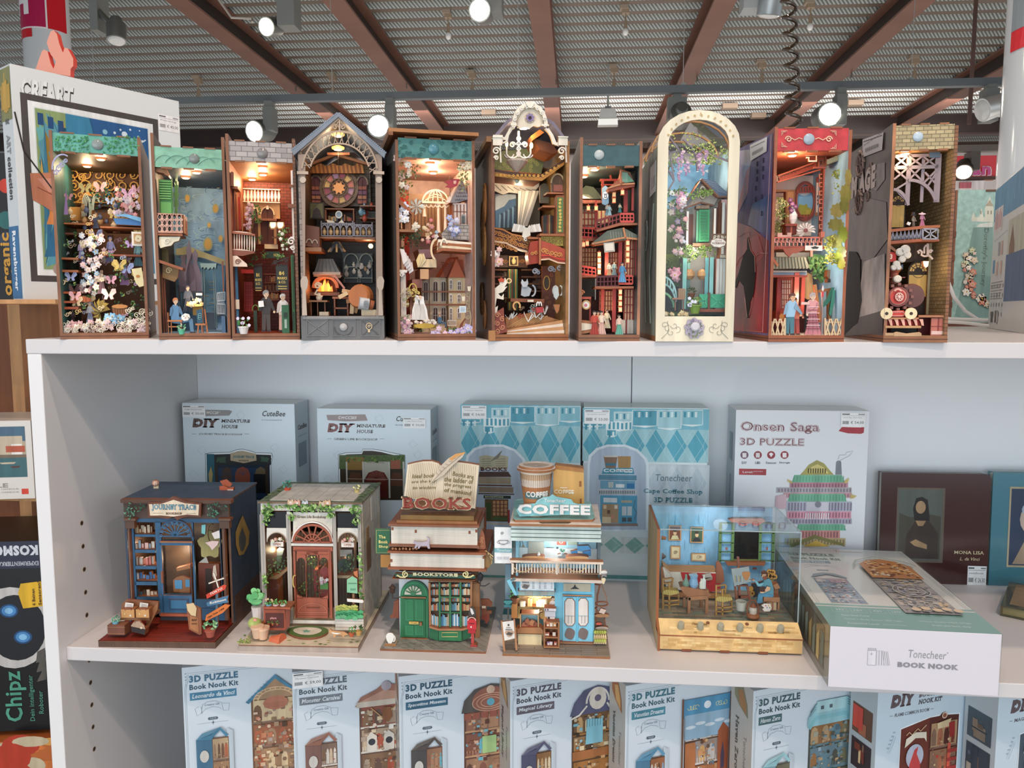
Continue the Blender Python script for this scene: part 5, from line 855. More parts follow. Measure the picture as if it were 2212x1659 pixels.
rc(440,728,506,945,.036,.003,'3f9a68','2c6a48');[rc(450,742+k*20,496,752+k*20,.0352,.0015,'2f7a52')for k in rg(10)];rc(422,738,440,950,.04,.003,'7ac09a');rc(418,700,508,722,.04,.01,'9a8068');rc(395,955,520,975,.034,.02,'8a6a50');b('green_shutter')
rc(370,760,395,980,.046,.003,'6a3a2c');rc(545,715,560,960,.046,.003,'6a3a2c');b('narrow_window')
b.ec='7a5a40';rc(526,892,635,916,.004,.002,'6a4a38');[curl(545+k*26,912,10,.003,.8,.001,'c8bca8',a=k)for k in rg(4)];b('sign_bracket')
b.ec='7a5a40';blob(568,953,57,34,.003,.0016,'8a6a58',k=8,amp=.05,n=40);blob(568,953,50,29,.0024,.001,'f0e8dc',k=8,amp=.05,n=40);tx('CLOS',545,931,592,943,.0019,'8a5a5a',.01,True);tx('NORMAND',526,948,612,961,.0019,'8a5a5a',.01,True);b('clos_normand_sign',label='white scalloped sign reading CLOS NORMAND')
rc(330,1050,350,1400,.03,.004,'7ab8b0');rc(360,1080,372,1400,.045,.004,'8ac0b8');rc(480,1050,496,1400,.03,.004,'6aaab0');rc(512,1050,530,1400,.03,.004,'8ac8c8');rc(375,1120,430,1330,.06,.004,'c8a8a0');rc(435,1110,480,1350,.055,.003,'7ab0a0');[st([(438,1150+k*26),(478,1176+k*26)],.054,.8,.001,'2f5a50')for k in rg(7)];[st([(478,1150+k*26),(438,1176+k*26)],.054,.8,.001,'2f5a50')for k in rg(7)];b('veranda_posts')
for u in(375,460):p=fr(u,1160,.035);lathe((p.x,p.y,p.z-.007),[(.003,0),(.006,.004),(.0055,.009),(.002,.012)],'c89a68',12);b('hanging_lantern')
rc(440,1300,625,1392,.016,.003,'3fa880');rc(448,1310,500,1384,.0165,.004,'3a4a40');rc(515,1310,616,1384,.0165,.004,'c8b8b0')
[st(P,.0155,1.6,.003,'4fb890')for P in([(448,1310),(498,1384)],[(498,1310),(448,1384)],[(520,1310),(612,1384)],[(612,1310),(520,1384)])];rc(500,1288,512,1400,.014,.004,'6a4838');rc(430,1400,630,1420,.012,.04,'8a4a30');b('green_fence')
b.ec='6a8a8a';ar(190,1330,95,150,10,90,.02,2,.003,'a8d8d8');ar(190,1380,92,150,15,90,.02,2,.003,'9ad0d0');[st([(205+k*20,1190+k*k*6),(205+k*20,1240+k*k*7)],.02,1.2,.002,'a8d8d8')for k in rg(5)];ar(190,1400,80,110,5,90,.018,2.4,.02,'7ab888');b('blue_footbridge')
rc(200,1250,300,1420,.1,.003,'14181a');b('dark_pond')
rc(298,1262,345,1325,.014,.003,'b08a60');rc(258,1325,342,1336,.010,.02,'a06a48');[rc(u,1336,u+6,1410,.012,.003,'8a5034')for u in(275,330)];[rc(300+k*12,1265,305+k*12,1325,.0135,.001,'8a6a48')for k in rg(4)];b('garden_chair')
plant(410,1432,.004,90,'7a9a48',('6a8a4a','9ab868','4a6a3a'),R,'dfe4f4');plant(385,1330,.03,60,'8a5a40',('3a4a34','5a6a4a'),R)
sc('flower',10,(270,620,340,700),.006,.02,20,['e8a8c8','d888b8','f0c0d0','f4e8e8']);sc('flower',18,(240,690,350,900),.008,.03,16,['e8a0a0','d898b8','f0e0d0','a890b8']);sc('flower',12,(270,900,340,1040),.008,.03,15,['f0e8e0','e8b8c0','d8d8e8']);sc('flower',7,(240,1130,300,1200),.02,.04,24,['e888a0','f0a8b8']);sc('flower',12,(190,1425,380,1442),.003,.01,13,['e0c888','c8a868','f0e0b0'])
pl(420,500,.05,.07,(1,.9,.75));pl(420,1000,.02,.05,(1,.9,.75))
bx(-.0006,.02,zs-.05,-.0002,.07,zs-.015,'c8c8c4');bx(-.0008,.025,zs-.042,-.0005,.06,zs-.03,'5a5a5a');b('price_label','card')
[tube([(-.0008,.04+.05*k,.02),(-.0008,.06+.05*k,.08+.02*k),(-.0008,.03+.06*k,.16)],.001,'a8b0a0',5)for k in rg(2)];tube([(-.0008,.1+.012*cos(a),.13+.02*sin(a))for a in[x*.4 for x in rg(16)]],.0008,'d8dcd4',5);b('side_relief')
R=random.Random(9)
fr,t=nook('red nook with horse-and-rider side panel, moon window and two robed warriors',(.898,-.003),2.8,.0847,(1580,250,3.318),(320,80),(880,100),(560,248),'8a2c30','c0403c','8ab8d4','d9cfc0',(560,92),'c83c40',sensor=(555,168,37,'a8b8c4'),lamps=((437,276),),mats=('print','brushed','print'),power=.06,ceil='b05a40',edge='a05c3c')
b.ec='b05030';[curl(410+sg*(0)+s_*(290)*.5+145,168,24,.0008,1.2,.0006,'f0c8a8',flip=s_)for sg,s_ in((0,-1),(0,1))];[st([(555+s_*45,168),(555+s_*70,158),(555+s_*100,174),(555+s_*125,160)],.0008,.9,.0006,'f0c8a8')for s_ in(-1,1)]
for u,v,su,sv in((360,108,1,1),(750,108,-1,1),(360,222,1,-1),(750,236,-1,-1)):st([(u,v+sv*34),(u,v),(u+su*40,v)],.0008,.6,.0006,'f0c8a8');st([(u+su*8,v+sv*24),(u+su*8,v+sv*8),(u+su*28,v+sv*8)],.0008,.6,.0006,'f0c8a8')
b('header_ornament')
def sidep(b,pts,c,x=-.0006):P=[fr(u,v,0,ax=0)for u,v in pts];b.add([(x,p.y,p.z)for p in P],[list(rg(len(P)))[::-1]],c);return b
F9=[(55,250),(298,130),(262,1560),(20,1540)];sidep(b,[(45,240),(300,122),(265,1575),(8,1548)],'7a6a98',-.0003);b('painted_side_panel','brushed')
sidep(b,[(60,250),(170,240),(120,420),(60,640),(45,650)],'b8a8c0',-.0005);sidep(b,[(110,400),(140,350),(120,560),(50,700),(46,660)],'d86a60',-.0006);sidep(b,[(40,760),(150,800),(272,900),(262,1560),(15,1540)],'a81a20',-.0006);sidep(b,[(150,640),(280,560),(276,860),(200,830),(120,780)],'5a6aa0',-.0006);sidep(b,[(50,900),(200,860),(240,1000),(150,1100),(40,1080)],'c02a2c',-.0008);b('painted_clouds','cloudy')
sidep(b,[(130,870),(145,960),(175,1010),(180,1130),(170,1250),(160,1300),(140,1330),(132,1450),(118,1450),(108,1320),(92,1220),(60,1180),(40,1235),(20,1225),(60,1120),(90,1000),(118,955),(118,880)],'120c10',-.0011);b('horse_rider_silhouette')
for P in([(128,880),(145,960),(175,1010),(178,1120)],[(100,1300),(120,1440)],[(35,1090),(60,1030),(110,980)],[(170,1020),(210,985),(265,985)],[(60,870),(100,840),(130,835),(132,870)],[(160,1300),(135,1430)]):Q=[fr(u,v,0,ax=0)for u,v in P];tube([(-.0013,q.y,q.z)for q in Q],.0003,'d0a090',4)
for(u,v)in[(190,345),(190,400),(188,455),(232,380),(232,440),(225,580),(180,600),(222,700),(235,320),(180,520)]:
 for k in rg(3):Q=[fr(u-7,v-12+k*12,0,ax=0),fr(u+8,v-14+k*12,0,ax=0)];tube([(-.0009,q.y,q.z)for q in Q],.0003,'2a2438',4)
 Q=[fr(u,v-18,0,ax=0),fr(u-1,v+18,0,ax=0)];tube([(-.0009,q.y,q.z)for q in Q],.0003,'2a2438',4)
Q=[fr(u,v,0,ax=0)for u,v in((56,250),(290,140),(228,1550),(15,1530))];tube([(-.0008,q.y,q.z)for q in Q[1:]+Q[:1]],.0003,'d8a8a0',4);b('painted_strokes')
sidep(b,[(142,210),(266,150),(262,255),(145,325)],'e8e4e4',-.0016);sidep(b,[(150,225),(250,178),(250,184),(150,232)],'4a4a50',-.0019);b('price_label','card')
for k in rg(16):sidep(b,[(160+k*5,262-k*2.6),(163+k*5-(k%2),260-k*2.6),(163+k*5-(k%2),285-k*2.6),(160+k*5,287-k*2.6)],'2a2a2e',-.0019)
b('barcode','card',kind='stuff')
rc(320,430,690,860,.11,.003,'efe2d2');rc(320,980,560,1030,.10,.003,'d8d4c4');b('white_garden_wall')
pg([(340,440),(610,340),(612,372),(345,472)],.07,.003,'9a4434');[curl(360+k*24,430-k*9,11,.069,1,.001,'6a2c20',a=k)for k in rg(10)];st([(330,476),(640,385)],.068,1.6,.003,'b8604a');st([(335,430),(610,330)],.068,1.6,.003,'b8604a');b('lattice_frieze')
st([(530,282),(610,282),(610,325),(555,325),(555,300),(535,300)],.03,1.8,.003,'f0dcc8');st([(620,290),(675,290),(675,360),(630,360),(630,320),(655,320),(655,340)],.035,2.2,.003,'7a4438');st([(590,372),(680,372)],.03,1.8,.003,'9a4a3c');b('corner_fretwork')
rc(660,370,690,960,.07,.01,'b85a48');[st([(650,420+k*60),(632,420+k*60),(632,448+k*60),(650,448+k*60)],.068,1.4,.002,'d08068')for k in rg(8)];b('red_pillar')
ring(532,612,72,135,.10,3.2,.004,'8a4038',n=30);ring(532,612,62,122,.099,1,.003,'b05a48',n=30);sh=b('moon_window_frame')
el(532,612,64,126,.107,.001,'8ac0e4',n=26);blob(515,680,50,44,.106,.0006,'a8a840',k=7,n=30);blob(560,700,30,30,.1058,.0006,'c8b850',k=6,n=26);blob(520,560,40,12,.106,.0006,'e8f0f4',k=3);b.o('moon_window_view',sh)
[st([(475+k*20,548),(475+k*20,520-k*8+k*k),(490+k*20,520-k*8+k*k),(490+k*20,540)],.098,1.4,.002,'9a4438')for k in rg(6)];st([(468,552),(600,545)],.098,1.4,.002,'9a4438');[st([(475+k*22,708),(475+k*22,722+k*2),(490+k*22,722+k*2),(490+k*22,708)],.098,1.4,.002,'9a4438')for k in rg(4)];b.o('moon_window_lattice',sh)
rc(392,530,446,835,.085,.01,'8a5a38');rc(402,545,436,820,.0845,.001,'a87848');rc(320,530,392,545,.085,.01,'8a5a38');b('wooden_doorpost')
pg([(610,440),(632,450),(640,720),(605,715)],.09,.002,'e8d0c0');pg([(610,440),(635,440),(635,480),(610,478)],.0895,.001,'9a4a44');pg([(602,690),(640,700),(640,722),(600,716)],.0895,.001,'9a6a44');[rc(615,570+k*26,630,588+k*26,.0896,.0006,'5a4038')for k in rg(3)];b('hanging_scroll')
sc('flower',14,(415,600,462,690),.05,.06,13,['7a3a78','a860a0','5a2a60']);lathe_jar(b,fr,440,775,.055,.005,.02,'f0ece8');b('white_vase')
rc(386,775,472,790,.045,.02,'8a3a2c');rc(392,790,466,850,.047,.016,'6a2a20');rc(425,790,433,850,.0465,.002,'b05a44');b('red_stand')
b.ec='b08a60';[pg([(535,822),(535+72*cos(a),822-60*sin(a)),(535+58*cos(a+.3),822-50*sin(a+.3))],.03+.0005*k,.001,('f2e6dc','d8c8bc')[k%2])for k,a in enumerate([x*.42-.3 for x in rg(11)])];el(535,822,14,14,.028,.002,'8a4a4a');b('parasol_fan')
for(box,n_,y0,y1,cs)in(((315,590,390,850),26,.04,.09,['9aae60','c8cc90','6a8a48','d8d8a8']),((755,400,800,560),12,.02,.04,['b8b850','8a9a38','d8d880']),((690,860,765,1040),18,.015,.03,['d0cc60','a8a840','e8e090'])):
 sc('sprig',n_,box,y0,y1,30,cs)
b.ec='6a7a38'
for k,(u,v,ru,rv,c)in enumerate(((838,440,24,60,'8a945a'),(820,560,40,70,'7f8e50'),(760,680,50,50,'98a468'),(810,640,34,60,'748648'),(750,780,56,44,'889858'),(800,850,36,60,'7a9438'),(745,900,50,50,'909c5c'),(790,980,36,50,'7a8c4c'),(790,1060,30,40,'a8b048'),(765,1010,40,30,'9ab048'))):
 P=[fr(u+ru*(1+.12*sin(9*a))*cos(a),v-rv*(1+.12*sin(9*a))*sin(a),.0812,ax=0)for a in[2*PI*i/36 for i in rg(36)]];add([(.0811-.00004*k,p.y,p.z)for p in P],[list(rg(36))],c)
b('painted_trees','print')
pg([(545,1010),(600,990),(700,1010),(740,1080),(690,1180),(640,1200),(600,1130),(560,1060)],.06,.002,'4a7a44');leaves(R,640,1090,80,90,.05,.058,70,6,['3a6a3a','5a8a4a','2f5a34','7aa058']);b('dark_pine')
b.ec='b05a48'
for(u0,v0,u1,v1)in((305,868,660,945),):rc(u0,v0,u1,v0+10,.02,.003,'c87060');rc(u0,v1-10,u1,v1,.02,.003,'c87060');[st([(u0+6+k*29,v0+10),(u0+6+k*29,v0+38),(u0+24+k*29,v0+38),(u0+24+k*29,v0+22),(u0+24+k*29,v1-12)],.0195,1.4,.002,'d88a78' if k%3 else 'e8b0a0')for k in rg(12)]
b('fret_balcony');rc(305,938,665,956,.016,.05,'9a4434');pg([(330,840),(365,840),(365,855),(400,855),(400,838),(430,838),(430,868),(330,868)],.0205,.002,'d8a898');rc(640,830,668,870,.018,.003,'c8705c');b('balcony_deck')
rc(528,930,652,965,.012,.003,'f0e8dc','b05a44');blob(600,945,26,9,.0115,.0005,'3a3a34',k=5);pg([(330,955),(370,955),(390,990),(415,1012),(440,985),(470,985),(520,960),(520,940)],.014,.003,'a85a44');st([(575,965),(575,1010)],.012,3,.003,'e8b090');b('carved_skirt')
b.ec='7a6a54';pg([(300,1010),(530,1012),(562,1090),(296,1100)],.03,.03,'76745c');[st([(306+k*22,1016),(304+k*24,1096)],.0292,2.4,.002,'94917a')for k in rg(11)];st([(300,1030),(335,1075)],.028,3,.003,'c87a50');b('tiled_roof')
b.ec='7a6a54';pg([(690,320),(815,265),(835,300),(692,350)],.03,.02,'8a8a70');[st([(694+k*15,312-k*6),(694+k*15,346-k*6)],.0292,2.6,.002,'a8a688')for k in rg(9)];b('tiled_wall_cap')
rc(296,1112,540,1122,.034,.004,'b8b4a8');rc(296,1122,540,1142,.036,.004,'8a98a8');rc(296,1142,545,1156,.034,.02,'8a3a2c');rc(330,1156,345,1500,.05,.004,'8a3430');rc(455,1120,478,1420,.034,.006,'c05a4c');rc(505,1150,520,1420,.05,.004,'a84438');rc(296,1156,520,1560,.10,.002,'5a1f1a');b('gate_pillars')
rc(345,1160,440,1400,.07,.002,'b04a3c');rc(360,1180,425,1380,.0695,.001,'d8c8b8');[st([(362+k*16,1180),(362+k*16,1380)],.069,1,.001,'9a3a30')for k in rg(5)];[st([(360,1200+k*40),(425,1200+k*40)],.069,1,.001,'9a3a30')for k in rg(5)];rc(320,1400,410,1480,.05,.02,'a8503c');el(362,1440,18,22,.0495,.001,'c8a060');b('lattice_door')
pg([(540,1120),(580,1140),(590,1300),(550,1320),(515,1300),(520,1180)],.06,.003,'a8885c');pg([(690,1105),(815,1100),(815,1150),(700,1170),(685,1150)],.04,.01,'6a5a48');rc(690,1170,815,1195,.038,.01,'2a2420');b('garden_rock')
for(P,c)in(([(600,1210),(640,1480)],'b07848'),([(760,1210),(755,1450)],'a86e44'),([(785,1195),(735,1450)],'b88050'),([(620,1260),(800,1230)],'8a5a38'),([(700,1240),(700,1460)],'9a6a40')):st(P,.03,3.2,.004,c);b('timber_pole')
b.ec='2a5a50';pg([(740,1230),(720,1310),(690,1350),(650,1380),(655,1350),(690,1310),(722,1232)],.02,.004,'2f7a68');pg([(725,1250),(745,1250),(738,1340),(712,1440),(700,1420),(712,1340)],.018,.003,'3f8a74');b('green_banner_cloth')
st([(655,1260),(648,1570)],.004,1.6,.002,'9a8a84');pg([(655,1210),(664,1240),(656,1262),(648,1240)],.003,.002,'e8e8ea');pg([(645,1262),(664,1262),(660,1300),(648,1300)],.003,.003,'d84a50');b('tasselled_spear')
fg(415,1575,300,.006,'5a3a34','9ac0d8','4a7a88','e0b088','suit',.10,'warrior in a blue coat bending forward',1.6);fg(460,1575,270,.014,'3a2c2c','d88068','b05048','d8a080','suit',-.02);
fg(585,1570,300,.005,'b8a8a8','e4a0a0','c88088','ecccb4','robe',0,'armoured figure in a pink striped skirt',-1.8)
b.ec='a05a60';[st([(545-k*1.2,1370+k*22),(628+k*1.4,1370+k*22)],.0035,.8,.0008,('f4ccd0','9a4a58')[k%2])for k in rg(8)];st([(500,1345),(560,1345)],.0032,3,.002,'f0c4b8');b('armour_stripes')
for(u0,u1)in((275,388),(668,795)):
 rc(u0,1475,u1,1485,.002,.003,'d8b890');rc(u0,1558,u1,1568,.002,.003,'d8b890')
 for k in rg(3):x0=u0+(u1-u0)*k/3;x1=u0+(u1-u0)*(k+1)/3;st([(x0+4,1455),(x1-4,1582)],.0015,1.6,.002,'e0c49c');st([(x1-4,1455),(x0+4,1582)],.001,1.6,.002,'e0c49c')
 for x in(u0+3,u1-3):st([(x,1450),(x,1585)],.0012,1.6,.002,'e0c49c')
 b('bamboo_fence')
pl(640,1000,.02,.05,(1,.85,.7));pl(500,1300,.03,.04,(1,.7,.5))
R=random.Random(10)
fr,t=nook('tan brick railway nook with grey iron arch, red locomotive and smoky side panel',(1.024,-.003),-4,.0669,(1820,240,3.2526),(355,85),(818,98),(560,268),'4a423e','6a5a48','a89068','a8895c',(560,98),'c8b488',sensor=(530,180,32,'c0d0dc'),lamps=((440,290),),mats=('cloudy','brick','brick'),power=.02,ceil='9a7448',hm='brick',edge='9a6644')
def poly10(b,pts,c,x=-.0006):P=[fr(u,v,0,ax=0)for u,v in pts];return b.add([(x,p.y,p.z)for p in P],[list(rg(len(P)))[::-1]],c)
poly10(b,[(150,1060),(300,1000),(300,1450),(100,1500),(120,1300)],'c8c2ba');poly10(b,[(60,700),(140,600),(310,640),(320,900),(200,1060),(130,1040)],'6a625c',-.0005);poly10(b,[(210,380),(300,360),(300,480),(240,560),(200,540)],'8a8480',-.0005);poly10(b,[(80,1460),(290,1400),(285,1560),(20,1580)],'3a342e',-.0007);b('painted_smoke','cloudy')
poly10(b,[(50,985),(100,990),(130,1040),(128,1200),(140,1330),(110,1490),(80,1510),(20,1570),(30,1200)],'0c0a0a',-.0009);b('dark_locomotive_silhouette')
def stxt(b,s_,u0,v0,u1,v1,c,x,bold=.05,dv=0):
 vs_,fs_=glyphs(s_,bold,False);xs=[p[0]for p in vs_];ys=[p[1]for p in vs_];P0=fr(u0,v0,0,ax=0);P1=fr(u1,v1,0,ax=0);Q0=fr(u0,v0+dv,0,ax=0)
 b.add([(x,P0.y+(P1.y-P0.y)*(p[0]-min(xs))/(max(xs)-min(xs)),Q0.z+(P0.z-Q0.z)*(p[1]-min(ys))/(max(ys)-min(ys)))for p in vs_],[list(f)for f in fs_],c)
stxt(b,'M AGE',74,465,238,425,'e8dcd4',-.0012,.06,150);b('side_title','card',label='pale lettering M AGE')
for(u,v,r)in((130,370,.014),(120,640,.013),(180,600,.005),(200,390,.004)):
 p=fr(u,v,0,ax=0);tube([(-.001,p.y+r*cos(a),p.z+r*sin(a))for a in[x*2*PI/20 for x in rg(21)]],r*.14,'a08a80',5);[tube([(-.001,p.y+r*cos(a),p.z+r*sin(a)),(-.001,p.y+r*1.25*cos(a),p.z+r*1.25*sin(a))],r*.1,'a08a80',4)for a in[x*PI/7 for x in rg(14)]];[tube([(-.001,p.y,p.z),(-.001,p.y+r*cos(a),p.z+r*sin(a))],r*.07,'a08a80',4)for a in[x*PI/3 for x in rg(6)]]
b('painted_gears')
poly10(b,[(150,200),(298,148),(288,272),(150,325)],'ece8e6',-.0016);poly10(b,[(158,212),(290,166),(290,172),(158,219)],'55555a',-.002);b('price_label','card')
for k in rg(16):poly10(b,[(172+k*6,262-k*2.4),(175+k*6-(k%2),261-k*2.4),(175+k*6-(k%2),288-k*2.4),(172+k*6,290-k*2.4)],'2a2a2e',-.002)
stxt(b,'The Steam Age - Book Nook',160,236,290,190,'3a3a3e',-.002,0,14);b('barcode','card',kind='stuff')
GY='a09096';b.ec='7a5a4c'
rc(372,305,680,318,.02,.003,GY);rc(362,385,672,402,.02,.003,GY);rc(655,300,680,640,.02,.003,GY);rc(560,300,566,640,.022,.002,GY);rc(455,300,470,660,.02,.003,GY);rc(612,285,685,325,.018,.003,'6a7e92')
ar(480,700,185,215,20,95,.0185,3.4,.003,GY,n=14);ar(360,720,110,170,20,90,.0185,3.2,.003,GY,n=12)
for P in([(372,385),(455,318)],[(372,318),(455,385)],[(470,385),(560,318)],[(470,318),(560,385)],[(566,385),(655,318)],[(566,318),(655,385)],[(362,480),(455,402)],[(362,402),(455,480)],[(470,480),(545,402)],[(470,402),(560,490)],[(566,510),(655,420)],[(580,430),(655,510)],[(590,540),(655,440)],[(358,560),(455,500)],[(380,560),(460,640)]):st(P,.0195,2,.0025,GY)
b('iron_arch')
for(u0,v0,u1,v1,y)in((345,590,440,822,.06),(460,1055,605,1310,.06)):
 arch(u0,v0,u1,v1,y,.003,'3a2c20',k=1.0);sh=b('station_window');h=(u1-u0)/2
 for k in rg(5):a1,a2=PI-PI*k/5,PI-PI*(k+1)/5;c=(u0+u1)/2;pg([(c+h*.86*cos(a1),v0+h-h*.86*sin(a1)),(c+h*.42*cos(a1),v0+h-h*.42*sin(a1)),(c+h*.42*cos(a2-.0),v0+h-h*.42*sin(a2)),(c+h*.86*cos(a2),v0+h-h*.86*sin(a2))],y-.0004,.0006,'d0a860')
 for k in rg(3):x0=u0+8+(u1-u0-12)*k/3;rc(x0,v0+h+24,x0+(u1-u0-12)/3-8,v1-6,y-.0004,.0006,'c8a058')
 c_=(u0+u1)/2;ring(c_,v0+h,h*.6,h*.6,y-.0008,.6,.0006,'3a2c20');[st([(c_+h*.4*cos(a),v0+h-h*.4*sin(a)),(c_+h*.9*cos(a),v0+h-h*.9*sin(a))],y-.001,.9,.0006,'3a2c20')for a in[PI*k/5 for k in rg(6)]];b.o('window_panes',sh,'glow0.25')
rc(450,1310,620,1440,.062,.003,'3a2c22');rc(430,930,640,1060,.07,.003,'5a4030');rc(612,925,648,1430,.05,.004,'a89a78');b('dark_doorway')
pg([(340,830),(560,805),(688,800),(685,818),(565,826),(340,850)],.012,.03,'a8603c');pg([(335,912),(560,895),(680,900),(680,915),(560,915),(335,935)],.012,.03,'9a5436');b('platform_floor')
b.ec='5a4038';[st(P,.012,1.4,.002,'8a8a98')for P in[[(340+k*28,906-k*2),(340+k*28+14,850-k*3),(340+k*28+28,904-k*2)]for k in rg(8)]];[st([(354+k*28,850-k*3),(354+k*28,904)],.0125,1.1,.002,'7a7a8a')for k in rg(8)];st([(565,828),(565,898),(670,898),(670,828),(565,828)],.011,1.8,.002,'9a9aa4');st([(565,898),(670,828)],.011,1.4,.002,'9a9aa4');st([(565,828),(670,898)],.011,1.4,.002,'9a9aa4');st([(618,828),(618,898)],.011,1.2,.002,'9a9aa4');b('platform_railing')
fg(500,812,84,.02,'3a3434','9a8a78','6a5a50',kind='suit',label='man in a grey coat and black top hat');fg(560,808,96,.018,'e8d8c0','e898b0','d880a0',kind='robe',label='woman in a pink dress and hat')
rc(484,728,516,734,.016,.003,'2a2424');rc(490,710,510,730,.016,.003,'2a2424');el(560,722,26,6,.014,.003,'f0c8d0');blob(465,790,14,12,.016,.002,'f0ece8',k=4);b('hats_and_dog')
b.ec='8a7a70';SM='c9c4bc'
for(u,v,r)in((440,975,34),(405,990,28),(455,1010,26),(420,1040,24),(380,1075,24),(360,1100,20),(395,1100,18)):p=fr(u,v,.012);lathe((p.x,p.y,p.z),[(r*.00016,-.002),(r*.000165,0),(r*.00012,.0014)],SM,18,(0,-1,0))
b('steam_cloud')
b.ec='c8b0a0';st([(540,1000),(530,985),(545,975),(560,990),(555,1010),(575,1020),(610,1015),(635,1040)],.02,2,.002,'a89a98');st([(600,930),(600,1015)],.02,2.4,.002,'a89a98');st([(575,1000),(575,960),(590,940)],.02,1.8,.002,'a89a98');curl(620,985,14,.02,1.2,.002,'a89a98');b('lamp_bracket')
pg([(566,1055),(606,1055),(600,1090),(586,1100),(572,1088)],.014,.006,'ffe2a8');b('platform_lantern','glow1.2');pl(586,1080,.006,.02)
rc(662,1094,735,1220,.0525,.0006,'e8e0d4');rc(670,1102,727,1212,.0520,.0004,'b8b0a8');curl(698,1140,20,.0514,.5,.0004,'f0e8dc');pg([(680,1190),(715,1190),(708,1206),(688,1206)],.0514,.0004,'b85a48');b('wall_poster')
rc(392,1078,424,1112,.05,.002,'4a6a88');b('blue_sign')
def lz(b,u,v,y,prof,c,n=28):p=fr(u,v,y);return b.lathe((p.x,p.y,p.z),prof,c,n,(0,-1,0))
kk=.9/FPX/3.2526*1.06;r=80*kk;lz(b,388,1305,.06,[(r,0),(r,.045),(r*.93,.048),(r*.9,.049)],'6a4440');b('boiler',smooth=True)
[bx(*(lambda p,a:(p.x+r*cos(a)-.0016,.008,p.z+r*sin(a)-.0016,p.x+r*cos(a)+.0016,.013,p.z+r*sin(a)+.0016))(fr(388,1305,.012),k*PI/6),'8a5a50')for k in rg(12)];b('boiler_studs',kind='stuff')
lz(b,388,1305,.0105,[(r*.80,0),(r*.80,.002)],'8a4a44');lz(b,388,1305,.0082,[(r*.62,0),(r*.62,.0012)],'f0c8b0');lz(b,388,1305,.0068,[(r*.58,0),(r*.58,.001)],'d84a40');lz(b,400,1305,.0056,[(r*.42,0),(r*.42,.002)],'a83a34');sh=b('smokebox_door')
b.ec='d89080';ring(400,1305,26,27,.003,1,.0015,'f4d0c0');[st([(400,1305),(400+26*cos(a),1305-27*sin(a))],.003,.8,.0015,'f4d0c0')for a in[k*PI/4 for k in rg(8)]];el(400,1305,8,8,.002,.002,'f4d0c0');ar(390,1310,38,60,50,130,.003,2.2,.0015,'f0b0a0');b.o('door_wheel',sh)
p=fr(382,1180,.012);lathe((p.x,.014,p.z),[(.0042,0),(.0042,.005),(.003,.006)],'d8d0c0',18,(0,-1,0));b('headlamp','gloss');p=fr(360,1200,.03);lathe((p.x,.03,fr(0,1215,.03).z),[(.005,0),(.0045,.012),(.0075,.016),(.008,.018)],'9a5440',18);rc(325,1165,440,1172,.02,.01,'7a4038');b('chimney')
rc(327,990,376,1058,.02,.003,'c83c38','f0c8b0');tx('3',335,1005,350,1040,.0195,'f4dcd0',.05);pg([(327,930),(378,975),(372,990),(327,960)],.018,.004,'b87a5c');b('number_plate')
pg([(310,1405),(430,1400),(444,1425),(430,1445),(300,1445)],.006,.01,'d84a40','f0c8b0');st([(325,1412),(425,1410),(436,1426),(425,1438),(325,1440)],.0055,.6,.0006,'f4d8c8');b('buffer_beam')
for u in(308,480):p=fr(u,1422,0);lathe((p.x,.006,p.z),[(.0018,0),(.0018,.004),(.0064,.005),(.0064,.007)],'f2dcb0',20,(0,-1,0));lathe((p.x,-.001,p.z),[(.0018,0),(.0018,.0004)],'3a2c24',10,(0,-1,0));b('buffer')
rc(305,1450,535,1462,.001,.02,'c88a60');rc(300,1508,552,1525,-.001,.02,'c89868');rc(310,1462,545,1508,.008,.004,'c83a34');[pg([(318+k*44,1462),(346+k*44,1462),(352+k*44,1508),(336+k*44,1506),(328+k*44,1480)],.002,.004,'f0b49c')for k in rg(6)];b('cowcatcher')
rc(300,1558,360,1580,.0,.02,'c8a078');pg([(360,1556),(380,1550),(450,1562),(540,1552),(555,1562),(555,1582),(360,1582)],-.0005,.003,'c8a078');rc(340,1525,520,1556,.03,.01,'1c1614');rc(535,1434,736,1450,.004,.05,'b87a58');rc(535,1450,620,1580,.03,.003,'6a1c1c');rc(624,1455,724,1580,.006,.002,'c07060');[rc(624,v,724,v+4,.0055,.001,'8a3a34')for v in(1510,1550)];rc(672,1455,676,1545,.0055,.001,'8a3a34');rc(624,1545,724,1570,.0054,.001,'e0c0b8');b('platform_edge')
fg(470,1400,90,.02,'f0ece4','4a6a98','f0ece4',kind='robe')
[rc(652,v,745,v+26,.03,.0006,'ccb890')for v in(830,1350)];b('pale_stone_bands','stone')
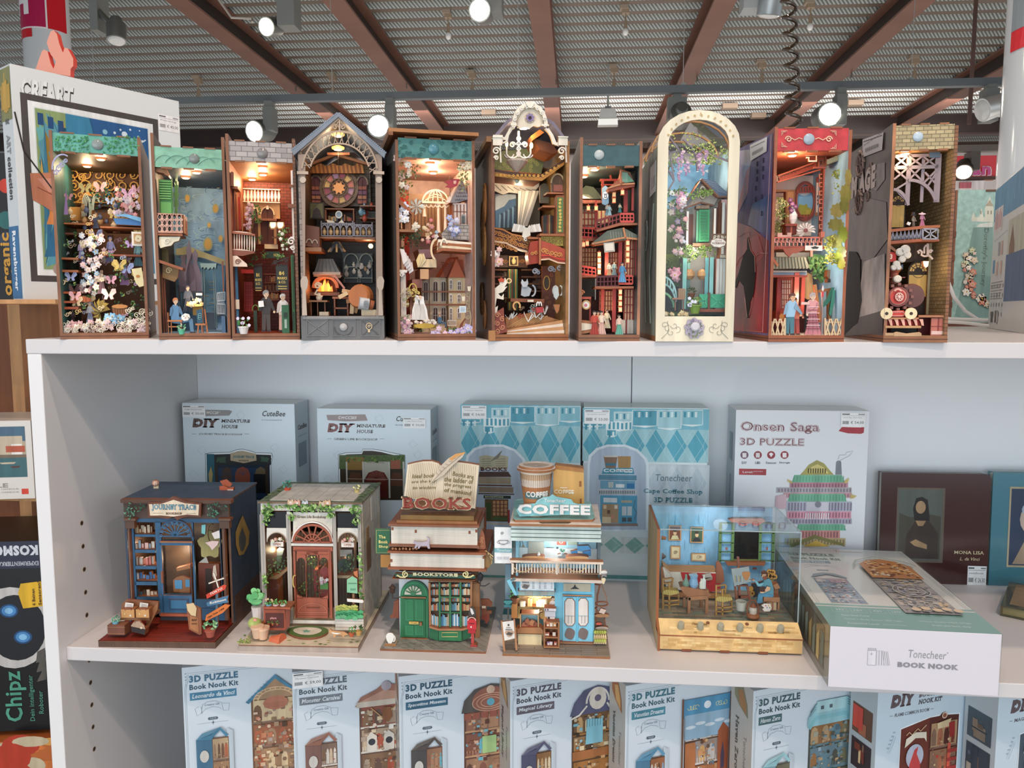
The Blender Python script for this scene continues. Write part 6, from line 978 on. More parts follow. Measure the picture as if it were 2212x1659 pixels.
# five models on the middle shelf
def model(label,A,rz,crop,name='miniature_house'):
 fr=Fr((A[0],A[1],MZ),radians(rz),crop);return fr,thing(name,label,'miniature house',fr,group='assembled models on the middle board')
R=random.Random(21)
fr,t=model('dark blue miniature bookshop with a JOURNEY TRACE sign, luggage on its red plank porch',(.062,.018),3,(190,1000,3.951));Y=.058;H=fr(740,322,Y).z;x0=fr(300,500,Y).x;x1=fr(1205,500,Y).x;D=.162
slab(b,0,0,0,.1545,.185,.0085,'5e4334','5e4334','5e4334','8a2c1e');bx(-.0003,-.0003,.0076,.1548,.1852,.0085,'7a4e34');[bx(.02+k*.03,-.0006,.001+.003*(k%2),.0205+k*.03,0,.004+.003*(k%2),'8a6a58')for k in rg(5)];b('base')
bx(.001,.001,.0085,.1535,Y+.02,.0088,'8c2c1c');b('porch_planks','planks')
slab(b,x0,Y+.003,.0085,x0+.003,D,H,'3a4a60','3f5068','4a3424','8a5a3c');b('side_wall');slab(b,x1-.003,Y+.003,.0085,x1,D,H,'6a4a38','4a3424','3a4658','8a5a3c');b('side_wall','print')
bx(x1,Y+.01,.0085,x1+.0006,D,.045,'5f4434');b('brick_plinth','brick');bx(x0,D-.003,.0085,x1,D,H,'4a3424');b('back_wall')
slab(b,x0-.001,Y,H,x1+.001,D+.001,H+.002,'5a3c2c','7a5038','7a5038','46566a');b('roof')
for k in rg(2):P=[fr(u,v,x1+.0009,ax=0)for u,v in((1320,445),(1350,520),(1380,590),(1372,690),(1330,780),(1290,790),(1262,700),(1260,590),(1290,510))];add([(x1+.0009+.0004*k,p.y,p.z)if not k else(x1+.0013,P[0].y+(p.y-P[0].y)*.5-.003,P[4].z+(p.z-P[4].z)*.6+.006)for p in P],[list(rg(9))],('b08a48','5a5a58')[k])
b('gold_emblem')
BL='2f5a7c';rc(300,325,1205,480,Y-.001,.004,'4f3a2e');b('fascia');rc(275,312,1220,350,Y-.006,.010,'5a3c2c');b('cornice')
pass
for(u0,v0,u1,v1)in((385,445,1150,512),(385,500,400,1165),(570,500,655,1300),(880,500,930,1350),(640,660,880,705),(640,1120,890,1290),(400,610,575,632),(400,742,575,768),(400,880,580,908),(400,1015,590,1045),(395,1145,600,1170),(925,1165,1150,1240),(925,1240,1200,1345),(1120,500,1150,1200)):rc(u0,v0,u1,v1,Y,.003,BL,'244862')
b('blue_frontage')
rc(610,670,652,1290,Y-.002,.002,'34648a');rc(868,670,892,1290,Y-.002,.002,'34648a');rc(610,670,892,704,Y-.002,.002,'34648a');rc(610,1130,892,1290,Y-.002,.002,'34648a');rc(690,1160,860,1255,Y-.003,.001,'2a5272');rc(705,1172,846,1244,Y-.0036,.001,'3f7aa0');dr=b('door');rc(622,930,640,1025,Y-.005,.003,'8a5238');b.o('door_handle',dr);rc(652,704,868,1130,Y,.0005,'ffffff');b.o('door_glass',dr,'acrylic');rc(612,668,890,684,Y-.004,.003,'9a6a4c');rc(610,1288,850,1312,Y-.006,.006,'b05a3c');rc(620,1312,860,1345,Y-.003,.003,'2a2c34');b('door_step')
ar(742,625,140,130,0,180,Y-.003,2.6,.003,'2a5272',n=16);[st([(742,620),(742+120*cos(a),620-110*sin(a))],Y-.003,1.8,.002,'2f5f80')for a in[PI*k/8 for k in rg(1,8)]];[curl(742+118*cos(a),620-104*sin(a),14,Y-.0036,1.2,.002,'3a6a8c',a=a)for a in[PI*k/9 for k in rg(10)]];rc(600,618,890,634,Y-.003,.003,'2f5a7c');b('fanlight')
for u0,u1 in((335,385),(1140,1195)):rc(u0,560,u1,1180 if u0<500 else 1345,Y-.004,.006,'5f4436');rc(u0+14,580,u1-14,1170,Y-.005,.001,'7a5a48');rc(u0-28,475,u1+20,495,Y-.008,.01,'6a4c3a');rc(u0-20,495,u1+12,560,Y-.006,.008,'5a4032');b('pilaster')
pg([(508,345),(520,335),(620,335),(680,310),(725,285),(770,300),(840,330),(965,345),(960,462),(860,455),(800,470),(760,490),(730,455),(680,480),(600,462),(515,465)],Y-.009,.003,'6f3f2a');pg([(520,352),(625,350),(730,315),(830,345),(948,356),(942,448),(850,440),(730,458),(620,448),(530,450)],Y-.0096,.001,'ecd9bd')
tx('JOURNEY TRACE',540,352,925,415,Y-.0101,'6f9aa8',.045,True,th=.0006);tx('BOOKSHOP',665,422,802,442,Y-.0101,'6a4630',.03,True);rc(555,428,640,431,Y-.0101,.0002,'8a6a50');rc(840,430,920,433,Y-.0101,.0002,'8a6a50');b('shop_sign',label='cream sign board lettered JOURNEY TRACE BOOKSHOP')
for box in((300,335,500,420),(310,380,400,480),(1000,340,1190,440),(1020,400,1110,470)):b.ec='2a4a3a';leaves(R,(box[0]+box[2])/2,(box[1]+box[3])/2,(box[2]-box[0])/2,(box[3]-box[1])/2,Y-.010,Y-.007,26,3.6,['5a8a70','3f6a54','7aa890','2f5040']);b('ivy_spray')
rc(385,500,1150,1200,D-.03,.002,'54402e');rc(660,700,900,1150,Y+.05,.002,'5a4028');b('interior_backdrop','print');pl(760,800,Y+.03,.05,(1,.75,.5));pl(480,700,Y+.03,.03,(1,.8,.6));pl(1030,900,Y+.012,.02,(1,.75,.5))
pg([(725,1000),(760,972),(810,965),(870,985),(870,1110),(730,1100)],Y+.012,.004,'a86a3e');rc(740,1000,805,1075,Y+.011,.001,'5a9ac4');rc(830,995,870,1060,Y+.011,.001,'5a9ac4');pg([(750,900),(870,870),(870,900),(760,925)],Y+.02,.01,'b87848');b('display_bench')
blob(1040,700,95,110,Y+.04,.002,'8a8a5c',k=5);ar(1050,600,30,80,60,300,Y+.03,1,.002,'9a8a60');rc(940,860,1130,1160,Y+.035,.01,'5a2c20');rc(1000,900,1060,1100,Y+.034,.001,'2a1c18');b('map_and_fireplace')
for P,c in(([(1000,680),(1060,665),(1118,668),(1105,700),(1060,745),(1040,715)],'e4c8c4'),([(1055,600),(1120,575),(1128,640),(1080,650)],'e8e0dc'),([(970,530),(1005,525),(1000,610),(968,600)],'7ac0c0'),([(945,850),(1010,800),(1030,855)],'a8a8a0')):pg(P,Y+.006,.002,c);b('flying_book')
for(u0,v0,u1,v1,cs)in((400,520,560,605,['c8b8a0','9a9a94','e0d4c0','b0a080']),(400,640,570,740,['c8b8a0','e0b8b0','9ab8c8','e8e0d0']),(410,775,570,880,['d88078','e8a090','c8c0b8']),(410,915,580,1000,['4a8ac0','6aaad8','3a6a9a','d8e4ec']),(410,1060,590,1140,['3a5a6a','5a4a3a','8ab0c0','e0d0b8'])):
 for k in rg(6):u=u0+(u1-u0-30)*k/5;h=U(.45,.9)*(v1-v0);rc(u,v1-h,u+U(18,34),v1,Y+.008+.002*(k%3),.004,ch(cs));b('window_display_book')
 rc(u0-10,v1,u1+15,v1+6,Y+.004,.02,'6a4a34');b('window_shelf')
pg([(330,1165),(600,1185),(600,1200),(520,1340),(290,1330),(275,1300),(290,1200)],.03,.003,'8a5a3c');bx(*(lambda p,q:(p.x,.02,q.z,q.x,.05,p.z))(fr(275,1320,.02),fr(525,1345,.02)),'9a6a44');pg([(600,1190),(595,1250),(520,1400),(500,1430),(498,1350),(550,1240)],.026,.004,'a06a44');b('luggage_rack')
for u in(350,475):
 rc(u-68,1250,u+48,1322,.016,.012,'d09a60','9a6038');ar(u-8,1258,26,18,0,180,.0155,1.2,.002,'9a5a3a');el(u-35,1290,7,9,.0156,.0005,'e8c880',n=8);rc(u+5,1295,u+20,1310,.0156,.0005,'e8e4dc');q=b('suitcase');pg([(u-30,1190),(u+40,1200),(u+32,1250),(u-38,1240)],.024,.001,'ece8e0');[st([(u-20,1205+k*12),(u+28,1210+k*12)],.0236,.4,.0004,'8a8a88')for k in rg(3)];b('newspaper')
rc(165,1385,315,1470,.006,.014,'7a4a38','8a5a40');[rc(165,v,315,v+6,.0055,.0006,'a87858')for v in(1400,1455)];b('trunk');plant(238,1390,.012,70,'7ab0c4',('6aa88c','8ac4a4','4a8a70'),R)
pg([(368,1395),(490,1420),(485,1468),(372,1440)],.008,.010,'2e2420');pg([(365,1390),(395,1352),(440,1350),(478,1385),(490,1420),(372,1396)],.007,.002,'b89a80');ar(425,1365,26,22,0,180,.0066,1,.002,'8a5a40');el(455,1408,12,10,.0064,.0005,'e0c8a8',n=8);b('leather_bag')
pg([(838,1200),(920,1225),(962,1245),(970,1460),(950,1468),(862,1420)],.014,.003,'9a5c3a');pg([(872,1300),(938,1325),(945,1450),(872,1412)],.0136,.0006,'b87a4c');tx('MAP',885,1330,930,1352,.0132,'5a3020',.02);tx('BOOK',885,1365,932,1380,.0132,'5a3020',.02);pg([(840,1205),(900,1195),(928,1240),(920,1310),(880,1300),(850,1260)],.0125,.001,'e4c898');b('a_frame_board')
st([(1100,1080),(1098,1400)],.018,3.2,.003,'4f6a7c');b('signpost_pole')
for P,c,tx_,A_ in(([(1008,1125),(1160,1040),(1182,1045),(1170,1080),(1015,1160)],'d8452c','TOKYO',(1040,1132,1150,1092,.48)),([(1010,1195),(1050,1175),(1200,1130),(1190,1165),(1200,1190),(1060,1215),(1020,1225)],'4a7a9c','Robinson',(1040,1208,1180,1176,.25)),([(1000,1345),(1010,1300),(1170,1205),(1215,1215),(1150,1280),(1010,1350)],'e07a34','Cape Town 11990',(1020,1335,1165,1315,.58))):
 b.ec='8a4a30';pg(P,.0165,.002,c);u0,v0,u1,v1,sl=A_;tx(tx_,u0,v0-22,u1,v0,.0161,'f4ece0' if c!='e07a34' else '3a1c10',.03,slope=sl);b('direction_sign',label='arrow board on the signpost')
[st([(1095,1005),(1095+70*cos(a),1005-70*sin(a))],.017,1.6,.0015,'ece4d4')for a in(.3,1.9,3.5,5.0)];pg([(1070,880),(1090,870),(1100,960),(1080,1000),(1062,960)],.018,.002,'b8a898');st([(1120,1000),(1190,955)],.0176,1.4,.002,'5a4030');b('windmill_vane');plant(1045,1482,.004,110,'b05a48',('7ab07a','a8d09a','4f8a5a'),R)
p=fr(578,172,.12);ball(tuple(p),.0046,'e8cdb8',14);[tube([(p.x+.0047*cos(a)*sin(q),p.y+.0047*sin(a)*sin(q),p.z+.0047*cos(q))for q in[x*.4 for x in rg(9)]],.0003,'b05a40',4)for a in[k*PI/5 for k in rg(10)]];cy((p.x,p.y,H+.002),(p.x,p.y,p.z-.004),.001,.001,'8a5a3c',6);bx(p.x-.003,p.y-.001,H+.002,p.x+.004,p.y+.001,H+.006,'d8c8a8');b('balloon_ornament')
pg([(1125,155),(1180,140),(1230,180),(1215,205),(1150,190)],.115,.002,'a8502c');pg([(1120,200),(1160,195),(1200,215),(1245,205),(1240,245),(1125,240)],.112,.004,'b85a38');rc(1190,225,1240,245,.111,.001,'e8c8b0');b('red_biplane_ornament')
R=random.Random(22)
fr,t=model('cream miniature shop with green ivy, terracotta arched door and Green Life Bookshop lettering',(.25,.022),2.5,(500,1010,3.949));Y=.058;H=fr(680,302,Y).z;x0=fr(248,500,Y).x;x1=fr(1118,500,Y).x;D=.172
slab(b,0,0,0,.155,.20,.0085,'b0a094','a89684','a89684','d8ccb4');bx(-.0003,-.0003,.0070,.1553,.2003,.0083,'8a5a40');b('base')
b.ec='8a9a50';leaves(R,110,1470,60,40,.004,.008,16,5,['8a9a48','6a7a34','a8b060']);
for k in rg(40):x=ch((U(.004,.15),U(.13,.153)));y=U(.004,.02)if x<.125 else U(.004,.19);add([(x-.003,y,.0087),(x,y-.0015,.0087),(x+.003,y,.0087),(x,y+.0015,.0087)],[[0,1,2,3]],ch(('8a9a48','6a8a3a','a8b060')))
b('painted_ground_leaves')
for x,L_,R_,nm in((x0,'d0c8b8','5a4030','side_wall'),(x1-.003,'5a4030','c9bfae','side_wall')):slab(b,x,Y+.003,.0085,x+.003,D,H,'b8a890',L_,R_,'8a5a3c');b.o(nm,t,'print')
bx(x0,D-.003,.0085,x1,D,H,'4a3a2c');b('back_wall');slab(b,x0-.001,Y-.004,H,x1+.001,D+.001,H+.002,'8a6a50','8a6a50','8a6a50','6f7a5c');bx(x0+.012,Y+.004,H+.002,x1-.012,D-.012,H+.0025,'ddd6ca');b('roof')
b.ec='7a8a50'
for k in rg(60):x=ch((x0+U(0,.012),x1-U(0,.014),U(x0,x1)));y=U(Y,D)if x<x0+.013 or x>x1-.015 else D-U(0,.012);add([(x-.003,y,H+.0028),(x,y-.002,H+.0032),(x+.003,y,H+.0028),(x,y+.002,H+.003)],[[0,1,2,3]],ch(('7a9a4a','5a7a3a','a0b868')))
for k in rg(7):tube([(x0+.02+k*.018,Y+.006,H+.0026),(x0+.02+k*.018,D-.014,H+.0026)],.0002,'b8b0a4',4)
b('roof_leaves')
CW='e9e3d8'
for(u0,v0,u1,v1)in((248,305,1118,375),(248,375,300,1330),(1075,375,1118,1380),(470,375,525,1330),(860,375,905,1340),(300,515,470,548),(905,515,1080,548),(505,645,870,672),(500,1300,890,1335),(525,380,860,410)):rc(u0,v0,u1,v1,Y,.003,CW,'b8a890')
[rc(u,400,u+6,1300,Y-.0006,.0006,'b8b0a6')for u in(262,280,484,500,876,890,1088,1104)];b('white_frontage')
pg([(525,400),(860,400),(860,660),(845,560),(780,490),(690,468),(600,490),(540,560),(525,660)],Y+.0005,.002,'e4dccb');tx('Green Life Bookshop',562,408,805,440,Y-.0002,'6a5040',.012);ar(688,650,172,185,5,175,Y-.001,2.2,.003,'f2ece2',n=20);[curl(560+s_*0,520+k*24,12,Y-.0002,.3,.0003,'c8b890',a=k)for k in rg(4)for s_ in(0,)];b('lettered_arch',label='cream arch panel lettered Green Life Bookshop')
TC='ab5c43';b.ec='7a3a28';ar(688,640,160,150,0,180,Y-.002,3,.003,TC,n=20);ar(688,640,72,72,0,180,Y-.002,1.6,.003,TC,n=14);ar(688,640,28,30,0,180,Y-.0022,2,.003,TC);[st([(688+28*cos(a),640-28*sin(a)),(688+155*cos(a),640-145*sin(a))],Y-.0018,1.8,.003,TC)for a in[PI*k/7 for k in rg(1,7)]];rc(522,628,856,646,Y-.002,.003,TC);b('fanlight')
b.ec='7a3a28';rc(525,675,862,712,Y-.001,.003,TC);rc(525,712,556,1285,Y-.001,.003,TC);rc(824,712,862,1285,Y-.001,.003,TC);rc(556,712,824,745,Y-.001,.003,TC);rc(556,1110,824,1285,Y-.001,.003,TC);rc(628,745,642,1115,Y-.001,.003,TC);rc(738,745,750,1115,Y-.001,.003,TC)
for(c,r,v)in((592,36,765),(690,48,740),(787,37,765)):pg([(c-r-2,v-25),(c+r+2,v-25),(c+r,v+40)]+[(c+r*cos(a),v+42-r*1.05*sin(a))for a in[PI*k/8 for k in rg(1,8)]]+[(c-r,v+40)],Y-.001,.003,TC)
pg([(556,1040),(560,1090),(625,1120),(556,1120)],Y-.001,.003,TC);pg([(824,1040),(820,1090),(756,1120),(824,1120)],Y-.001,.003,TC);ar(693,1235,125,75,0,180,Y-.0018,1,.001,'c87860',n=14);st([(570,1235),(818,1235)],Y-.0018,1,.001,'c87860');rc(640,1190,752,1200,Y-.002,.001,'7a3a28');st([(545,700),(838,700),(838,1262),(545,1262)],Y-.0016,.5,.0008,'8a4430',closed=True);dr=b('door')
b.ec='7a5a30';ar(538,970,14,52,90,270,Y-.005,1.6,.003,'c8a860');st([(538,920),(546,925)],Y-.005,1.6,.003,'c8a860');b.o('door_handle',dr);rc(556,745,824,1110,Y+.001,.0004,'ffffff');b.o('door_glass',dr,'acrylic')
for c0,c1 in((300,470),(905,1078)):m_=(c0+c1)/2;r=(c1-c0)/2;pg([(c0,545),(c1,545),(c1,640)]+[(m_+r*cos(a),635-r*.95*sin(a))for a in[PI*k/8 for k in rg(1,8)]]+[(c0,640)],Y-.0004,.003,CW,'b8a890');ar(m_,635,r-3,r*.95,0,180,Y-.001,1,.001,'b8a890');b('window_arch');rc(c0,550,c1,1330,Y+.002,.0004,'ffffff');b('window_glass','acrylic')
rc(300,376,470,515,Y+.001,.002,'22252a');rc(903,386,1078,520,Y+.001,.002,'22252a');b('upper_pane','gloss')
rc(300,545,1080,1330,Y+.07,.002,'4a3a30');[rc(300+k*26,545,306+k*26,1330,Y+.069,.001,'5f4838')for k in rg(30)];b('interior_backdrop');pl(700,800,Y+.03,.03);pl(400,700,Y+.045,.02);pl(1000,700,Y+.05,.02)
pg([(305,945),(400,910),(470,860),(475,880),(410,940),(310,990)],Y+.02,.02,'a8805c');rc(310,950,400,1180,Y+.02,.02,'6a3428');pg([(330,740),(410,680),(450,690),(400,860),(335,880)],Y+.05,.002,'7a8a94');rc(700,870,740,1110,Y+.03,.02,'8a2c28');pg([(750,880),(790,840),(830,860),(830,1100),(750,1100)],Y+.02,.02,'9a3a34');rc(755,980,825,1040,Y+.015,.006,'5f9a48');rc(925,700,1030,760,Y+.03,.01,'d8d0c4');rc(905,920,1080,945,Y+.01,.03,'a8906c');blob(960,840,55,66,Y+.03,.012,'3a5048',k=3,amp=.06);b('shop_furniture')
sc('sprig',18,(560,780,800,1090),Y+.01,Y+.03,40,['3a5a34','5a8048','2f4a2c','8a9a40']);sc('sprig',10,(310,780,460,900),Y+.01,Y+.03,44,['5a7a4a','8aa868']);sc('sprig',12,(920,760,1060,900),Y+.01,Y+.03,44,['4a6a4a','6a8a5a','3a4a44']);sc('flower',6,(760,940,820,985),Y+.008,Y+.012,16,['f0e0e0','f0b8c8','ffffff'])
for(u,v,nm)in((385,625,'OPEN'),(988,630,'OPEN')):
 rc(u-52,v+8,u+58,v+50,Y-.005,.003,'f0e8dc','a86a50');tx(nm,u-30,v+18,u+34,v+40,Y-.0054,'b07060',.02);b('open_sign',label='small hanging plate lettered OPEN');sc('sprig',3,(u-50,v-22,u+50,v+2),Y-.007,Y-.004,24,['7ab05a','a8d07a','f0c8c0']);sc('flower',4,(u-50,v-16,u+50,v+6),Y-.008,Y-.006,15,['f0e4d4','e8a8a0','d8e4c8'])
for(box,n_)in(((470,312,890,380),120),((250,310,360,440),40),((265,400,330,490),12),((1010,320,1110,400),34),((1030,400,1105,490),20),((480,390,540,450),14),((820,390,880,430),14),((360,318,480,350),12),((890,318,1010,350),12),((268,900,305,1040),14),((1080,680,1116,1050),26),((1090,1040,1122,1180),12)):
 b.ec='5a7a38';leaves(R,(box[0]+box[2])/2,(box[1]+box[3])/2,(box[2]-box[0])/2,(box[3]-box[1])/2,Y-.010,Y-.003,n_,5.2,['8ab85a','a8cc78','6a9a48','c0d898','4f7a38']);b('ivy_cluster')
for u,v,c in((505,292,'e4c098'),(560,296,'e8b098'),(628,300,'c8d0d8'),(772,305,'e8c8a0'),(820,295,'e4b890')):b.ec='8a5a3c';pg([(u-26,v+26),(u-28,v),(u-18,v-24),(u-8,v-10),(u+8,v-12),(u+18,v-26),(u+26,v),(u+26,v+26)],Y-.006,.002,c);el(u,v+8,12,8,Y-.0065,.0005,'f6ece0');b('roofline_kitten')
plant(480,212,.12,80,'d8583c',('3a8a7a','5ab09a'),R);plant(1070,220,.11,60,'e0cc88',('a8b86a','8a9a48'),R,'e8dca0')
b.ec='3f7a44'
for k in rg(13):a=U(0,6.28);u=205+58*cos(a)*U(.3,1);v=1110+70*sin(a)*U(.2,1);blob(u,v,34,26,.018+.001*k,.001,ch(('5fae6a','7ac47c','3f8a50','8ad088')),k=2,amp=.2,ph=a,n=14)
st([(215,1220),(205,1120)],.03,1.4,.002,'5a7a3a');b('leafy_tree_crown');lathe_jar(b,fr,222,1300,.028,.0075,.019,'dcd0cc',((.75,0),(.85,.5),(1,1),(.9,.98)));b('plant_pot')
rc(160,1345,265,1362,.016,.014,'a85a3c');rc(165,1362,175,1410,.018,.004,'8a4a30');b('plant_stool');p=fr(198,1325,.022);ball(tuple(p),.0088,'a8b868',14,.85);blob(200,1300,16,12,.012,.001,'e89a8a',k=5);b('round_cactus')
rc(270,1190,502,1210,.022,.022,'b05a3c');rc(272,1210,460,1388,.026,.018,'a85438');pg([(460,1210),(500,1200),(495,1350),(458,1390)],.026,.002,'8a4430');rc(288,1240,448,1368,.0252,.001,'5a2820');tx('plant',330,1274,385,1298,.0246,'e8a8a8',.02);b('plant_stand')
for u,c,bl in((320,'7ab8d8','e8c898'),(380,'e8c8d0',None),(440,'f4f0ea',None)):plant(u,1200,.028,60,c,('6ab05a','8ad07a','4a8a44'),R,bl)
for u in(318,352,392):plant(u,1345,.0248,30,'c86a4a',('6ab05a','8ad07a'),R)
for k,(u,v)in enumerate(((222,1410),(270,1420),(350,1440))):p=fr(u,v,.012+.002*k);lathe((p.x,p.y,p.z-.006),[(.0055,0),(.0075,.012),(.0085,.0125),(.0085,.0155)]if k<2 else[(.006,-.002),(.0085,.012),(.0095,.0125),(.0095,.015)],'e8c0a0' if k<2 else 'd8704c',16,(0,0,1)if k<2 else(.95,-.2,.1));b('clay_pot')
def flat(b,u,v,ru,rv,z,th,c,ec,k=3,amp=.05,n=40):
 P=[fr(u+ru*(1+amp*sin(k*a))*cos(a),v-rv*(1+amp*sin(k*a))*sin(a),z,ax=2)for a in[2*PI*i/n for i in rg(n)]];b.add([(p.x,p.y,z-th)for p in P]+[(p.x,p.y,z)for p in P],[list(rg(n,2*n))[::-1]]+[[i,(i+1)%n,n+(i+1)%n,n+i]for i in rg(n)],[c]+[ec]*n)
flat(b,650,1398,175,52,.0115,.0028,'56733a','8a5238');flat(b,648,1392,120,32,.0117,.0002,'ddd6c4','ddd6c4');flat(b,640,1395,30,10,.0119,.0002,'7ab09a','7ab09a',5,.2);b('oval_doormat')
b.ec='8a5a40';pg([(830,1400),(842,1376),(856,1390),(870,1392),(900,1395),(960,1400),(1000,1425),(965,1432),(955,1452),(940,1430),(895,1428),(880,1450),(868,1445),(870,1420),(848,1418)],.010,.002,'d8a06a');pg([(850,1402),(880,1408),(940,1412),(900,1424),(862,1416)],.0096,.0005,'f4ece0');b('walking_cat')
plant(1025,1440,.008,60,'c8603c',('6ab05a','4a8a44'),R);plant(1085,1430,.012,70,'d8a860',('6a8a4a','8a6a34','4a6a34'),R)
rc(885,1290,1128,1390,.026,.02,'e4dccf','b8a890');[rc(885,1310+k*26,1128,1313+k*26,.0256,.0006,'b8ac9c')for k in rg(3)];b('white_planter');b.ec='2f7a4a'
for r_,(v,c)in enumerate(((1190,'c8c058'),(1215,'a8b048'),(1240,'3a9a5a'),(1262,'2f8a54'),(1280,'4aa868'))):[blob(910+k*24,v+U(-8,8),24,17,.030-.002*r_+.0005*(k%2),.001,mix(c,'ffffff',U(0,.2)),k=5,amp=.14,n=20)for k in rg(9 if r_>1 else 7)]
b('shrub_layers')
pg([(985,955),(1030,925),(1072,950),(1075,1075),(985,1065)],.034,.008,'8ec8a0');rc(995,985,1068,992,.0335,.001,'4a8a6a');tx('263',1012,1030,1058,1048,.0335,'4a8a6a',.02);rc(1030,1075,1050,1180,.036,.004,'9a7050');pg([(1040,890),(1075,880),(1078,940),(1050,920)],.036,.002,'c87848');b('mint_letterbox')
pg([(985,1118),(1120,1128),(1128,1142),(1118,1156),(988,1144)],.030,.002,'f0ece4');b('white_arrow_sign')
for(v0,v1,ya,yb,c)in((520,640,Y+.02,Y+.036,'a88458'),(640,900,Y+.02,Y+.045,'8a6040'),(300,500,Y+.05,Y+.10,'d8d4c8')):za=fr(1150,v0,x1,ax=0).z;zb=fr(1150,v1,x1,ax=0).z;bx(x1,ya,zb,x1+.0006,yb,za,c)
b('side_placards')
R=random.Random(23)
fr,t=model('miniature bookstore topped by two giant books, an open book and red BOOKS letters',(.431,.038),1,(800,960,3.529));Y=.036;K=1/3.529
slab(b,0,0,0,.1372,.15,.003,'8a5a3c','8a5a3c','8a5a3c','9c9a92');b('base');bx(.001,.001,.003,.1362,.149,.0032,'9a9890');b('stone_paving','stone')
pass
for k in rg(60):x,y=U(.002,.12),U(.002,.034);a=U(0,6);tube([(x,y,.0033),(x+.007*cos(a),y+.004*sin(a),.0033),(x+.012*cos(a+.6),y+.008*sin(a+.6),.0033)],.0002,'5a5a54',4)
b('paving_joints',kind='stuff')
zt=fr(450,975,Y).z;xL=fr(218,1200,Y).x;xR=fr(770,1200,Y).x
slab(b,xL,Y+.002,.003,xR,.125,zt,'d6dadc','d6dadc','9a6a48','8a5a3c');b('shop_body');pg([(770,1040),(835,1060),(835,1470),(800,1480)],Y+.004,.003,'9a6844');rc(775,1060,830,1240,Y+.003,.002,'a87850');b('side_pillar')
GR='2f7a50';b.ec='1f5038';pg([(228,1475),(228,1180)]+[(335+107*cos(a),1150-110*sin(a))for a in[PI-PI*k/12 for k in rg(13)]]+[(442,1475)],Y-.002,.004,GR);ar(335,1150,92,95,0,180,Y-.0026,1.2,.001,'3f9a68',n=16);b('door_surround')
b.ec='1f5038';rc(250,1175,418,1470,Y-.004,.002,'2a7048');[rc(u,v0,u+62,v1,Y-.0048,.001,'3a8a5c')for u in(266,342)for v0,v1 in((1186,1345),(1380,1455))];[rc(u+8,v0+10,u+54,v1-10,Y-.0052,.0006,'2f7a50')for u in(266,342)for v0,v1 in((1186,1345),(1380,1455))];rc(236,1160,424,1176,Y-.005,.004,'9a6a44');dr=b('door')
rc(295,1350,368,1372,Y-.0062,.001,'d8b860');tx('Target',306,1355,356,1367,Y-.0066,'7a5a20',.01);rc(375,1358,392,1384,Y-.007,.004,'9a6a44');b.o('letter_slot',dr);rc(236,1476,430,1490,Y-.005,.01,'a87048');b('doorstep')
pg([(258,1145)]+[(326+66*cos(a),1145-66*sin(a))for a in[PI-PI*k/10 for k in rg(11)]],Y-.003,.0008,'d4cfc0');[st([(326,1143),(326+62*cos(a),1143-62*sin(a))],Y-.004,1.4,.001,GR)for a in[PI*k/7 for k in rg(1,7)]];el(326,1140,18,16,Y-.0045,.001,'3a7a54');b('fanlight')
rc(445,1036,778,1052,Y-.012,.014,'a87048');pg([(452,1385),(520,1405),(700,1405),(770,1388),(770,1400),(700,1420),(520,1420),(452,1400)],Y-.014,.014,'b07850');rc(522,1415,696,1500,Y-.012,.01,'2f7a4c');pg([(450,1400),(520,1418),(520,1500),(450,1475)],Y-.009,.008,'286a42');pg([(696,1418),(765,1400),(765,1470),(696,1500)],Y-.009,.008,'286a42');st([(545,1435),(665,1435),(665,1466),(545,1466)],Y-.0126,.8,.0008,'e0cc80',closed=True);b('bay_window_base')
rc(455,1050,765,1395,Y-.004,.001,'4a3020');b('bay_interior')
for r_,(v0,v1)in enumerate(((1060,1085),(1095,1148),(1165,1198),(1208,1268),(1290,1385))):
 for c0,c1 in((462,520),(538,600),(616,680),(700,762)):
  for k in rg(6):u=c0+(c1-c0)*k/6;rc(u,v0+U(0,(v1-v0)*.3),u+(c1-c0)/6-1,v1,Y-.007,.002,ch(('d8b890','c87858','e8d4b0','8ab0c0','a85a40','c8a070','5a8a9a')if r_<4 else('5a9ac0','e8ecec','3a6a8a','c8b8a0','8ac0d8')));b('window_book')
b.ec='1f5038';[rc(u,1050,u+16,1395,Y-.0115,.002,'3a7a50')for u in(520,600,680)];[rc(522,v,696,v+12,Y-.0112,.002,'3a7a50')for v in(1160,1278)];st([(450,1052),(456,1392)],Y-.011,2.6,.003,'a87048');st([(770,1052),(766,1390)],Y-.011,2.6,.003,'a87048');[rc(455,v,765,v+8,Y-.0085,.002,'b07850')for v in(1088,1150,1200,1270)];b('bay_window_grid')
rc(188,985,800,1025,Y-.016,.006,'2a5444','9a6a44');tx('BOOKSTORE',322,976,668,1010,Y-.0168,'d8d8b0',.04,True,th=.001);rc(165,1025,800,1036,Y-.016,.018,'8a5a3c');b('bookstore_sign',label='dark green fascia lettered BOOKSTORE')
b.ec='a89858'
for s_,u in((1,268),(-1,722)):curl(u,990,26,Y-.0172,1.5,.001,'e8dca0',a=PI/2,flip=s_);st([(u-s_*0,1014),(u-s_*40,1012),(u-s_*62,998),(u-s_*66,1004)],Y-.0172,1.8,.001,'e8dca0')
b('sign_scrolls')
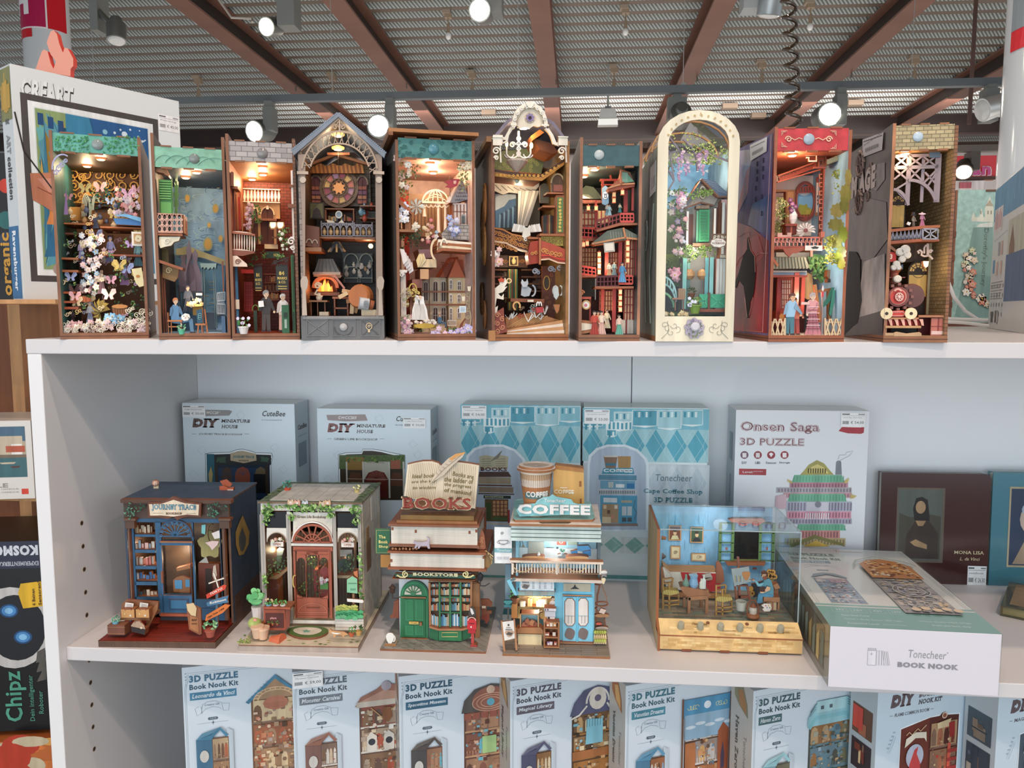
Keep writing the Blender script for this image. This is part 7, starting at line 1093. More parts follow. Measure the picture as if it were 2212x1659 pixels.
def book(nm,u0,v0,u1,v1,y0,dep,cov,zc0=None,sk=.0):
 a=fr(u0,v0,y0);c=fr(u1,v1,y0);b=MB(fr);b.bx(a.x,y0,c.z,c.x,y0+dep,a.z,'e6dfd2');n=int((a.z-c.z)/.0016);[b.bx(a.x+.001,y0-.0002,c.z+.0014+k*.0016,c.x-.001,y0,c.z+.0017+k*.0016,'c8bfae')for k in rg(n)];q=b.o(nm+'_pages',t)
 b=MB(fr);b.bx(a.x-.003,y0-.004,a.z,c.x+.003,y0+dep+.003,a.z+.003,cov,'8a5236');b.bx(a.x-.003,y0-.004,c.z-.003,c.x+.003,y0+dep+.003,c.z,cov,'8a5236');b.bx(a.x-.003,y0+dep,c.z,c.x+.003,y0+dep+.003,a.z,'7a4630');b.o(nm+'_covers',t);return a,c
a1,c1=book('lower_book',152,822,868,945,Y-.014,.10,'9a5c3c');a2,c2=book('upper_book',158,618,815,768,Y-.014,.085,'8a5a42')
[rc(u,v,u+16,v+22,Y-.0146,.002,'8a5030')for u,v in((338,652),(748,660),(160,632),(800,650),(152,875),(856,850))];b('joint_tabs',kind='stuff')
b.ec='6a4028';pg([(880,805),(935,850),(925,905),(900,945),(868,950),(868,810)],Y-.010,.003,'8a6a40');[pg([(880+k*8,808+k*9),(938-k*2,852+k*10),(934-k*2,858+k*10),(878+k*8,814+k*9)],Y-.012-.0004*k,.001,('e0c890','6a5030')[k%2])for k in rg(8)];b('lower_book_spine_ornament')
b.ec='6a4028';pg([(815,770),(850,640),(870,690),(880,790),(868,800),(815,800)],Y-.006,.003,'9a5a3c');[curl(850,720+k*26,14,Y-.0066,.8,.0008,'c88a60',a=k)for k in rg(3)];[curl(170+k*26,796,9,Y-.0190,.6,.0006,'c88a60',a=k*2)for k in rg(8)];b('cover_scrollwork')
z2=a2.z+.003;bx(fr(200,570,Y-.012).x,Y-.012,z2,fr(815,570,Y-.012).x,Y+.05,z2+.0035,'9a6a3c','8a5530');bx(fr(230,540,Y-.008).x,Y-.008,z2+.0035,fr(790,540,Y-.008).x,Y+.04,z2+.0095,'8a6a34','7a5228');b('display_plinth')
OB=[(285,150),(340,136),(400,125),(470,124),(520,140),(550,168),(600,140),(660,130),(740,140),(830,155),(800,490),(700,470),(600,440),(520,420),(420,430),(330,415),(255,400)];yo=Y+.016
b.ec='a06a40';pg(OB,yo,.004,'ead9bd');st(OB[:5]+OB[5:10],yo-.0004,1.4,.004,'8a5236');pg([(520,440),(600,450),(700,480),(690,500),(300,480),(320,440),(420,425)],yo-.004,.004,'8a5a3a');b('open_book')
[st([(300+k*14,150-14*sin(k/17*PI)+6),(275+k*13,400+k*2)],yo-.0004,.35,.0003,'b09a78')for k in rg(17)];[st([(565+k*14,160-14*sin(k/17*PI)+4),(555+k*13.5,430+k*2)],yo-.0004,.35,.0003,'b09a78')for k in rg(18)];b('page_slits')
[tx(s_,u0,v0,u1,v1,yo-.0008,'7a6a30',.012,sh=.2,slope=sl)for s_,u0,v0,u1,v1,sl in(('Ideal books',318,228,500,262,.06),('are the key',312,275,498,305,.06),('to wisdom',320,318,495,345,.03),('Books are',625,205,785,240,-.16),('the ladder of',560,245,780,285,-.08),('the progress',560,290,765,325,-.09),('of mankind',560,330,765,365,-.12))];b('page_lettering')
b.ec='a07a50';pg([(452,305),(478,250),(500,215),(530,170),(590,110),(650,72),(725,58),(700,100),(640,150),(600,190),(560,235),(500,270),(470,290)],yo-.005,.0015,'dccbb4');pg([(600,110),(650,72),(725,58),(712,74),(650,100),(620,125)],yo-.0055,.0006,'e8a860');st([(452,305),(560,190),(700,75)],yo-.0058,.5,.0006,'a89070');[st([(520+k*26,235-k*26),(500+k*24,215-k*22)],yo-.0058,.3,.0005,'b8a488')for k in rg(6)];b('quill_feather')
b.ec='e8d4a8';tx('BOOKS',234,397,775,505,Y-.0125,'e8d4a8',.05,True,th=.003);b('letter_outline');b.ec='6a2c20';tx('BOOKS',242,403,767,499,Y-.014,'983c2c',.02,True,th=.003);b('red_letters',label='large red letters spelling BOOKS')
rc(38,640,152,835,Y-.004,.002,'2f6a48','8a5a3c');st([(46,655),(150,655)],Y-.0045,.4,.0004,'d8c878');st([(46,655),(46,826),(150,826)],Y-.0045,.4,.0004,'d8c878');[tx(s_,64,v,u1,v+26,Y-.0046,'ecdc8c',.03)for s_,v,u1 in(('The',692,116),('Book',730,134),('Shop',768,137))];b('hanging_sign',label='green sign lettered The Book Shop');rc(78,840,152,938,Y+.02,.002,'d09048');b('orange_plate')
def lamp(u,v,y,s,c='4a3428'):
 b=MB(fr);p=fr(u,v,y);b.lathe((p.x,p.y,p.z-s*1.9),[(s*.3,0),(s*.7,s*.3),(s*1.0,s*1.8),(s*1.2,s*1.9),(s*.5,s*2.6),(s*.1,s*3.1)],c,8);b.tube([(p.x,p.y,p.z-s*1.9),(p.x,p.y,p.z-s*3.4),(p.x+s*1.5,p.y+.002,p.z-s*3.6),(p.x+s*3,p.y+.004,p.z-s*2.8)],s*.18,c,6);b('wall_lantern')
lamp(168,1092,Y-.004,.0042);lamp(838,1000,Y-.012,.004,'2f3036')
pg([(150,1310),(170,1290),(180,1200),(216,1180),(216,1325),(150,1322)],Y+.006,.003,'8a4a30');b('side_bracket')
pg([(840,1180),(900,1180),(930,1210),(925,1240),(885,1230),(885,1270),(925,1270),(925,1290),(850,1300)],Y+.03,.003,'8a5238');rc(850,1230,880,1250,Y+.028,.004,'e8d8c0');pg([(850,1300),(910,1290),(905,1340),(885,1372),(870,1340),(845,1330)],Y+.03,.003,'8a4030');b('side_shelf')
b.ec='a89888';blob(150,1475,30,42,.010,.002,'f0ece4',k=3,amp=.08);ar(170,1480,18,24,-80,80,.0095,1.6,.002,'e8e0d4');rc(110,1520,195,1538,.008,.012,'a8703c');b('white_cat_ornament')
b.ec='8a7460';pg([(325,745),(335,732),(345,740),(400,745),(435,735),(440,720),(425,706),(440,704),(455,722),(448,750),(455,795),(440,795),(430,775),(385,775),(372,795),(360,795),(365,770),(345,795),(335,790),(345,765)],Y-.022,.0016,'b5aab6');b('grey_cat_ornament')
rc(738,1330,808,1410,.012,.010,'cc2c34');ar(773,1345,30,26,0,180,.0115,1,.001,'f0c8c0');rc(752,1362,794,1370,.0115,.001,'7a1820');el(768,1392,6,7,.0114,.0006,'f4e8e0',n=8);rc(745,1408,802,1440,.013,.008,'b8242c');rc(768,1440,790,1540,.014,.004,'b8443c');pg([(758,1545),(770,1520),(812,1530),(815,1548),(770,1552)],.012,.008,'a83a38');b('red_post_box')
b.ec='4a4038';pg([(748,1328),(750,1280),(762,1245),(775,1235),(800,1262),(806,1328)],.015,.002,'4a443e');pg([(760,1245),(778,1255),(792,1290),(775,1300),(764,1275)],.0145,.0006,'e8e4e0');b('magpie_figure')
R=random.Random(24)
fr,t=model('turquoise miniature cafe with a giant paper cup, kraft bag and COFFEE sign on its roof',(.590,.036),1,(1060,980,3.686));Y=.038;xL=fr(225,1200,Y).x;xR=fr(825,1200,Y).x
slab(b,0,.0005,0,.1362,.13,.003,'9a6a44','9a6a44','9a6a44','9a8a7c');b('base');bx(.001,.0015,.003,.1352,.06,.0032,'9c8e80');b('porch_planks','planks')
TQ='7cc4dc';z1=fr(400,980,Y).z;z2=fr(400,850,Y-.010).z;z3=fr(400,690,Y-.008).z;z4=fr(400,580,Y-.018).z
slab(b,fr(510,1200,Y).x,Y,.003,xR,.12,z1,TQ,'9ad0dc','6ab4cc',TQ);bx(xL,Y+.055,.003,fr(510,1200,Y).x,.12,z1,'9ad0dc');bx(xL-.004,Y+.001,z1-.026,xR,.12,z1,TQ);b('cafe_walls')
rc(580,1032,795,1100,Y-.0012,.001,'c2b8a0','8a6a4a');pg([(635,1078),(660,1062),(670,1040),(680,1062),(706,1078)],Y-.0018,.0005,'2f3438');b('transom_window')
b.ec='5aa0b8';rc(572,1122,805,1138,Y-.004,.004,'b07c54');rc(575,1138,812,1510,Y-.002,.002,'84cce4');dr=b('double_door')
for u0 in(590,696):
 b.ec='5aa0b8';P=[(u0,1180),(u0+20,1152),(u0+60,1152),(u0+80,1180),(u0+80,1345),(u0+60,1372),(u0+20,1372),(u0,1345)];pg(P,Y-.0028,.0006,'e4dcd4');st(P,Y-.0032,.9,.001,'8a5a3c',closed=True);rc(u0+2,1290,u0+78,1293,Y-.0034,.0006,'6a5040');[rc(u0+k*26+2,1293,u0+k*26+4,1350,Y-.0034,.0006,'8a6a50')for k in rg(1,3)];b.o('octagonal_pane',dr);blob(u0+40,1435,40,46,Y-.0028,.0008,'7a6c68',k=4,amp=.06);b.o('lower_pane',dr)
rc(684,1138,696,1510,Y-.0036,.002,'6ab8d4');rc(550,1500,820,1520,Y-.006,.01,'a07858');b('door_post')
rc(228,990,508,1098,Y-.010,.004,'8cc8dc','6aa8bc');rc(238,998,502,1090,Y-.0106,.0006,'dfe8ec');blob(278,1055,32,22,Y-.0112,.0004,'b8b4ac',k=3);blob(278,1058,26,16,Y-.0115,.0002,'6a6460',k=4);tx('COFFEE',255,1003,300,1014,Y-.0112,'4a4a4c',.02);tx('DONUTS',250,1018,305,1030,Y-.0112,'3a3a3c',.05)
for u in(325,420):tx('Coffee' if u<400 else 'Dessert',u,1006,u+38,1014,Y-.0112,'4a4a50',.02);[rc(u+4,1022+k*12,u+24,1025+k*12,Y-.0112,.0002,'5a5a60')for k in rg(5)];[rc(u+60,1022+k*12,u+72,1025+k*12,Y-.0112,.0002,'5a5a60')for k in rg(5)]
b('menu_board',label='white menu board with COFFEE DONUTS lettering');[rc(220+k*58,1096,276+k*58,1128,Y-.008,.003,'b8b8ac' if k%2 else 'a8c0b8')for k in rg(5)];rc(215,1094,515,1102,Y-.012,.012,'d8e0dc');b('awning_valance')
b.ec='4a98b4';pg([(128,1010),(185,990),(205,1000),(165,1025),(205,1110),(208,1130),(190,1128),(140,1040)],Y-.014,.002,'84c8dc');b('blue_bracket')
rc(215,1130,540,1320,Y+.03,.002,'e8c488');rc(340,1130,344,1280,Y+.029,.002,'b88850');rc(215,1215,540,1222,Y+.02,.01,'a87848');rc(215,1126,540,1132,Y+.005,.02,'f0e0c0');[ar(250+k*70,1134,22,14,180,360,Y+.0285,.8,.0006,'fff4d8')for k in rg(4)];b('counter_back_wall');pl(370,1170,Y+.012,.04,(1,.86,.62))
for(u,v,r,h,c)in((245,1215,.0025,.007,'e8d8c0'),(262,1215,.0025,.007,'f0e8dc'),(300,1215,.002,.012,'c89868'),(318,1215,.002,.011,'d8a878'),(375,1215,.0025,.007,'f0e0c8'),(400,1215,.0035,.010,'e0ccb0'),(430,1215,.0035,.010,'e8d4b8')):lathe_jar(b,fr,u,v,Y+.022,r,h,c,((1,0),(1,.9),(.9,1)));b('shelf_jar')
fg(495,1330,190,Y+.012,'5a3428','ecd8e0','e8d0d8','f0c8b0','robe',0,'barista in a pale pink blouse')
rc(425,1232,520,1255,.03,.014,'d8d4d8');rc(430,1255,515,1300,.031,.012,'c8c8d0');rc(450,1300,510,1335,.032,.010,'f0e8e0');[rc(430+k*20,1236,440+k*20,1250,.0296,.0006,'5a5a60')for k in rg(2)];rc(455,1300,470,1325,.0315,.002,'2a2a2c');ar(405,1290,20,30,60,280,.028,1.4,.002,'4a3428');b('espresso_machine')
pg([(205,1400),(240,1385),(395,1385),(418,1410),(415,1436),(205,1430)],.024,.014,'b07c50');rc(218,1435,405,1540,.028,.014,'ecd6a8','a87848');rc(200,1390,215,1430,.024,.004,'b07c50');b('serving_counter')
rc(232,1272,382,1282,.026,.014,'b8865c');rc(232,1272,242,1400,.026,.014,'c8a070');rc(374,1272,384,1400,.026,.014,'c8a070');rc(242,1282,374,1395,.036,.001,'a8d0d4');b('pastry_case');rc(242,1282,374,1390,.0262,.0003,'ffffff');b('case_glass','acrylic')
for(u,v,ru,rv,c)in((270,1365,24,22,'c87858'),(290,1345,20,26,'b86848'),(330,1350,26,22,'c88050'),(355,1360,16,22,'a85a40'),(300,1392,36,14,'f0d8c8'),(345,1388,32,14,'e8c0b0'),(320,1378,40,8,'d05048')):blob(u,v,ru,rv,.028+.001*(u%5),.004,c,k=4,amp=.08);b('pastry')
rc(420,1338,545,1350,.022,.012,'b07c50');[rc(425,v,545,v+10,.018,.016,'b07c50')for v in(1385,1460)];rc(422,1345,432,1548,.018,.004,'a06c44');rc(535,1340,548,1550,.018,.004,'a06c44');rc(425,1535,548,1550,.017,.016,'b07c50');rc(430,1345,540,1540,.032,.001,'8a5a3c');b('snack_rack')
for(u,v,c)in((455,1385,'c88058'),(482,1385,'e8d8c0'),(510,1385,'e0a868'),(455,1460,'b86a50'),(505,1460,'f0e4d4'),(460,1535,'9a7aa8'),(480,1535,'e8d8e0'),(515,1535,'c86a58'),(440,1460,'c87858')):rc(u-12,v-38,u+12,v,.022,.006,c);rc(u-7,v-26,u+7,v-12,.0215,.0005,'f4ecdc');b('snack_packet')
pg([(80,1330),(92,1332),(118,1585),(104,1590)],.006,.003,'b8845c');pg([(180,1318),(192,1318),(214,1562),(198,1568)],.006,.003,'b8845c');pg([(92,1340),(182,1328),(192,1470),(110,1490)],.0055,.002,'f2ece4');blob(150,1432,34,24,.005,.0005,'c8a890',k=3);blob(150,1434,24,12,.0046,.0004,'5a5450',k=4);rc(135,1358,148,1372,.005,.0005,'3a3a3c');tx('COFFEE',122,1382,158,1390,.005,'4a4a4c',.03);tx('DONUTS',118,1396,172,1408,.005,'3a3a3c',.05);st([(85,1335),(120,1500)],.015,1.6,.003,'9a6844');b('sandwich_board',label='white pavement board with COFFEE DONUTS lettering')
b.ec='3f7a80';blob(138,1185,32,18,Y+.01,.004,'4f9a98',k=3);rc(106,1205,165,1225,Y+.008,.012,'3f8088');rc(132,1225,146,1320,Y+.012,.002,'5a5a58');rc(165,1180,212,1310,Y+.02,.01,'c88a50');rc(95,1280,165,1380,Y+.03,.02,'8a8a88');b('bar_stool');plant(190,1190,Y+.015,90,'7a4a34',('4a8a5a','6aaa6a'),R)
rc(115,880,160,1180,Y+.05,.02,'8aa8b8');b('corner_wall')
xa,xb=fr(158,860,Y-.014).x,fr(890,860,Y-.014).x
bx(xa,Y-.014,z1-.002,xb,.12,z1+.002,'d8c8b8','9a6a48');bx(xa-.001,Y-.015,z2-.002,xb+.001,Y-.004,z2+.001,'e4d0bc','9a6a48');b('balcony_floor')
b.ec='b89878';[rc(178+k*24,876,186+k*24,950,Y-.013,.002,'ece6dc')for k in rg(29)];rc(165,946,880,962,Y-.014,.003,'e8dccc');[ar(255+k*215,870,80,72,180,360,Y-.0136,.9,.001,'d8b880',n=12)for k in rg(3)];[rc(u,872,u+14,962,Y-.0145,.004,'e8dccc')for u in(165,520,866)];b('balcony_railing')
bx(xL,Y+.03,z1+.002,xR+.003,Y+.033,z3,'a4cede');bx(xL-.004,Y-.004,z1+.002,xL-.001,.12,z3,'8ac0d4');bx(xR+.004,Y-.004,z1+.002,xR+.007,.12,z3,'5a6a70');b('upper_room_walls')
y=Y+.0285;rc(300,700,424,820,y,.001,'b8b8ac');rc(170,745,860,850,y+.0006,.001,'e0e6e8');rc(525,690,598,728,y,.001,'b85a48');ring(561,704,12,10,y-.0004,.8,.0004,'f0d8c8',n=10);rc(615,690,688,728,y,.001,'a8b4a0');rc(455,680,502,698,y,.001,'6a6a6a');blob(530,750,9,9,y-.0004,.0004,'3a4a50',k=8);rc(445,744,500,750,y-.0004,.0004,'5a6a70');b('upper_wall_pictures');pl(520,715,Y+.008,.05,(1,.97,.92))  # the point light is added fill for the upper room
pg([(690,735),(780,732),(798,760),(798,815),(735,815),(730,780),(690,770)],Y+.012,.006,'5aa4d8');pg([(635,780),(690,765),(694,808),(650,812)],Y+.010,.006,'4a98d0');pg([(735,780),(790,770),(796,815),(730,815)],Y+.009,.004,'3f90cc');b('blue_armchair')
for u0,u1 in((248,430),(598,780)):blob((u0+u1)/2,830,(u1-u0)/2,14,Y-.002,.012,'e0b078',k=2,amp=.04);b('balcony_table')
el(572,806,40,6,Y+.018,.006,'e4f0f0');rc(568,806,576,850,Y+.02,.001,'c8e0e4');b('side_table');plant(570,808,Y+.014,44,'d8e8ec',('4a8a7a','6aaa8a'),R);lathe_jar(b,fr,382,815,Y,.002,.005,'f4f4f0');b('small_cup');pg([(245,745),(258,720),(272,748)],Y+.01,.002,'9a8a70');st([(258,720),(245,690)],Y+.01,.6,.001,'5a5a58');b('wall_lamp')
bx(fr(180,700,Y-.006).x,Y-.006,z3-.022,fr(850,700,Y-.006).x,Y-.0056,z3,'ffffff');b('upper_glass','acrylic')
xc,xd=fr(160,640,Y-.012).x,fr(880,640,Y-.012).x;n=4;h=(z4-z3)/n;[bx(xc+.0006*(k%2),Y-.012+.001*(k%2),z3+k*h,xd-.0006*(k%2),.12,z3+k*h+h*.8,'d3e2dc','9ab0a8')for k in rg(n)];bx(xc+.001,Y-.010,z3,xd-.001,.118,z4,'6a7a74');b('ribbed_cornice')
slab(b,fr(150,575,Y-.018).x,Y-.018,z4,fr(880,575,Y-.018).x,.125,z4+.0032,'a0704a',None,None,'e6ddd4');b('roof_slab')
def lay(pts,z):return[(p.x,p.y)for p in(fr(u,v,z,ax=2)for u,v in pts)]
def plate(pts,z,th,c,ec):P=lay(pts,z);n=len(P);b.add([(x,y,z-th)for x,y in P]+[(x,y,z)for x,y in P],[list(rg(n,2*n))[::-1]]+[[i,(i+1)%n,n+(i+1)%n,n+i]for i in rg(n)],[c]+[ec]*n)
zp=z4+.0062;plate([(178,515),(195,528),(810,525),(830,508),(795,380),(225,360),(190,370)],zp,.003,'9bd0cc','a06a44');plate([(385,548),(410,555),(620,555),(640,546),(620,541),(400,541)],z4+.0036,.0003,'6a5a48','6a5a48');b('teal_sign_plinth')
b.ec='a06a44';pg([(355,395),(370,370),(420,345),(470,340),(490,322),(520,340),(580,352),(640,362),(660,390),(690,400),(800,400),(790,480),(230,500),(205,450),(230,405)],Y-.004,.002,'8cc8cc');b('sign_backboard')
b.ec='e8e4dc';tx('COFFEE',215,402,792,490,Y-.0075,'f6f2ee',.05,False,th=.003);tx('Tonecheer',425,358,595,390,Y-.0052,'eef6f6',.015,th=.0006);ar(425,392,50,34,90,170,Y-.0052,.8,.0006,'c8e4e8');b('coffee_letters',label='white letters COFFEE with small Tonecheer script above')
p=fr(360,400,Y+.014);tp=fr(360,130,Y+.014);cx,cy_,hz=p.x,Y+.018,tp.z-zp;k=.0205
lathe((cx,cy_,zp),[(k*.66,0,'d8b894'),(k*.74,hz*.12,'e8d4b8'),(k*.78,hz*.2,'c08050'),(k*.93,hz*.66,'ecdfd0'),(k*.98,hz*.82,'d8b894'),(k*1.02,hz*.95,'ecdfd0'),(k*1.02,hz)],'e8dccb',36);sh=b('paper_cup')
[tube([(cx+k*.68*cos(a)*1.01,cy_+k*.68*sin(a)*1.01,zp+.001),(cx+k*1.03*cos(a),cy_+k*1.03*sin(a),zp+hz*.94)],.00028,'7a5038',4)for a in[-PI+PI*i/26 for i in rg(27)]];b.o('cup_slits',sh,kind='stuff')
lathe((cx,cy_,zp+hz),[(k*1.22,0,'a87048'),(k*1.24,.003,'e4dad0'),(k*1.12,.0034,'a87048'),(k*1.10,.0065,'e4dad0'),(k*.85,.0068,'d0c4b8'),(k*.85,.0052,'b8aa9c'),(k*.1,.0052)],'d8cec4',36);b.o('cup_lid',sh)
vs_,fs_=glyphs('COFFEE',.03,True);mx=max(q[0]for q in vs_);rr=k*.90;add([(cx+rr*sin((q[0]/mx-.42)*1.75),cy_-rr*cos((q[0]/mx-.42)*1.75)-.0006,zp+hz*.46+q[1]*.0095)for q in vs_],[list(f)for f in fs_],'f2f0ea')
for i in rg(14):a0,a1=(i/14-.44)*2.0,((i+1)/14-.44)*2.0;r2=rr-.0002;add([(cx+r2*sin(a0),cy_-r2*cos(a0),zp+hz*.41),(cx+r2*sin(a1),cy_-r2*cos(a1),zp+hz*.41),(cx+r2*sin(a1),cy_-r2*cos(a1),zp+hz*.62),(cx+r2*sin(a0),cy_-r2*cos(a0),zp+hz*.62)],[[0,1,2,3]],'5f7a78')
b('cup_lettering',label='COFFEE lettering on the cup sleeve')
yb=Y+.030;pg([(498,140),(515,92),(740,118),(745,400),(500,400)],yb,.018,'d9aa62','a8733f');pg([(510,95),(742,120),(738,148),(512,120)],yb-.001,.002,'b07840');tx('COFFEE',505,285,664,322,yb-.0012,'f2e4c8',.03,True);rc(552,268,610,276,yb-.0012,.0003,'f2e4c8');rc(706,220,722,262,yb-.001,.002,'9a6030');rc(712,360,724,400,yb-.001,.002,'9a6030');b('kraft_bag',label='kraft paper bag lettered COFFEE')
rc(30,585,168,875,Y-.006,.002,'eef0f0','b8c8cc');rc(30,752,168,788,Y-.0066,.001,'7ab0b8');ar(100,690,38,34,180,360,Y-.0068,.6,.0004,'8a9498');st([(62,690),(138,690)],Y-.0068,.6,.0004,'8a9498');ring(100,705,50,14,Y-.0066,.5,.0003,'8a9498');curl(90,635,12,Y-.0068,.6,.0004,'8a9498');tx('Tonecheer',50,758,160,782,Y-.0072,'d8ecee',.015);rc(50,822,90,840,Y-.0068,.0004,'c8ccd0');rc(100,822,146,840,Y-.0068,.0004,'c8ccd0');b('hanging_sign',label='white hanging sign with a steaming cup drawing')
b.ec='8a5a40'
for P,w_,c in(([(830,1040),(870,1050),(850,1130),(845,1220)],2,'8a5238'),([(880,1040),(920,1140),(930,1210)],1.4,'8a6a50'),([(832,1230),(870,1290),(935,1300)],1.6,'a07048')):st(P,Y+.01,w_,.003,c)
el(885,1290,58,14,Y+.006,.006,'b08058');el(885,1390,52,13,Y+.006,.006,'c8b8a8');ring(885,1200,50,18,Y+.008,1.4,.003,'8a5a40');rc(838,1225,846,1400,Y+.009,.003,'8a5238');rc(905,1310,912,1400,Y+.009,.003,'8a5238');blob(890,1255,26,20,Y+.005,.004,'e0c8b8',k=4);el(862,1355,24,10,Y+.004,.004,'c85a48');b('swing_stand')
b.ec='9a7a50';[pg([(822+k*17,1515),(822+k*17,1450),(829+k*17,1436),(836+k*17,1450),(836+k*17,1515)],Y-.008,.002,'e0c490')for k in rg(6)];rc(820,1465,925,1474,Y-.0085,.002,'d8b880');b('picket_fence');b.ec='8a9a40';[blob(835+k*18,1425,14,14,Y-.004,.004,'c0c860',k=5)for k in rg(5)];[blob(835+k*18,1490,9,14,Y-.010,.002,'b8c058',k=5)for k in rg(5)];b('fence_shrubs')
b.ec='b8a898';el(902,945,26,14,Y-.016,.004,'e0dcd4');pg([(885,955),(918,955),(925,985),(898,975),(880,990)],Y-.016,.002,'8a8480');blob(898,1010,16,24,Y-.014,.002,'ecd8b0',k=3);b('hanging_ornament')
R=random.Random(25)
fr,t=model('wooden diorama of a blue bedroom with a painter at an easel under a clear cover',(.791,.067),0,(1380,1070,4.484),'diorama_box');t['category']='diorama';w=.1785;D=.15;zf=.030;ys=.024
PW='dcb87c'
slab(b,0,.0005,.003,w,D,.021,PW,'c8a878','c8a878','c8a878',);[bx(.004+.0178*k+.006*(j%2),.0002,.0042+.0034*j,.004+.0178*k+.006*(j%2)+U(.008,.0165),.0005,.0072+.0034*j,ch(('d2ab70','e6c88e','c8a064','ddb980')))for k in rg(9)for j in rg(5)];bx(-.0004,.0,.0205,w+.0006,.004,.0225,'9a5c34');[bx(x,.0,.001,x+.012,.004,.004,'8a4f30')for x in(.028,.076,.124)];b('drawer_front')
vs=[(0,.0,.0225),(w,.0,.0225),(w,ys,.0345),(0,ys,.0345),(0,.0,.021),(w,.0,.021),(w,ys,.021),(0,ys,.021)];add(vs,[[0,1,2,3],[4,0,3,7],[1,5,6,2]],['e2c186','a8723f','a8723f']);[add([(x0_,y0_,.0226+y0_*.5),(x0_+.02,y0_,.0226+y0_*.5),(x0_+.02,y0_+.003,.0226+(y0_+.003)*.5),(x0_,y0_+.003,.0226+(y0_+.003)*.5)],[[0,1,2,3]],ch(('d4ae72','ecd098')))for x0_,y0_ in[(U(0,w-.02),U(.001,.02))for _ in rg(26)]];b('control_panel')
nrm=(0,-.45,.89)
for u,v in((404,1285),(592,1290),(786,1298),(975,1305),(1168,1315),(1366,1320)):
 P=fr(u,v+30,.0117);lathe((P.x,.0110,.0285),[(.0044,-.001),(.0046,.002),(.0043,.0065),(.0036,.0082),(.001,.0086)],'a3a08c',22,nrm);b('control_knob','gloss',smooth=True)
[lathe((fr(u,v,.018).x,.019,.0323),[(.0024,0),(.0022,.0005)],'7a4426',14,nrm)for u,v in((670,1250),(1048,1268))];b('screw_plugs')
for u,s_ in((675,'SET'),(1055,'OPEN')):P=fr(u,1285,.013);vs_,fs_=glyphs(s_,.01,False);add([(P.x-.005+q[0]*.004,.0125+q[1]*.003,.0291+q[1]*.0015)for q in vs_],[list(f)for f in fs_],'9a8a68');b('panel_lettering')
slab(b,-.003,.0005,0,0,D,.021,'9a5c34','d0b488','c8a878','9a5c34');bx(-.003,ys,.021,0,D,.154,'9a5c34');slab(b,-.0034,ys,.021,-.003,D,.154,'9a5c34','cdb184','cdb184','9a5c34');slab(b,0,ys+.001,zf,.0003,D,.153,'9a5c34','7ab0c8','a8c8b0','9a5c34');add([(-.003,.0005,.021),(-.003,ys,.0345),(0,ys,.0345),(0,.0005,.021)],[[0,1,2,3]],'9a5c34');b('side_panel')
bx(.0003,ys,zf-.002,w,D,zf,'8a8272');b('room_floor');[bx(.001+x_*.021+.008*(k%2),ys+.002+k*.0062,zf,.001+x_*.021+.008*(k%2)+.0198,ys+.0076+k*.0062,zf+.0003,ch(('a08c74','8a9480','988474','b09a80','7a7464')))for k in rg(20)for x_ in rg(8)];b('floor_boards')
bx(.0003,D-.003,zf,w*.97,D,.1535,'7fb0d2');b('back_wall','brushed')
yb=D-.0036
for k in rg(90):u=U(215,1330);v=U(150,760);st([(u,v),(u+U(-3,3),v+U(40,120))],yb,U(.4,.8),.0002,ch(('98c4e0','6fa4ca','b0d4e8','88b8d8')))
b('wall_brush_strokes',kind='stuff')
for n_,(u0,v0,u1,v1,kind)in enumerate(((290,290,410,440,'p'),(500,305,624,462,'p'),(308,490,402,618,'s'),(508,560,648,640,'s'))):
 rc(u0,v0,u1,v1,yb-.002,.002,'c89868','8a5a34');rc(u0+11,v0+11,u1-11,v1-11,yb-.0023,.0004,'7a4028' if kind=='p' and n_==0 else '3f5a3c' if kind=='p' else 'e8d8b0')
 if kind=='p':m_=(u0+u1)/2;el(m_,v0+(v1-v0)*.5,17,22,yb-.0027,.0003,'e0b890');pg([(m_-40,v1-14),(m_-24,v1-52),(m_+24,v1-52),(m_+40,v1-14)],yb-.0026,.0002,'d8cfa0' if n_==0 else '22242c');el(m_,v0+(v1-v0)*.36,19,12,yb-.0029,.0002,'3a2c24')
 else:curl((u0+u1)/2,(v0+v1)/2,22,yb-.0027,.4,.0003,'8a7a58');curl((u0+u1)/2+20*(n_==3),(v0+v1)/2,14,yb-.0027,.4,.0003,'8a7a58')
 b('wall_picture')
rc(905,270,1180,352,yb-.001,.001,'7a9ab0');rc(915,352,1172,620,yb-.002,.0015,'0f0f10');st([(915,625),(1172,625)],yb-.003,1.4,.003,'6a8a4a');b('dark_window_pane','gloss')
for(u0,u1)in((780,918),(1168,1312)):
 b.ec='3a5430';[rc(u,270,u+16,645,yb-.006,.0025,'5c7c48')for u in(u0,u1-16)];[rc(u0,v,u1,v+12,yb-.006,.0025,'5c7c48')for v in(265,360,455,545,630)];rc((u0+u1)/2-8,505,(u0+u1)/2+10,530,yb-.0064,.001,'a05a48');b('green_shutter')
pg([(868,235),(915,225),(1195,225),(1230,250),(1180,278),(900,262)],yb-.01,.008,'b07058');ar(1010,262,46,26,180,360,yb-.011,2,.001,'c05a4c');ar(1140,262,40,26,180,360,yb-.011,2,.001,'c05a4c');pg([(840,650),(1230,650),(1215,682),(860,682)],yb-.012,.01,'9a5c3c');rc(1105,703,1140,720,yb-.002,.002,'9a5040');b('window_ledge')
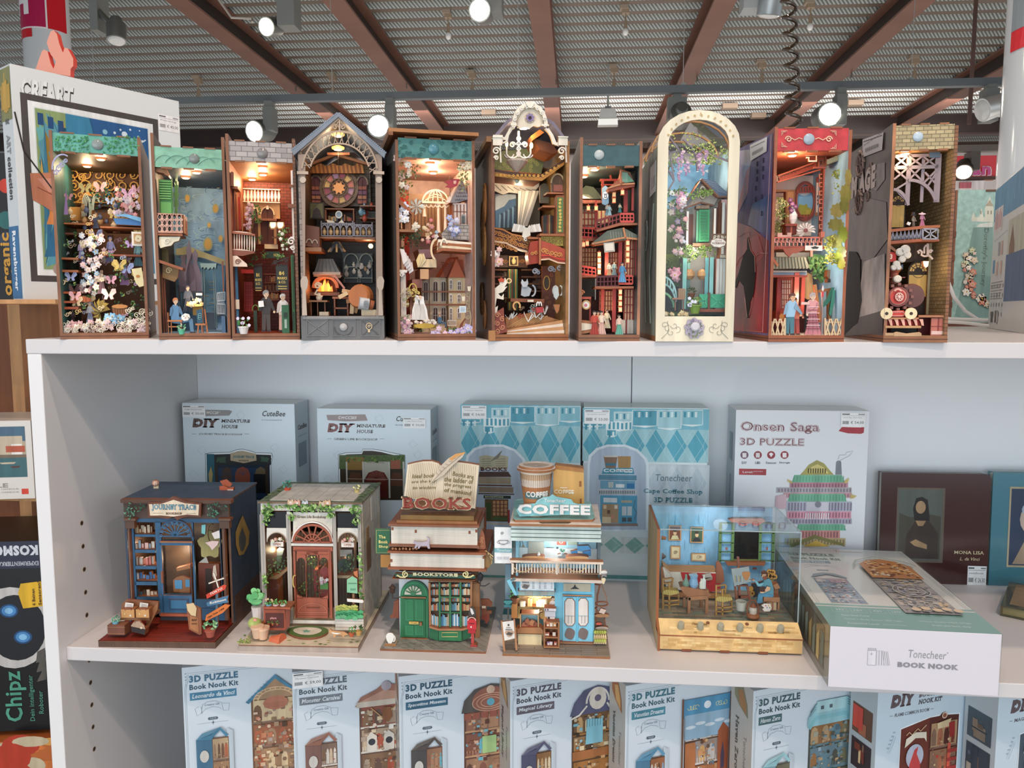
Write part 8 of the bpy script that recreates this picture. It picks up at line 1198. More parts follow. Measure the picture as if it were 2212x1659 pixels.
pg([(240,690),(300,740),(760,745),(800,940),(300,910),(240,800)],D-.045,.03,'e8e0d4','a87848');b('bed_linen');pg([(405,745),(760,760),(795,830),(790,930),(640,935),(455,900),(420,800)],D-.046,.002,'c8242c','8a1a20');b('red_blanket');pg([(232,690),(258,720),(300,760),(330,820),(320,900),(270,900),(240,800)],D-.048,.004,'efe9e0');b('pillow');pg([(745,850),(750,660),(770,640),(795,665),(820,735),(828,830),(815,850)],D-.047,.005,'9a5c40');rc(225,935,780,1000,D-.048,.004,'b07a48');pg([(215,700),(230,690),(250,800),(232,950),(212,950)],D-.05,.005,'a86c44');b('bed_frame')
for(P,c)in(([(480,760),(560,750),(575,780),(500,800)],'d8d0c4'),([(610,770),(690,750),(712,790),(640,812)],'c8c0b4'),([(640,800),(715,790),(710,820),(660,826)],'a89a88')):pg(P,D-.050,.002,c);b('garment')
def stick(b,pts,y,w_=2,th=.003,c='c09048'):return b.st(pts,y,w_,th,c,'8a5a34')
for(u,v,y)in((235,1115,.066),(750,1180,.05)):
 du=u-235;dv=v-1115;F_=lambda x,z:(x+du,z+dv)
 for(a_,c_,yo_)in(((0,-310),(0,-5),0),((60,-270),(60,0),0),((150,-155),(150,-15),.014),((95,-310),(80,-180),.014)):stick(b,[(u+a_[0],v+a_[1]),(u+c_[0],v+c_[1])],y+yo_,2.2)
 [stick(b,[(u+2,v-300+k*42),(u+92,v-312+k*42)],y+.012,1.6)for k in rg(4)];[stick(b,[(u,v-95+k*40),(u+58,v-90+k*40)],y,1.6)for k in rg(2)];[stick(b,[(u+60,v-90+k*40),(u+150,v-100+k*40)],y,1.6)for k in rg(2)];sh=b('chair_frame')
 b.ec='a88a40';pg([(u-5,v-185),(u+30,v-200),(u+150,v-190),(u+155,v-165),(u+70,v-145),(u-5,v-160)],y-.001,.012,'d8bc68');[st([(u+k*22,v-195),(u+10+k*22,v-150)],y-.0016,.4,.0005,'a88a40')for k in rg(7)];b.o('chair_seat',sh)
b.ec='7a4a2c';_p=[(398,885),(690,965),(675,985),(415,915)];pg([(398,890),(430,880),(640,920),(700,960),(680,985),(480,990),(420,930)],.055,.02,'a86e48');st([(480,1000),(668,990)],.054,5,.004,'b07850');[rc(u,990,u+24,v,y_,.005,'b07850')for u,v,y_ in((474,1165,.054),(646,1150,.055),(430,1085,.075),(596,1090,.076))];b('painter_table')
for(u,v,r,h,c,pr)in((455,905,.0045,.020,'7a9a88',((.8,0),(1,.4),(.35,.75),(.3,1))),(462,925,.0032,.009,'d8ecf0',((.7,0),(.9,1))),(530,905,.0062,.019,'8ab0d0',((.6,0),(1,.35),(.75,.75),(.9,1))),(603,905,.0025,.014,'e4e0cc',((1,0),(1,.6),(.4,.8),(.4,1))),(628,900,.003,.018,'e8e8e0',((1,0),(1,.6),(.4,.8),(.4,1)))):lathe_jar(b,fr,u,v,.060,r,h,c,pr);b.o('bottle' if c!='8ab0d0' else 'blue_jug',t)
el(530,908,50,14,.058,.004,'7aa0c0');pg([(490,935),(520,920),(550,938),(525,955)],.056,.002,'8a5a44');rc(605,920,675,945,.056,.006,'c88a58');ring(505,835,14,24,.0605,1,.002,'7aa0c0');b('plate_and_boxes')
b.ec='6a3a28';st([(962,600),(968,700),(975,1000)],.070,3,.004,'9a5a40');st([(915,740),(955,1040)],.069,2.6,.004,'9a5a40');st([(1050,870),(1078,1010)],.069,2.6,.004,'9a5a40');rc(945,870,1060,885,.066,.006,'8a5038');rc(955,970,1075,1000,.07,.003,'9a5a40');b('easel');pg([(895,715),(1065,690),(1088,835),(925,882)],.066,.002,'a8b0b0','8a5a34');blob(1040,775,38,42,.0655,.0004,'c88850',k=3);[st([(930+k*14,780),(940+k*12,840)],.0655,.8,.0004,('c8a860','6a8aa0','d8d0b0')[k%3])for k in rg(6)];b('easel_canvas')
b.ec='2a4a58';y=.062;pg([(1160,955),(1200,930),(1290,940),(1308,975),(1290,990),(1200,982),(1195,1050),(1140,1055),(1150,1000)],y,.004,'5a94b0');pg([(1185,870),(1215,820),(1260,805),(1285,830),(1305,900),(1305,965),(1235,950),(1195,935)],y-.001,.004,'5f96a4');pg([(1195,850),(1215,840),(1185,890),(1150,880),(1125,835),(1108,822),(1120,816),(1145,832),(1165,858)],y-.003,.003,'7ab0bc');pg([(1240,880),(1275,890),(1270,920),(1200,950),(1175,945),(1172,930),(1230,905)],y-.004,.003,'e0b088')
pg([(1130,1050),(1200,1045),(1200,1060),(1160,1075),(1135,1070)],y-.001,.004,'4a3428');rc(1170,885,1222,935,y-.0045,.001,'4a2c24');b('painter_body',label='seated painter in a blue smock');b.ec='6a3a20';el(1220,775,25,34,y-.0035,.005,'e0b088');pg([(1202,790),(1245,775),(1240,812),(1218,822),(1204,808)],y-.0045,.005,'8a4c2c');pg([(1192,770),(1196,745),(1225,735),(1250,752),(1250,790),(1238,790),(1235,765),(1205,762)],y-.0045,.005,'5a3020');st([(1205,776),(1214,776)],y-.0048,.4,.0004,'2a1c18');pg([(1196,778),(1188,790),(1198,794)],y-.003,.004,'e0b088');b('painter_head');st([(1070,818),(1120,822)],y-.006,.7,.0008,'8a5a34');el(1112,822,10,9,y-.006,.003,'e0b088',n=8);[st([(1106+k*5,818),(1100+k*6,826)],y-.0066,.5,.001,'e0b088')for k in rg(4)];b('painter_hand')
rc(1210,985,1365,1035,.062,.014,'b07a54');[rc(1235+k*14,1035,1247+k*14,1112,.064,.008,ch(('c89868','d8b890','a86a54','8aa0a8')))for k in rg(7)];rc(1345,1035,1362,1110,.064,.004,'b07a54');pg([(1300,870),(1345,850),(1370,900),(1320,910)],.075,.01,'c88a5c');rc(1305,905,1350,985,.078,.01,'a86c48');b('book_bench')
[blob(u,v,24,24,.088,.002,'d8a048',k=9,amp=.14,n=30)for u,v in((1265,740),(1300,745),(1285,785),(1318,790),(1262,780),(1100,950),(1085,905))];[el(u,v,10,10,.0874,.001,'6a3c20')for u,v in((1265,740),(1300,745),(1285,785),(1318,790),(1100,950))];rc(1250,810,1300,850,.09,.004,'b8904a');b('sunflower_cutouts')
pg([(1090,860),(1200,830),(1230,960),(1110,990)],.095,.003,'3c4048');b('dark_easel_back')
b.ec='a08060';pg([(1185,1065),(1215,1048),(1275,1052),(1285,1090),(1270,1125),(1215,1125),(1195,1100),(1215,1090)],.050,.0015,'f0e0d4');[el(1230+k*13,1070+(k%2)*18,6,6,.0495,.0005,c,n=7)for k,c in enumerate(('c84a3c','5a8ac0','e8b848','6a9a60'))];b('paint_palette')
p=fr(1105,1185,.040);lathe((p.x,p.y,p.z),[(.0075,0),(.0085,.002),(.0075,.005),(.0045,.006)],'a0623c',14);tube([(p.x-.0075,p.y,p.z+.003),(p.x-.0078,p.y,p.z+.016),(p.x-.004,p.y,p.z+.024),(p.x+.002,p.y,p.z+.024),(p.x+.0065,p.y,p.z+.016),(p.x+.0075,p.y,p.z+.003)],.0009,'8a4a30',6);lathe((p.x,p.y,p.z+.015),[(.005,0),(.003,.003),(.001,.005)],'8a4a30',12);lathe((p.x,p.y,p.z+.006),[(.0045,0),(.005,.005),(.004,.009)],'d8c8b8',12);b('oil_lantern')
p=fr(988,1110,.048);lathe((p.x,p.y,p.z),[(.0055,0),(.0072,.012),(.0068,.012),(.0055,.002)],'c0bcae',18);b('bucket')
lathe(tuple(fr(222,410,.1)),[(.003,0),(.002,.006)],'a86a40',10,(1,-.4,0));lathe(tuple(fr(228,590,.1)),[(.005,0),(.001,.005)],'5a4a48',10,(1,-.3,0));b('coat_pegs')
z0_=.0345;T_=.154;e_=.0016
for(x0_,y0_,x1_,y1_,za,zb_)in((0,ys,w,ys+e_,z0_,T_),(w-e_,ys+e_,w,D,z0_,T_),(0,ys,w,D,T_,T_+e_)):bx(x0_,y0_,za,x1_,y1_,zb_,'e8f4f4')
b('clear_cover','acrylic')
for P in([(w,ys,z0_),(w,ys,T_)],[(0,ys,T_),(w,ys,T_)],[(w,ys,T_),(w,D,T_)],[(0,D,T_),(w,D,T_)],[(w,D,z0_),(w,D,T_)]):tube(P,.0008,'aebcc0',6)
b('cover_edges','gloss');plight(t,(w*.5,.09,.148),.12,(1,.93,.85),.01)
for x_ in(.012,w-.015):cy((x_,.012,0),(x_,.012,.003),.004,.004,'5a3424',12);cy((x_,.13,0),(x_,.13,.003),.004,.004,'5a3424',12);b('foot')
# kit boxes, books and neighbours
def Q(b,x0,z0,x1,z1,c):return PG(b,[(x0,z0),(x1,z0),(x1,z1),(x0,z1)],c)
def PG(b,P,c):
 b.L-=.000007
 if sum(P[i-1][0]*P[i][1]-P[i][0]*P[i-1][1]for i in rg(len(P)))<0:P=P[::-1]
 return b.add([(x,b.L,z)for x,z in P],[list(rg(len(P)))],c)
def TX(b,s,x0,z0,x1,z1,c,bold=.01,slab=False,sh=0,slope=0):b.L-=.000007;return b.tm(s,x0,z0,x1,z1,b.L,c,bold,slab,sh,slope)
def LN(b,P,w,c):b.L-=.000007;return b.ribbon(P,b.L,w,.000003,c,c)
def DS(b,x,z,r,c,k=1,n=14):return PG(b,[(x+r*cos(2*PI*i/n),z+r*k*sin(2*PI*i/n))for i in rg(n)],c)
def px(b,pts):return[(q.x,q.z)for q in(b.f(u,v,0)for u,v in pts)]
def PP(b,pts,c):return PG(b,px(b,pts),c)
def PR(b,u0,v0,u1,v1,c):p,q=px(b,[(u0,v0),(u1,v1)]);return Q(b,p[0],q[1],q[0],p[1],c)
def PT(b,s,u0,v0,u1,v1,c,bold=.01,slab=False,sh=0):p,q=px(b,[(u0,v0),(u1,v1)]);return TX(b,s,p[0],q[1],q[0],p[1],c,bold,slab,sh)
def PL(b,pts,w,c):return LN(b,px(b,pts),w,c)
def carton(label,fr,w,h,d,c='e6eaec',cs=None,ct=None,m='card',name='puzzle_box',cat='box',group=None,bev=.0006):
 t=thing(name,label,cat,fr,group=group);globals()['b'].L=-.0002;b=MB(fr);slab(b,0,0,0,w,d,h,c,cs or c,cs or c,ct or c);o=b.o('carton',t,m);k=o.modifiers.new('b','BEVEL');k.width=bev;k.segments=2;return t
def mini(b,R,x0,z0,x1,z1,pal,n=90,fl=5):
 W_,H_=x1-x0,z1-z0;Q(b,x0,z0,x1,z1,pal[0])
 for f in rg(fl):
  za,zb=z0+H_*f/fl,z0+H_*(f+1)/fl;Q(b,x0+W_*.04,za+H_*.012,x1-W_*.04,zb-H_*.01,mix(R.choice(pal[1:]),pal[0],R.uniform(.1,.6)))
  for k in rg(4):u=x0+W_*(.14+.24*k+R.uniform(-.03,.03));r=W_*R.uniform(.06,.1);PG(b,[(u-r,za+H_*.02),(u+r,za+H_*.02),(u+r,za+H_/fl*.5),(u+r*.7,za+H_/fl*.68),(u,za+H_/fl*.76),(u-r*.7,za+H_/fl*.68),(u-r,za+H_/fl*.5)],R.choice(pal))
  Q(b,x0+W_*.02,za,x1-W_*.02,za+H_*.012,pal[-1]);[Q(b,x0+W_*(.05+k*.06),za+H_*.012,x0+W_*(.065+k*.06),za+H_*.045,pal[-1])for k in rg(15)if f%2==0]
 for _ in rg(n):
  u,v,r=R.uniform(x0+W_*.06,x1-W_*.06),R.uniform(z0+H_*.03,z1-H_*.04),W_*R.uniform(.015,.055);c=mix(R.choice(pal),R.choice(('ffffff','000000','e8d0a0')),R.uniform(0,.35))
  if R.random()<.5:Q(b,u-r,v-r*R.uniform(.4,1.6),u+r,v+r*.6,c)
  else:DS(b,u,v,r*.8,c,1,6)
def label_(b,x,z,w,h,price,name='Book Nook'):
 Q(b,x,z,x+w,z+h,'f6f5f4');Q(b,x+w*.04,z+h*.86,x+w*.35,z+h*.93,'4a4a50');Q(b,x+w*.7,z+h*.86,x+w*.96,z+h*.92,'7a7a80');Q(b,x+w*.04,z+h*.78,x+w*.96,z+h*.8,'8a8a8e');TX(b,name,x+w*.1,z+h*.6,x+w*.85,z+h*.7,'6a6a70',0);TX(b,price,x+w*.4,z+h*.2,x+w*.93,z+h*.42,'2e2e33',0)
 [Q(b,x+w*(.06+.022*k),z+h*.2,x+w*(.06+.022*k+.009+.006*(k%2)),z+h*.42,'2a2a2e')for k in rg(12)]
def back(label,uv,uv2,y,h_d,crop,c,cs,ct,bot=MZ,**k):
 p,q=WF(uv[0],uv[1],y),WF(uv2[0],uv2[1],y);fr=Fr((p.x,y,bot),0,crop);return fr,carton(label,fr,q.x-p.x,p.z-bot,h_d,c,cs,ct,**k),q.x-p.x,p.z-bot
C7=(380,840,3.814);C8=(970,840,3.749);C9=(1540,840,3.292);DK='5c5654'
R=random.Random(40)
for nm,A,B,off,code,price,pal,lab in(('JOURNEY TRACE BOOKSHOP',(393,870),(636,875),(0,0),'CWGC204','€ 50,00',('1c2c3c','2c4a68','3a3028','7a5438','c89868','24405a'),'white DIY MINIATURE HOUSE box lettered JOURNEY TRACE BOOKSHOP behind the dark blue model'),('GREEN LIFE BOOKSHOP',(684,882),(930,887),(1114,40),'CWGC203','€ 50,00',('3a3024','a8a498','6a3024','d8d4c8','4a6a34','b8b4a8'),'white DIY MINIATURE HOUSE box lettered GREEN LIFE BOOKSHOP behind the ivy model')):
 fr,t,w,h=back(lab,A,B,.318,.062,C7,'dce8ee','c8d4da','dfe4e2',group='kit boxes at the back of the middle board');x,y=off
 if x:PP(b,[(1240,215),(1560,210),(1580,262),(1400,268),(1250,258)],'9a8684');PT(b,code,1335,224,1485,250,'f0ece8',.03,True,.2)
 else:PP(b,[(240,172),(440,175),(465,185),(440,220),(240,224)],'9a9694');PT(b,'WGC204',244,184,365,208,'f0ece8',.03,True,.2)
 PT(b,'DIY',133+x,243+y,350+x,320+y,'6a5450' if not x else '7a3c34',.06,True,.18);PT(b,'MINIATURE',372+x,250+y,610+x,280+y,DK,.02,True,.18);PT(b,'HOUSE',374+x,296+y,508+x,326+y,DK,.02,True,.18);PT(b,nm,188+x,364+y,548+x,386+y,'6a6460',.01,True)
 [PR(b,u+x,370+y,u+36+x,373+y,'5a5654')for u in(133,566)];PT(b,'CuteBee' if not x else 'Cu',706 if not x else 1810,180+y*1.1,898 if not x else 1868,228+y,'2e2c2e',.02,False,.25);PT(b,'Art of the Assembling World' if not x else 'Art of the',706 if not x else 1808,252+y,872 if not x else 1868,262+y,'3a3a3c',.02)
 [PL(b,[(u,v),(u+40,v-30),(u+70,v+10),(u+30,v+40),(u,v)],.0004,'b4c4cc')for u,v in(((500,210),(780,480),(850,660),(110,700),(180,500))if not x else((1640,240),(1920,450),(1960,540),(1220,740),(1300,540)))];b('printed_front','card')
 P0=[(240,532),(300,524),(440,520),(500,500),(545,494),(600,505),(660,524),(790,528),(800,560),(785,620),(790,900),(250,900)]if not x else[(1336,540),(1400,524),(1530,520),(1540,494),(1620,494),(1700,505),(1760,520),(1890,545),(1890,900),(1345,900)]
 PP(b,P0,'5a6a74');cx_=sum(p_[0]for p_ in P0)/len(P0);PP(b,[(cx_+(u-cx_)*.985,v+4)for u,v in P0],'f2f8fa');PP(b,[(cx_+(u-cx_)*.95,v+16)for u,v in P0],pal[0])
 if not x:
  PP(b,[(252,536),(315,536),(330,900),(262,900)],'2c6474');PP(b,[(315,545),(785,545),(785,625),(320,625)],'2a2c2c');PP(b,[(450,528),(550,510),(660,535),(665,590),(560,612),(450,590)],'b8a88c');PT(b,'JOURNEY TRACE',470,548,645,576,'4a8088',.04,True);PT(b,'BOOKSHOP',520,584,600,598,'4a3a2c',.03,True)
  PP(b,[(330,650),(770,650),(770,900),(330,900)],'223a58');[PP(b,[(c-r,780),(c-r,700),(c-r*.7,660),(c,640),(c+r*.7,660),(c+r,700),(c+r,780)],cc)for c,r,cc in((420,44,'4a3a34'),(550,62,'8a4a38'),(700,50,'6a5a44'))];[PR(b,345,v,500,v+8,'2c4a68')for v in(700,745)];PR(b,640,700,760,860,'14161a');[PL(b,[(550,708),(550+58*cos(a),708-52*sin(a))],.0006,'2c4a68')for a in[PI*k/7 for k in rg(1,7)]]
  [PP(b,[(u+U(0,90),552+U(0,60))for _ in rg(3)],'3f5a4a')for u in(330,690)for _2 in rg(9)];[PR(b,u,630,u+36,900,'3a3028')for u in(318,735)];PP(b,[(270,700),(290,640),(304,700),(298,780),(276,780)],'b8a46a')
 else:
  PP(b,[(1345,545),(1885,545),(1885,660),(1345,660)],'55653c');PR(b,1400,560,1550,670,'8a6a34');PR(b,1770,585,1850,660,'9a5a44');PP(b,[(1550,600),(1750,600),(1750,740),(1550,740)],'b8b4a6');PT(b,'Green Life Bookshop',1575,600,1720,616,'6a5a4a',.01)
  [PP(b,[(c-r,800),(c-r,735),(c-r*.7,690),(c,670 if r>70 else 690),(c+r*.7,690),(c+r,735),(c+r,800)],cc)for c,r,cc in((1480,55,'5a3a28'),(1652,92,'5a241c'),(1820,46,'5a3a28'),(1652,76,'7a4438'))];PR(b,1560,755,1745,900,'56201a');[PR(b,u,600,u+18,900,'c8c4b8')for u in(1400,1535,1750,1868)];PR(b,1400,738,1870,750,'c0bcb0');[PL(b,[(1652,738),(1652+88*cos(a),738-62*sin(a))],.0006,'3a1410')for a in[PI*k/7 for k in rg(1,7)]]
  [PP(b,[(u+U(0,46),v+U(0,46))for _ in rg(3)],ch(('4a6a2c','6a8a3a','3a5424')))for _2 in rg(70)for u,v in((U(1345,1850),U(535,570)),)];[PR(b,1440+U(0,80),760+U(0,100),1500+U(0,20),790+U(0,90),ch(pal))for _ in rg(16)]
 b('printed_picture','card');p=fr(52 if not x else 1872,134 if not x else 204,0);label_(b,p.x,fr(0,232 if not x else 300,0).z,fr(242,0,0).x-fr(52,0,0).x if not x else .037,p.z-fr(0,232,0).z if not x else .018,price,'CuteBee Miniature House');b('price_label','card')
 X=w+.0004;[add([(X,y0,z0),(X,y1,z0),(X,y1,z1),(X,y0,z1)],[[0,1,2,3]],c)for y0,y1,z0,z1,c in((.014,.05,h*.62,h*.76,'7a8c98'),(.012,.052,h*.8,h*.803,'7a8890'),(.016,.048,h*.5,h*.51,'a8b4ba'),(.016,.04,h*.46,h*.47,'a8b4ba'))]
 vs_,fs_=glyphs('CuteBee',.02,False);mx=max(q[0]for q in vs_);add([(X,.012+q[0]/mx*.042,h*.84+q[1]*.012)for q in vs_],[list(f)for f in fs_],'3a3a3c');b('printed_side','card')
def argyle(b,u0,v0,u1,v1,c1,c2,n,m_):
 p,q=px(b,[(u0,v0),(u1,v1)]);dx,dz=(q[0]-p[0])/n,(p[1]-q[1])/m_;Q(b,p[0],q[1],q[0],p[1],c2);b.L-=.000007
 for i in rg(n):
  for j in rg(m_):
   cx_,cz_=p[0]+dx*(i+.5),q[1]+dz*(j+.5)
   L_=b.L;PG(b,[(cx_-dx*.48,cz_),(cx_,cz_+dz*.5),(cx_+dx*.48,cz_),(cx_,cz_-dz*.5)],c1);b.L=L_
 b.L-=.00001;k=dz/dx*.5
 for i in rg(-1,n+1):
  for s_ in(1,-1):
   P=[];
   for j in rg(m_*2+1):x_=p[0]+dx*(i+.25)+s_*dx*.5*((j%2));P.append((min(max(x_,p[0]),q[0]),q[1]+dz*j*.5))
   LN(b,P,.0004,mix(c2,'ffffff',.45));b.L+=.000005
for A,B,x,nm,price,lab in(((996,874),(1255,874),0,'The Bookstore','€ 54,00','turquoise argyle kit box behind the giant-book model, picture of a bookstore'),((1261,879),(1531,884),990,'Cape Coffee Shop','€ 53,00','turquoise argyle kit box lettered Cape Coffee Shop behind the cafe model')):
 fr,t,w,h=back(lab,A,B,.322,.060,C8,'d2dfe0','4f8f9a','c2d2d0',group='kit boxes at the back of the middle board');dy=30 if x else 0
 PR(b,93+x,125+dy,1060+x*1.048,600,'7cbccc');argyle(b,93+x,290+dy,1062+x*1.045,600,'58a8bc','a2cdd4',6,1);PR(b,95+x,600,1062+x*1.045,1165,'c8d2d8');argyle(b,130+x,620,1050+x*1.04,1160,'bccad2','ccd6da',6,2);PR(b,95+x,1165,1062+x*1.045,1190,'e6e6e4');argyle(b,95+x,1190,1062+x*1.045,1350,'86b4ac','d2dcd8',6,1);PR(b,95+x,1500,1062+x*1.045,1560,'5f9a96')
 for k,(u0,v0,u1,v1,c)in enumerate(((180,135,270,235,'b8dce2'),(285,235,485,300,'4f9fb4'),(350,155,490,235,'b4d8de'),(500,140,690,270,'5aa6ba'),(706,140,885,290,'a8d2da'),(900,140,1060,262,'8ac2ce'),(100,240,250,270,'5aa6ba'),(290,300,360,350,'4f9fb4'))):
  PP(b,[(u0+x-6,v0+dy),(u1+x+6,v0+dy),(u1+x+6,v1+dy),((u0+u1)/2+x,v1+dy+14),(u0+x-6,v1+dy)],'e6f2f2');PR(b,u0+x,v0+dy+4,u1+x,v1+dy-2,c)
  if k==1:[PR(b,u0+x+q*34,v0+dy,u0+x+16+q*34,v1+dy,'e8f4f4')for q in rg(6)]
  elif k>1:[PR(b,u0+x+12+q*30,v0+dy+16,u0+x+28+q*30,v0+dy+60,'dff0f0' if q%2 else '3f90a6')for q in rg(int((u1-u0)/34))]
 for q in(0,1):PP(b,[(130+x-q*0,620),(140+x,540),(200+x,480),(290+x,450),(440+x,450),(540+x,490),(610+x,560),(625+x,600),(640+x,1150),(120+x,1150)]if not q else[(150+x,620),(162+x,550),(215+x,495),(300+x,468),(430+x,468),(525+x,505),(590+x,570),(605+x,620),(605+x,1140),(140+x,1140)],('dde8ee','b4c2d2')[q])
 if x:
  PT(b,'Tonecheer',1668,690,1965,750,'6a8088',.005,False,.1);PT(b,'Cape Coffee Shop',1575,806,2052,862,'4f8894',.02,True);PT(b,'3D PUZZLE',1660,876,1972,924,'4f8894',.02,True);b('printed_front')
  TQ='5f9cb8';PP(b,[(1250,540),(1365,538),(1350,640),(1268,640)],'8a6a54');PP(b,[(1252,538),(1365,538),(1362,552),(1256,552)],'d0ccc4');PR(b,1268,600,1352,622,'3a7a90');PP(b,[(1365,545),(1472,545),(1470,640),(1370,640)],'a88450');PP(b,[(1235,688),(1250,640),(1490,640),(1500,690)],'3f8fa6');PT(b,'COFFEE',1250,645,1488,678,'e0eaec',.04,True);PR(b,1212,695,1518,740,'5a90a8');[PR(b,1212,v,1518,v+4,'28485a')for v in(700,716,732)];PR(b,1225,740,1505,812,'6aa0b8');PR(b,1290,752,1330,800,'c0c8c4');PR(b,1350,770,1420,800,'dfe6e8');PR(b,1440,765,1500,806,'2a74a8')
  PR(b,1208,812,1520,856,'c8ccce');[PR(b,1216+q*14,822,1222+q*14,850,'3a4a54')for q in rg(21)];PR(b,1225,860,1520,1090,'4f9cbc');PR(b,1250,880,1360,920,'d4dce0');PR(b,1395,900,1480,922,'b0a890');PR(b,1240,930,1370,1085,'a88a68');[PR(b,1250+q*30,940+(q%3)*40,1274+q*30,970+(q%3)*40,('e0c8a0','6a4a38','c88a68','e8dccc')[q%4])for q in rg(4)];PR(b,1240,1035,1310,1085,'dcc8a0');[PR(b,u,950,u+36,1025,'c4ccd0')for u in(1400,1444)];[PR(b,u,1040,u+34,1075,'4a5458')for u in(1401,1445)];PP(b,[(1225,1088),(1525,1088),(1532,1110),(1215,1110)],'8a7a70');PL(b,[(1505,900),(1495,960),(1520,1000),(1500,1060)],.0008,'5a4a3c')
 else:
  b('printed_front');PP(b,[(246,545),(300,535),(360,548),(420,535),(480,548),(475,650),(248,650)],'b0a88c');[PL(b,[(265+q*110,570+v),(340+q*120,566+v)],.0005,'5a5444')for q in(0,1)for v in(0,18,36,54)];PP(b,[(330,590),(420,505),(432,500),(400,560)],'7a746a');PT(b,'BOOKS',252,632,470,668,'5a3028',.04,True);PP(b,[(246,670),(480,670),(505,712),(240,712)],'4a3024');PR(b,240,712,500,772,'9a8a72');PR(b,236,772,510,790,'5a3828');PR(b,240,790,520,842,'8a7862');PR(b,236,842,528,858,'5a3828');PR(b,280,860,500,890,'243024');PT(b,'BOOKSTORE',290,866,440,882,'c8c8a0',.04,True);PR(b,290,890,480,1075,'5a4a24');PR(b,350,900,475,1030,'6a2c20');[PR(b,355+q*31,905,378+q*31,1025,'b8885c')for q in rg(4)];[PR(b,350,v,476,v+8,'5a2c20')for v in(930,960,992)];PR(b,300,920,340,1060,'3a4a20');PR(b,350,1035,470,1065,'4a5a28');PR(b,250,1080,520,1100,'cfc0b0');PR(b,478,980,492,1085,'a8242c')
 b('printed_picture');p=fr(103+x*1.003,135+dy,0);label_(b,p.x,fr(0,238+dy,0).z,fr(303,0,0).x-fr(103,0,0).x,p.z-fr(0,238+dy,0).z,price,nm+' - Book Nook');b('price_label','card')
fr,t,w,h=back('tall white box lettered Onsen Saga 3D PUZZLE with a green roofed bathhouse picture',(1590,885),(1879,885),.318,.062,C9,'e9ebee','c4cbd0','dcdedc',group='kit boxes at the back of the middle board')
for s_,u0,v0,u1,v1 in(('Onsen Saga',196,230,758,326),('3D PUZZLE',192,346,648,408)):PT(b,s_,u0,v0,u1,v1,'9a6a6e',.06);PT(b,s_,u0+3,v0+3,u1-3,v1-3,'f4f2f4',.035);PT(b,s_,u0+6,v0+5,u1-6,v1-5,'8a6064',.0)
for k,s_ in enumerate(('DIY','LED','Sensor','Storage')):u=224+k*95;p=px(b,[(u,470)])[0];DS(b,p[0],p[1],.0062,'9a4448' if k else '7a5a68',1,20);PP(b,[(u-14,455),(u+14,455),(u+14,488),(u-14,488)]if k!=2 else[(u-16,462),(u,452),(u+16,462),(u,486)],'f0e8e8');PT(b,s_,u-(20 if k<2 else 38),517,u+(18 if k<2 else 38),534,'5a5458',.02,True)
PR(b,186,567,378,614,'b0484c');PT(b,'Level:*****',212,582,355,600,'f4e4e4',.02);PP(b,[(893,300),(925,262),(1076,262),(1072,312),(1050,320),(960,316)],'b0404a');PT(b,'Tonecheer',940,256,1060,276,'f0dcdc',.02);b('printed_front')
G='7ab898';Y_='cdb878'
PP(b,[(640,590),(680,540),(740,506),(790,530),(840,590),(860,610),(620,612)],'a8a060');PP(b,[(668,598),(700,555),(742,535),(790,560),(822,600)],'d8c880');[PR(b,675+q*17,565,683+q*17,600,'5a5030')for q in rg(8)];PP(b,[(870,610),(875,520),(885,510),(905,510),(912,520),(916,610)],'8a8e94');[PL(b,P,.0006,'8a8e96')for P in([(890,500),(900,470),(940,470),(950,450),(995,442),(970,475),(940,490),(905,508)],)]
for(v0,v1,u0,u1,c)in((612,665,560,935,G),(665,705,545,960,'c08c98'),(700,738,450,985,'b4b0b4'),(738,775,500,985,'d0a0a8'),(745,800,530,950,G),(800,870,520,985,'b8bccc'),(870,920,525,980,'e2a0b0'),(920,960,510,985,'b4b0c0'),(960,1005,590,945,G),(1005,1060,620,900,'d4948c'),(1060,1110,510,940,'c8b480')):
 PP(b,[(u0+(18 if c==G else 0),v0),(u1-(18 if c==G else 0),v0),(u1,v1),(u0,v1)],c)
 n_=int((u1-u0)/22);[PR(b,u0+14+q*22,v0+8,u0+(24 if c!=G else 17)+q*22,v1-6,mix(c,'503040' if c!=G else '2a6a54',.4))for q in rg(n_)]
[PP(b,P,Y_)for P in([(525,640),(560,655),(560,672),(530,660)],[(930,655),(965,630),(960,660),(935,672)],[(975,745),(1020,760),(1000,775),(975,780)])];PP(b,[(540,1105),(720,1035),(920,1095),(940,1120),(720,1062),(560,1125)],'8a8450');PP(b,[(640,1120),(730,1075),(830,1118)],'e4bc58');PR(b,662,800,820,870,'d0ccd4');DS(b,*px(b,[(745,820)])[0],.005,'8a8a94');[PR(b,655+q*16,880,661+q*16,925,'f0e4e8')for q in rg(11)];PP(b,[(445,760),(520,745),(520,850),(440,850)],'d8b8c0');b('printed_picture')
p=fr(910,168,0);label_(b,p.x,fr(0,258,0).z,fr(1092,0,0).x-p.x,p.z-fr(0,258,0).z,'€ 54,00','Onsen Saga - Book Nook');b('price_label')
[add([(-.0004,y1,z0),(-.0004,y0,z0),(-.0004,y0,z1),(-.0004,y1,z1)],[[0,1,2,3]],c)for y0,y1,z0,z1,c in((.02,.042,h*.7,h*.86,'a8b4bc'),)];vs_,fs_=glyphs('Onsen Saga',.02,False);mx=max(q[0]for q in vs_);add([(-.0005,.034-q[1]*.012,h*.62-q[0]/mx*.085)for q in vs_],[list(f)for f in fs_],'a0a6ac');b('printed_side')
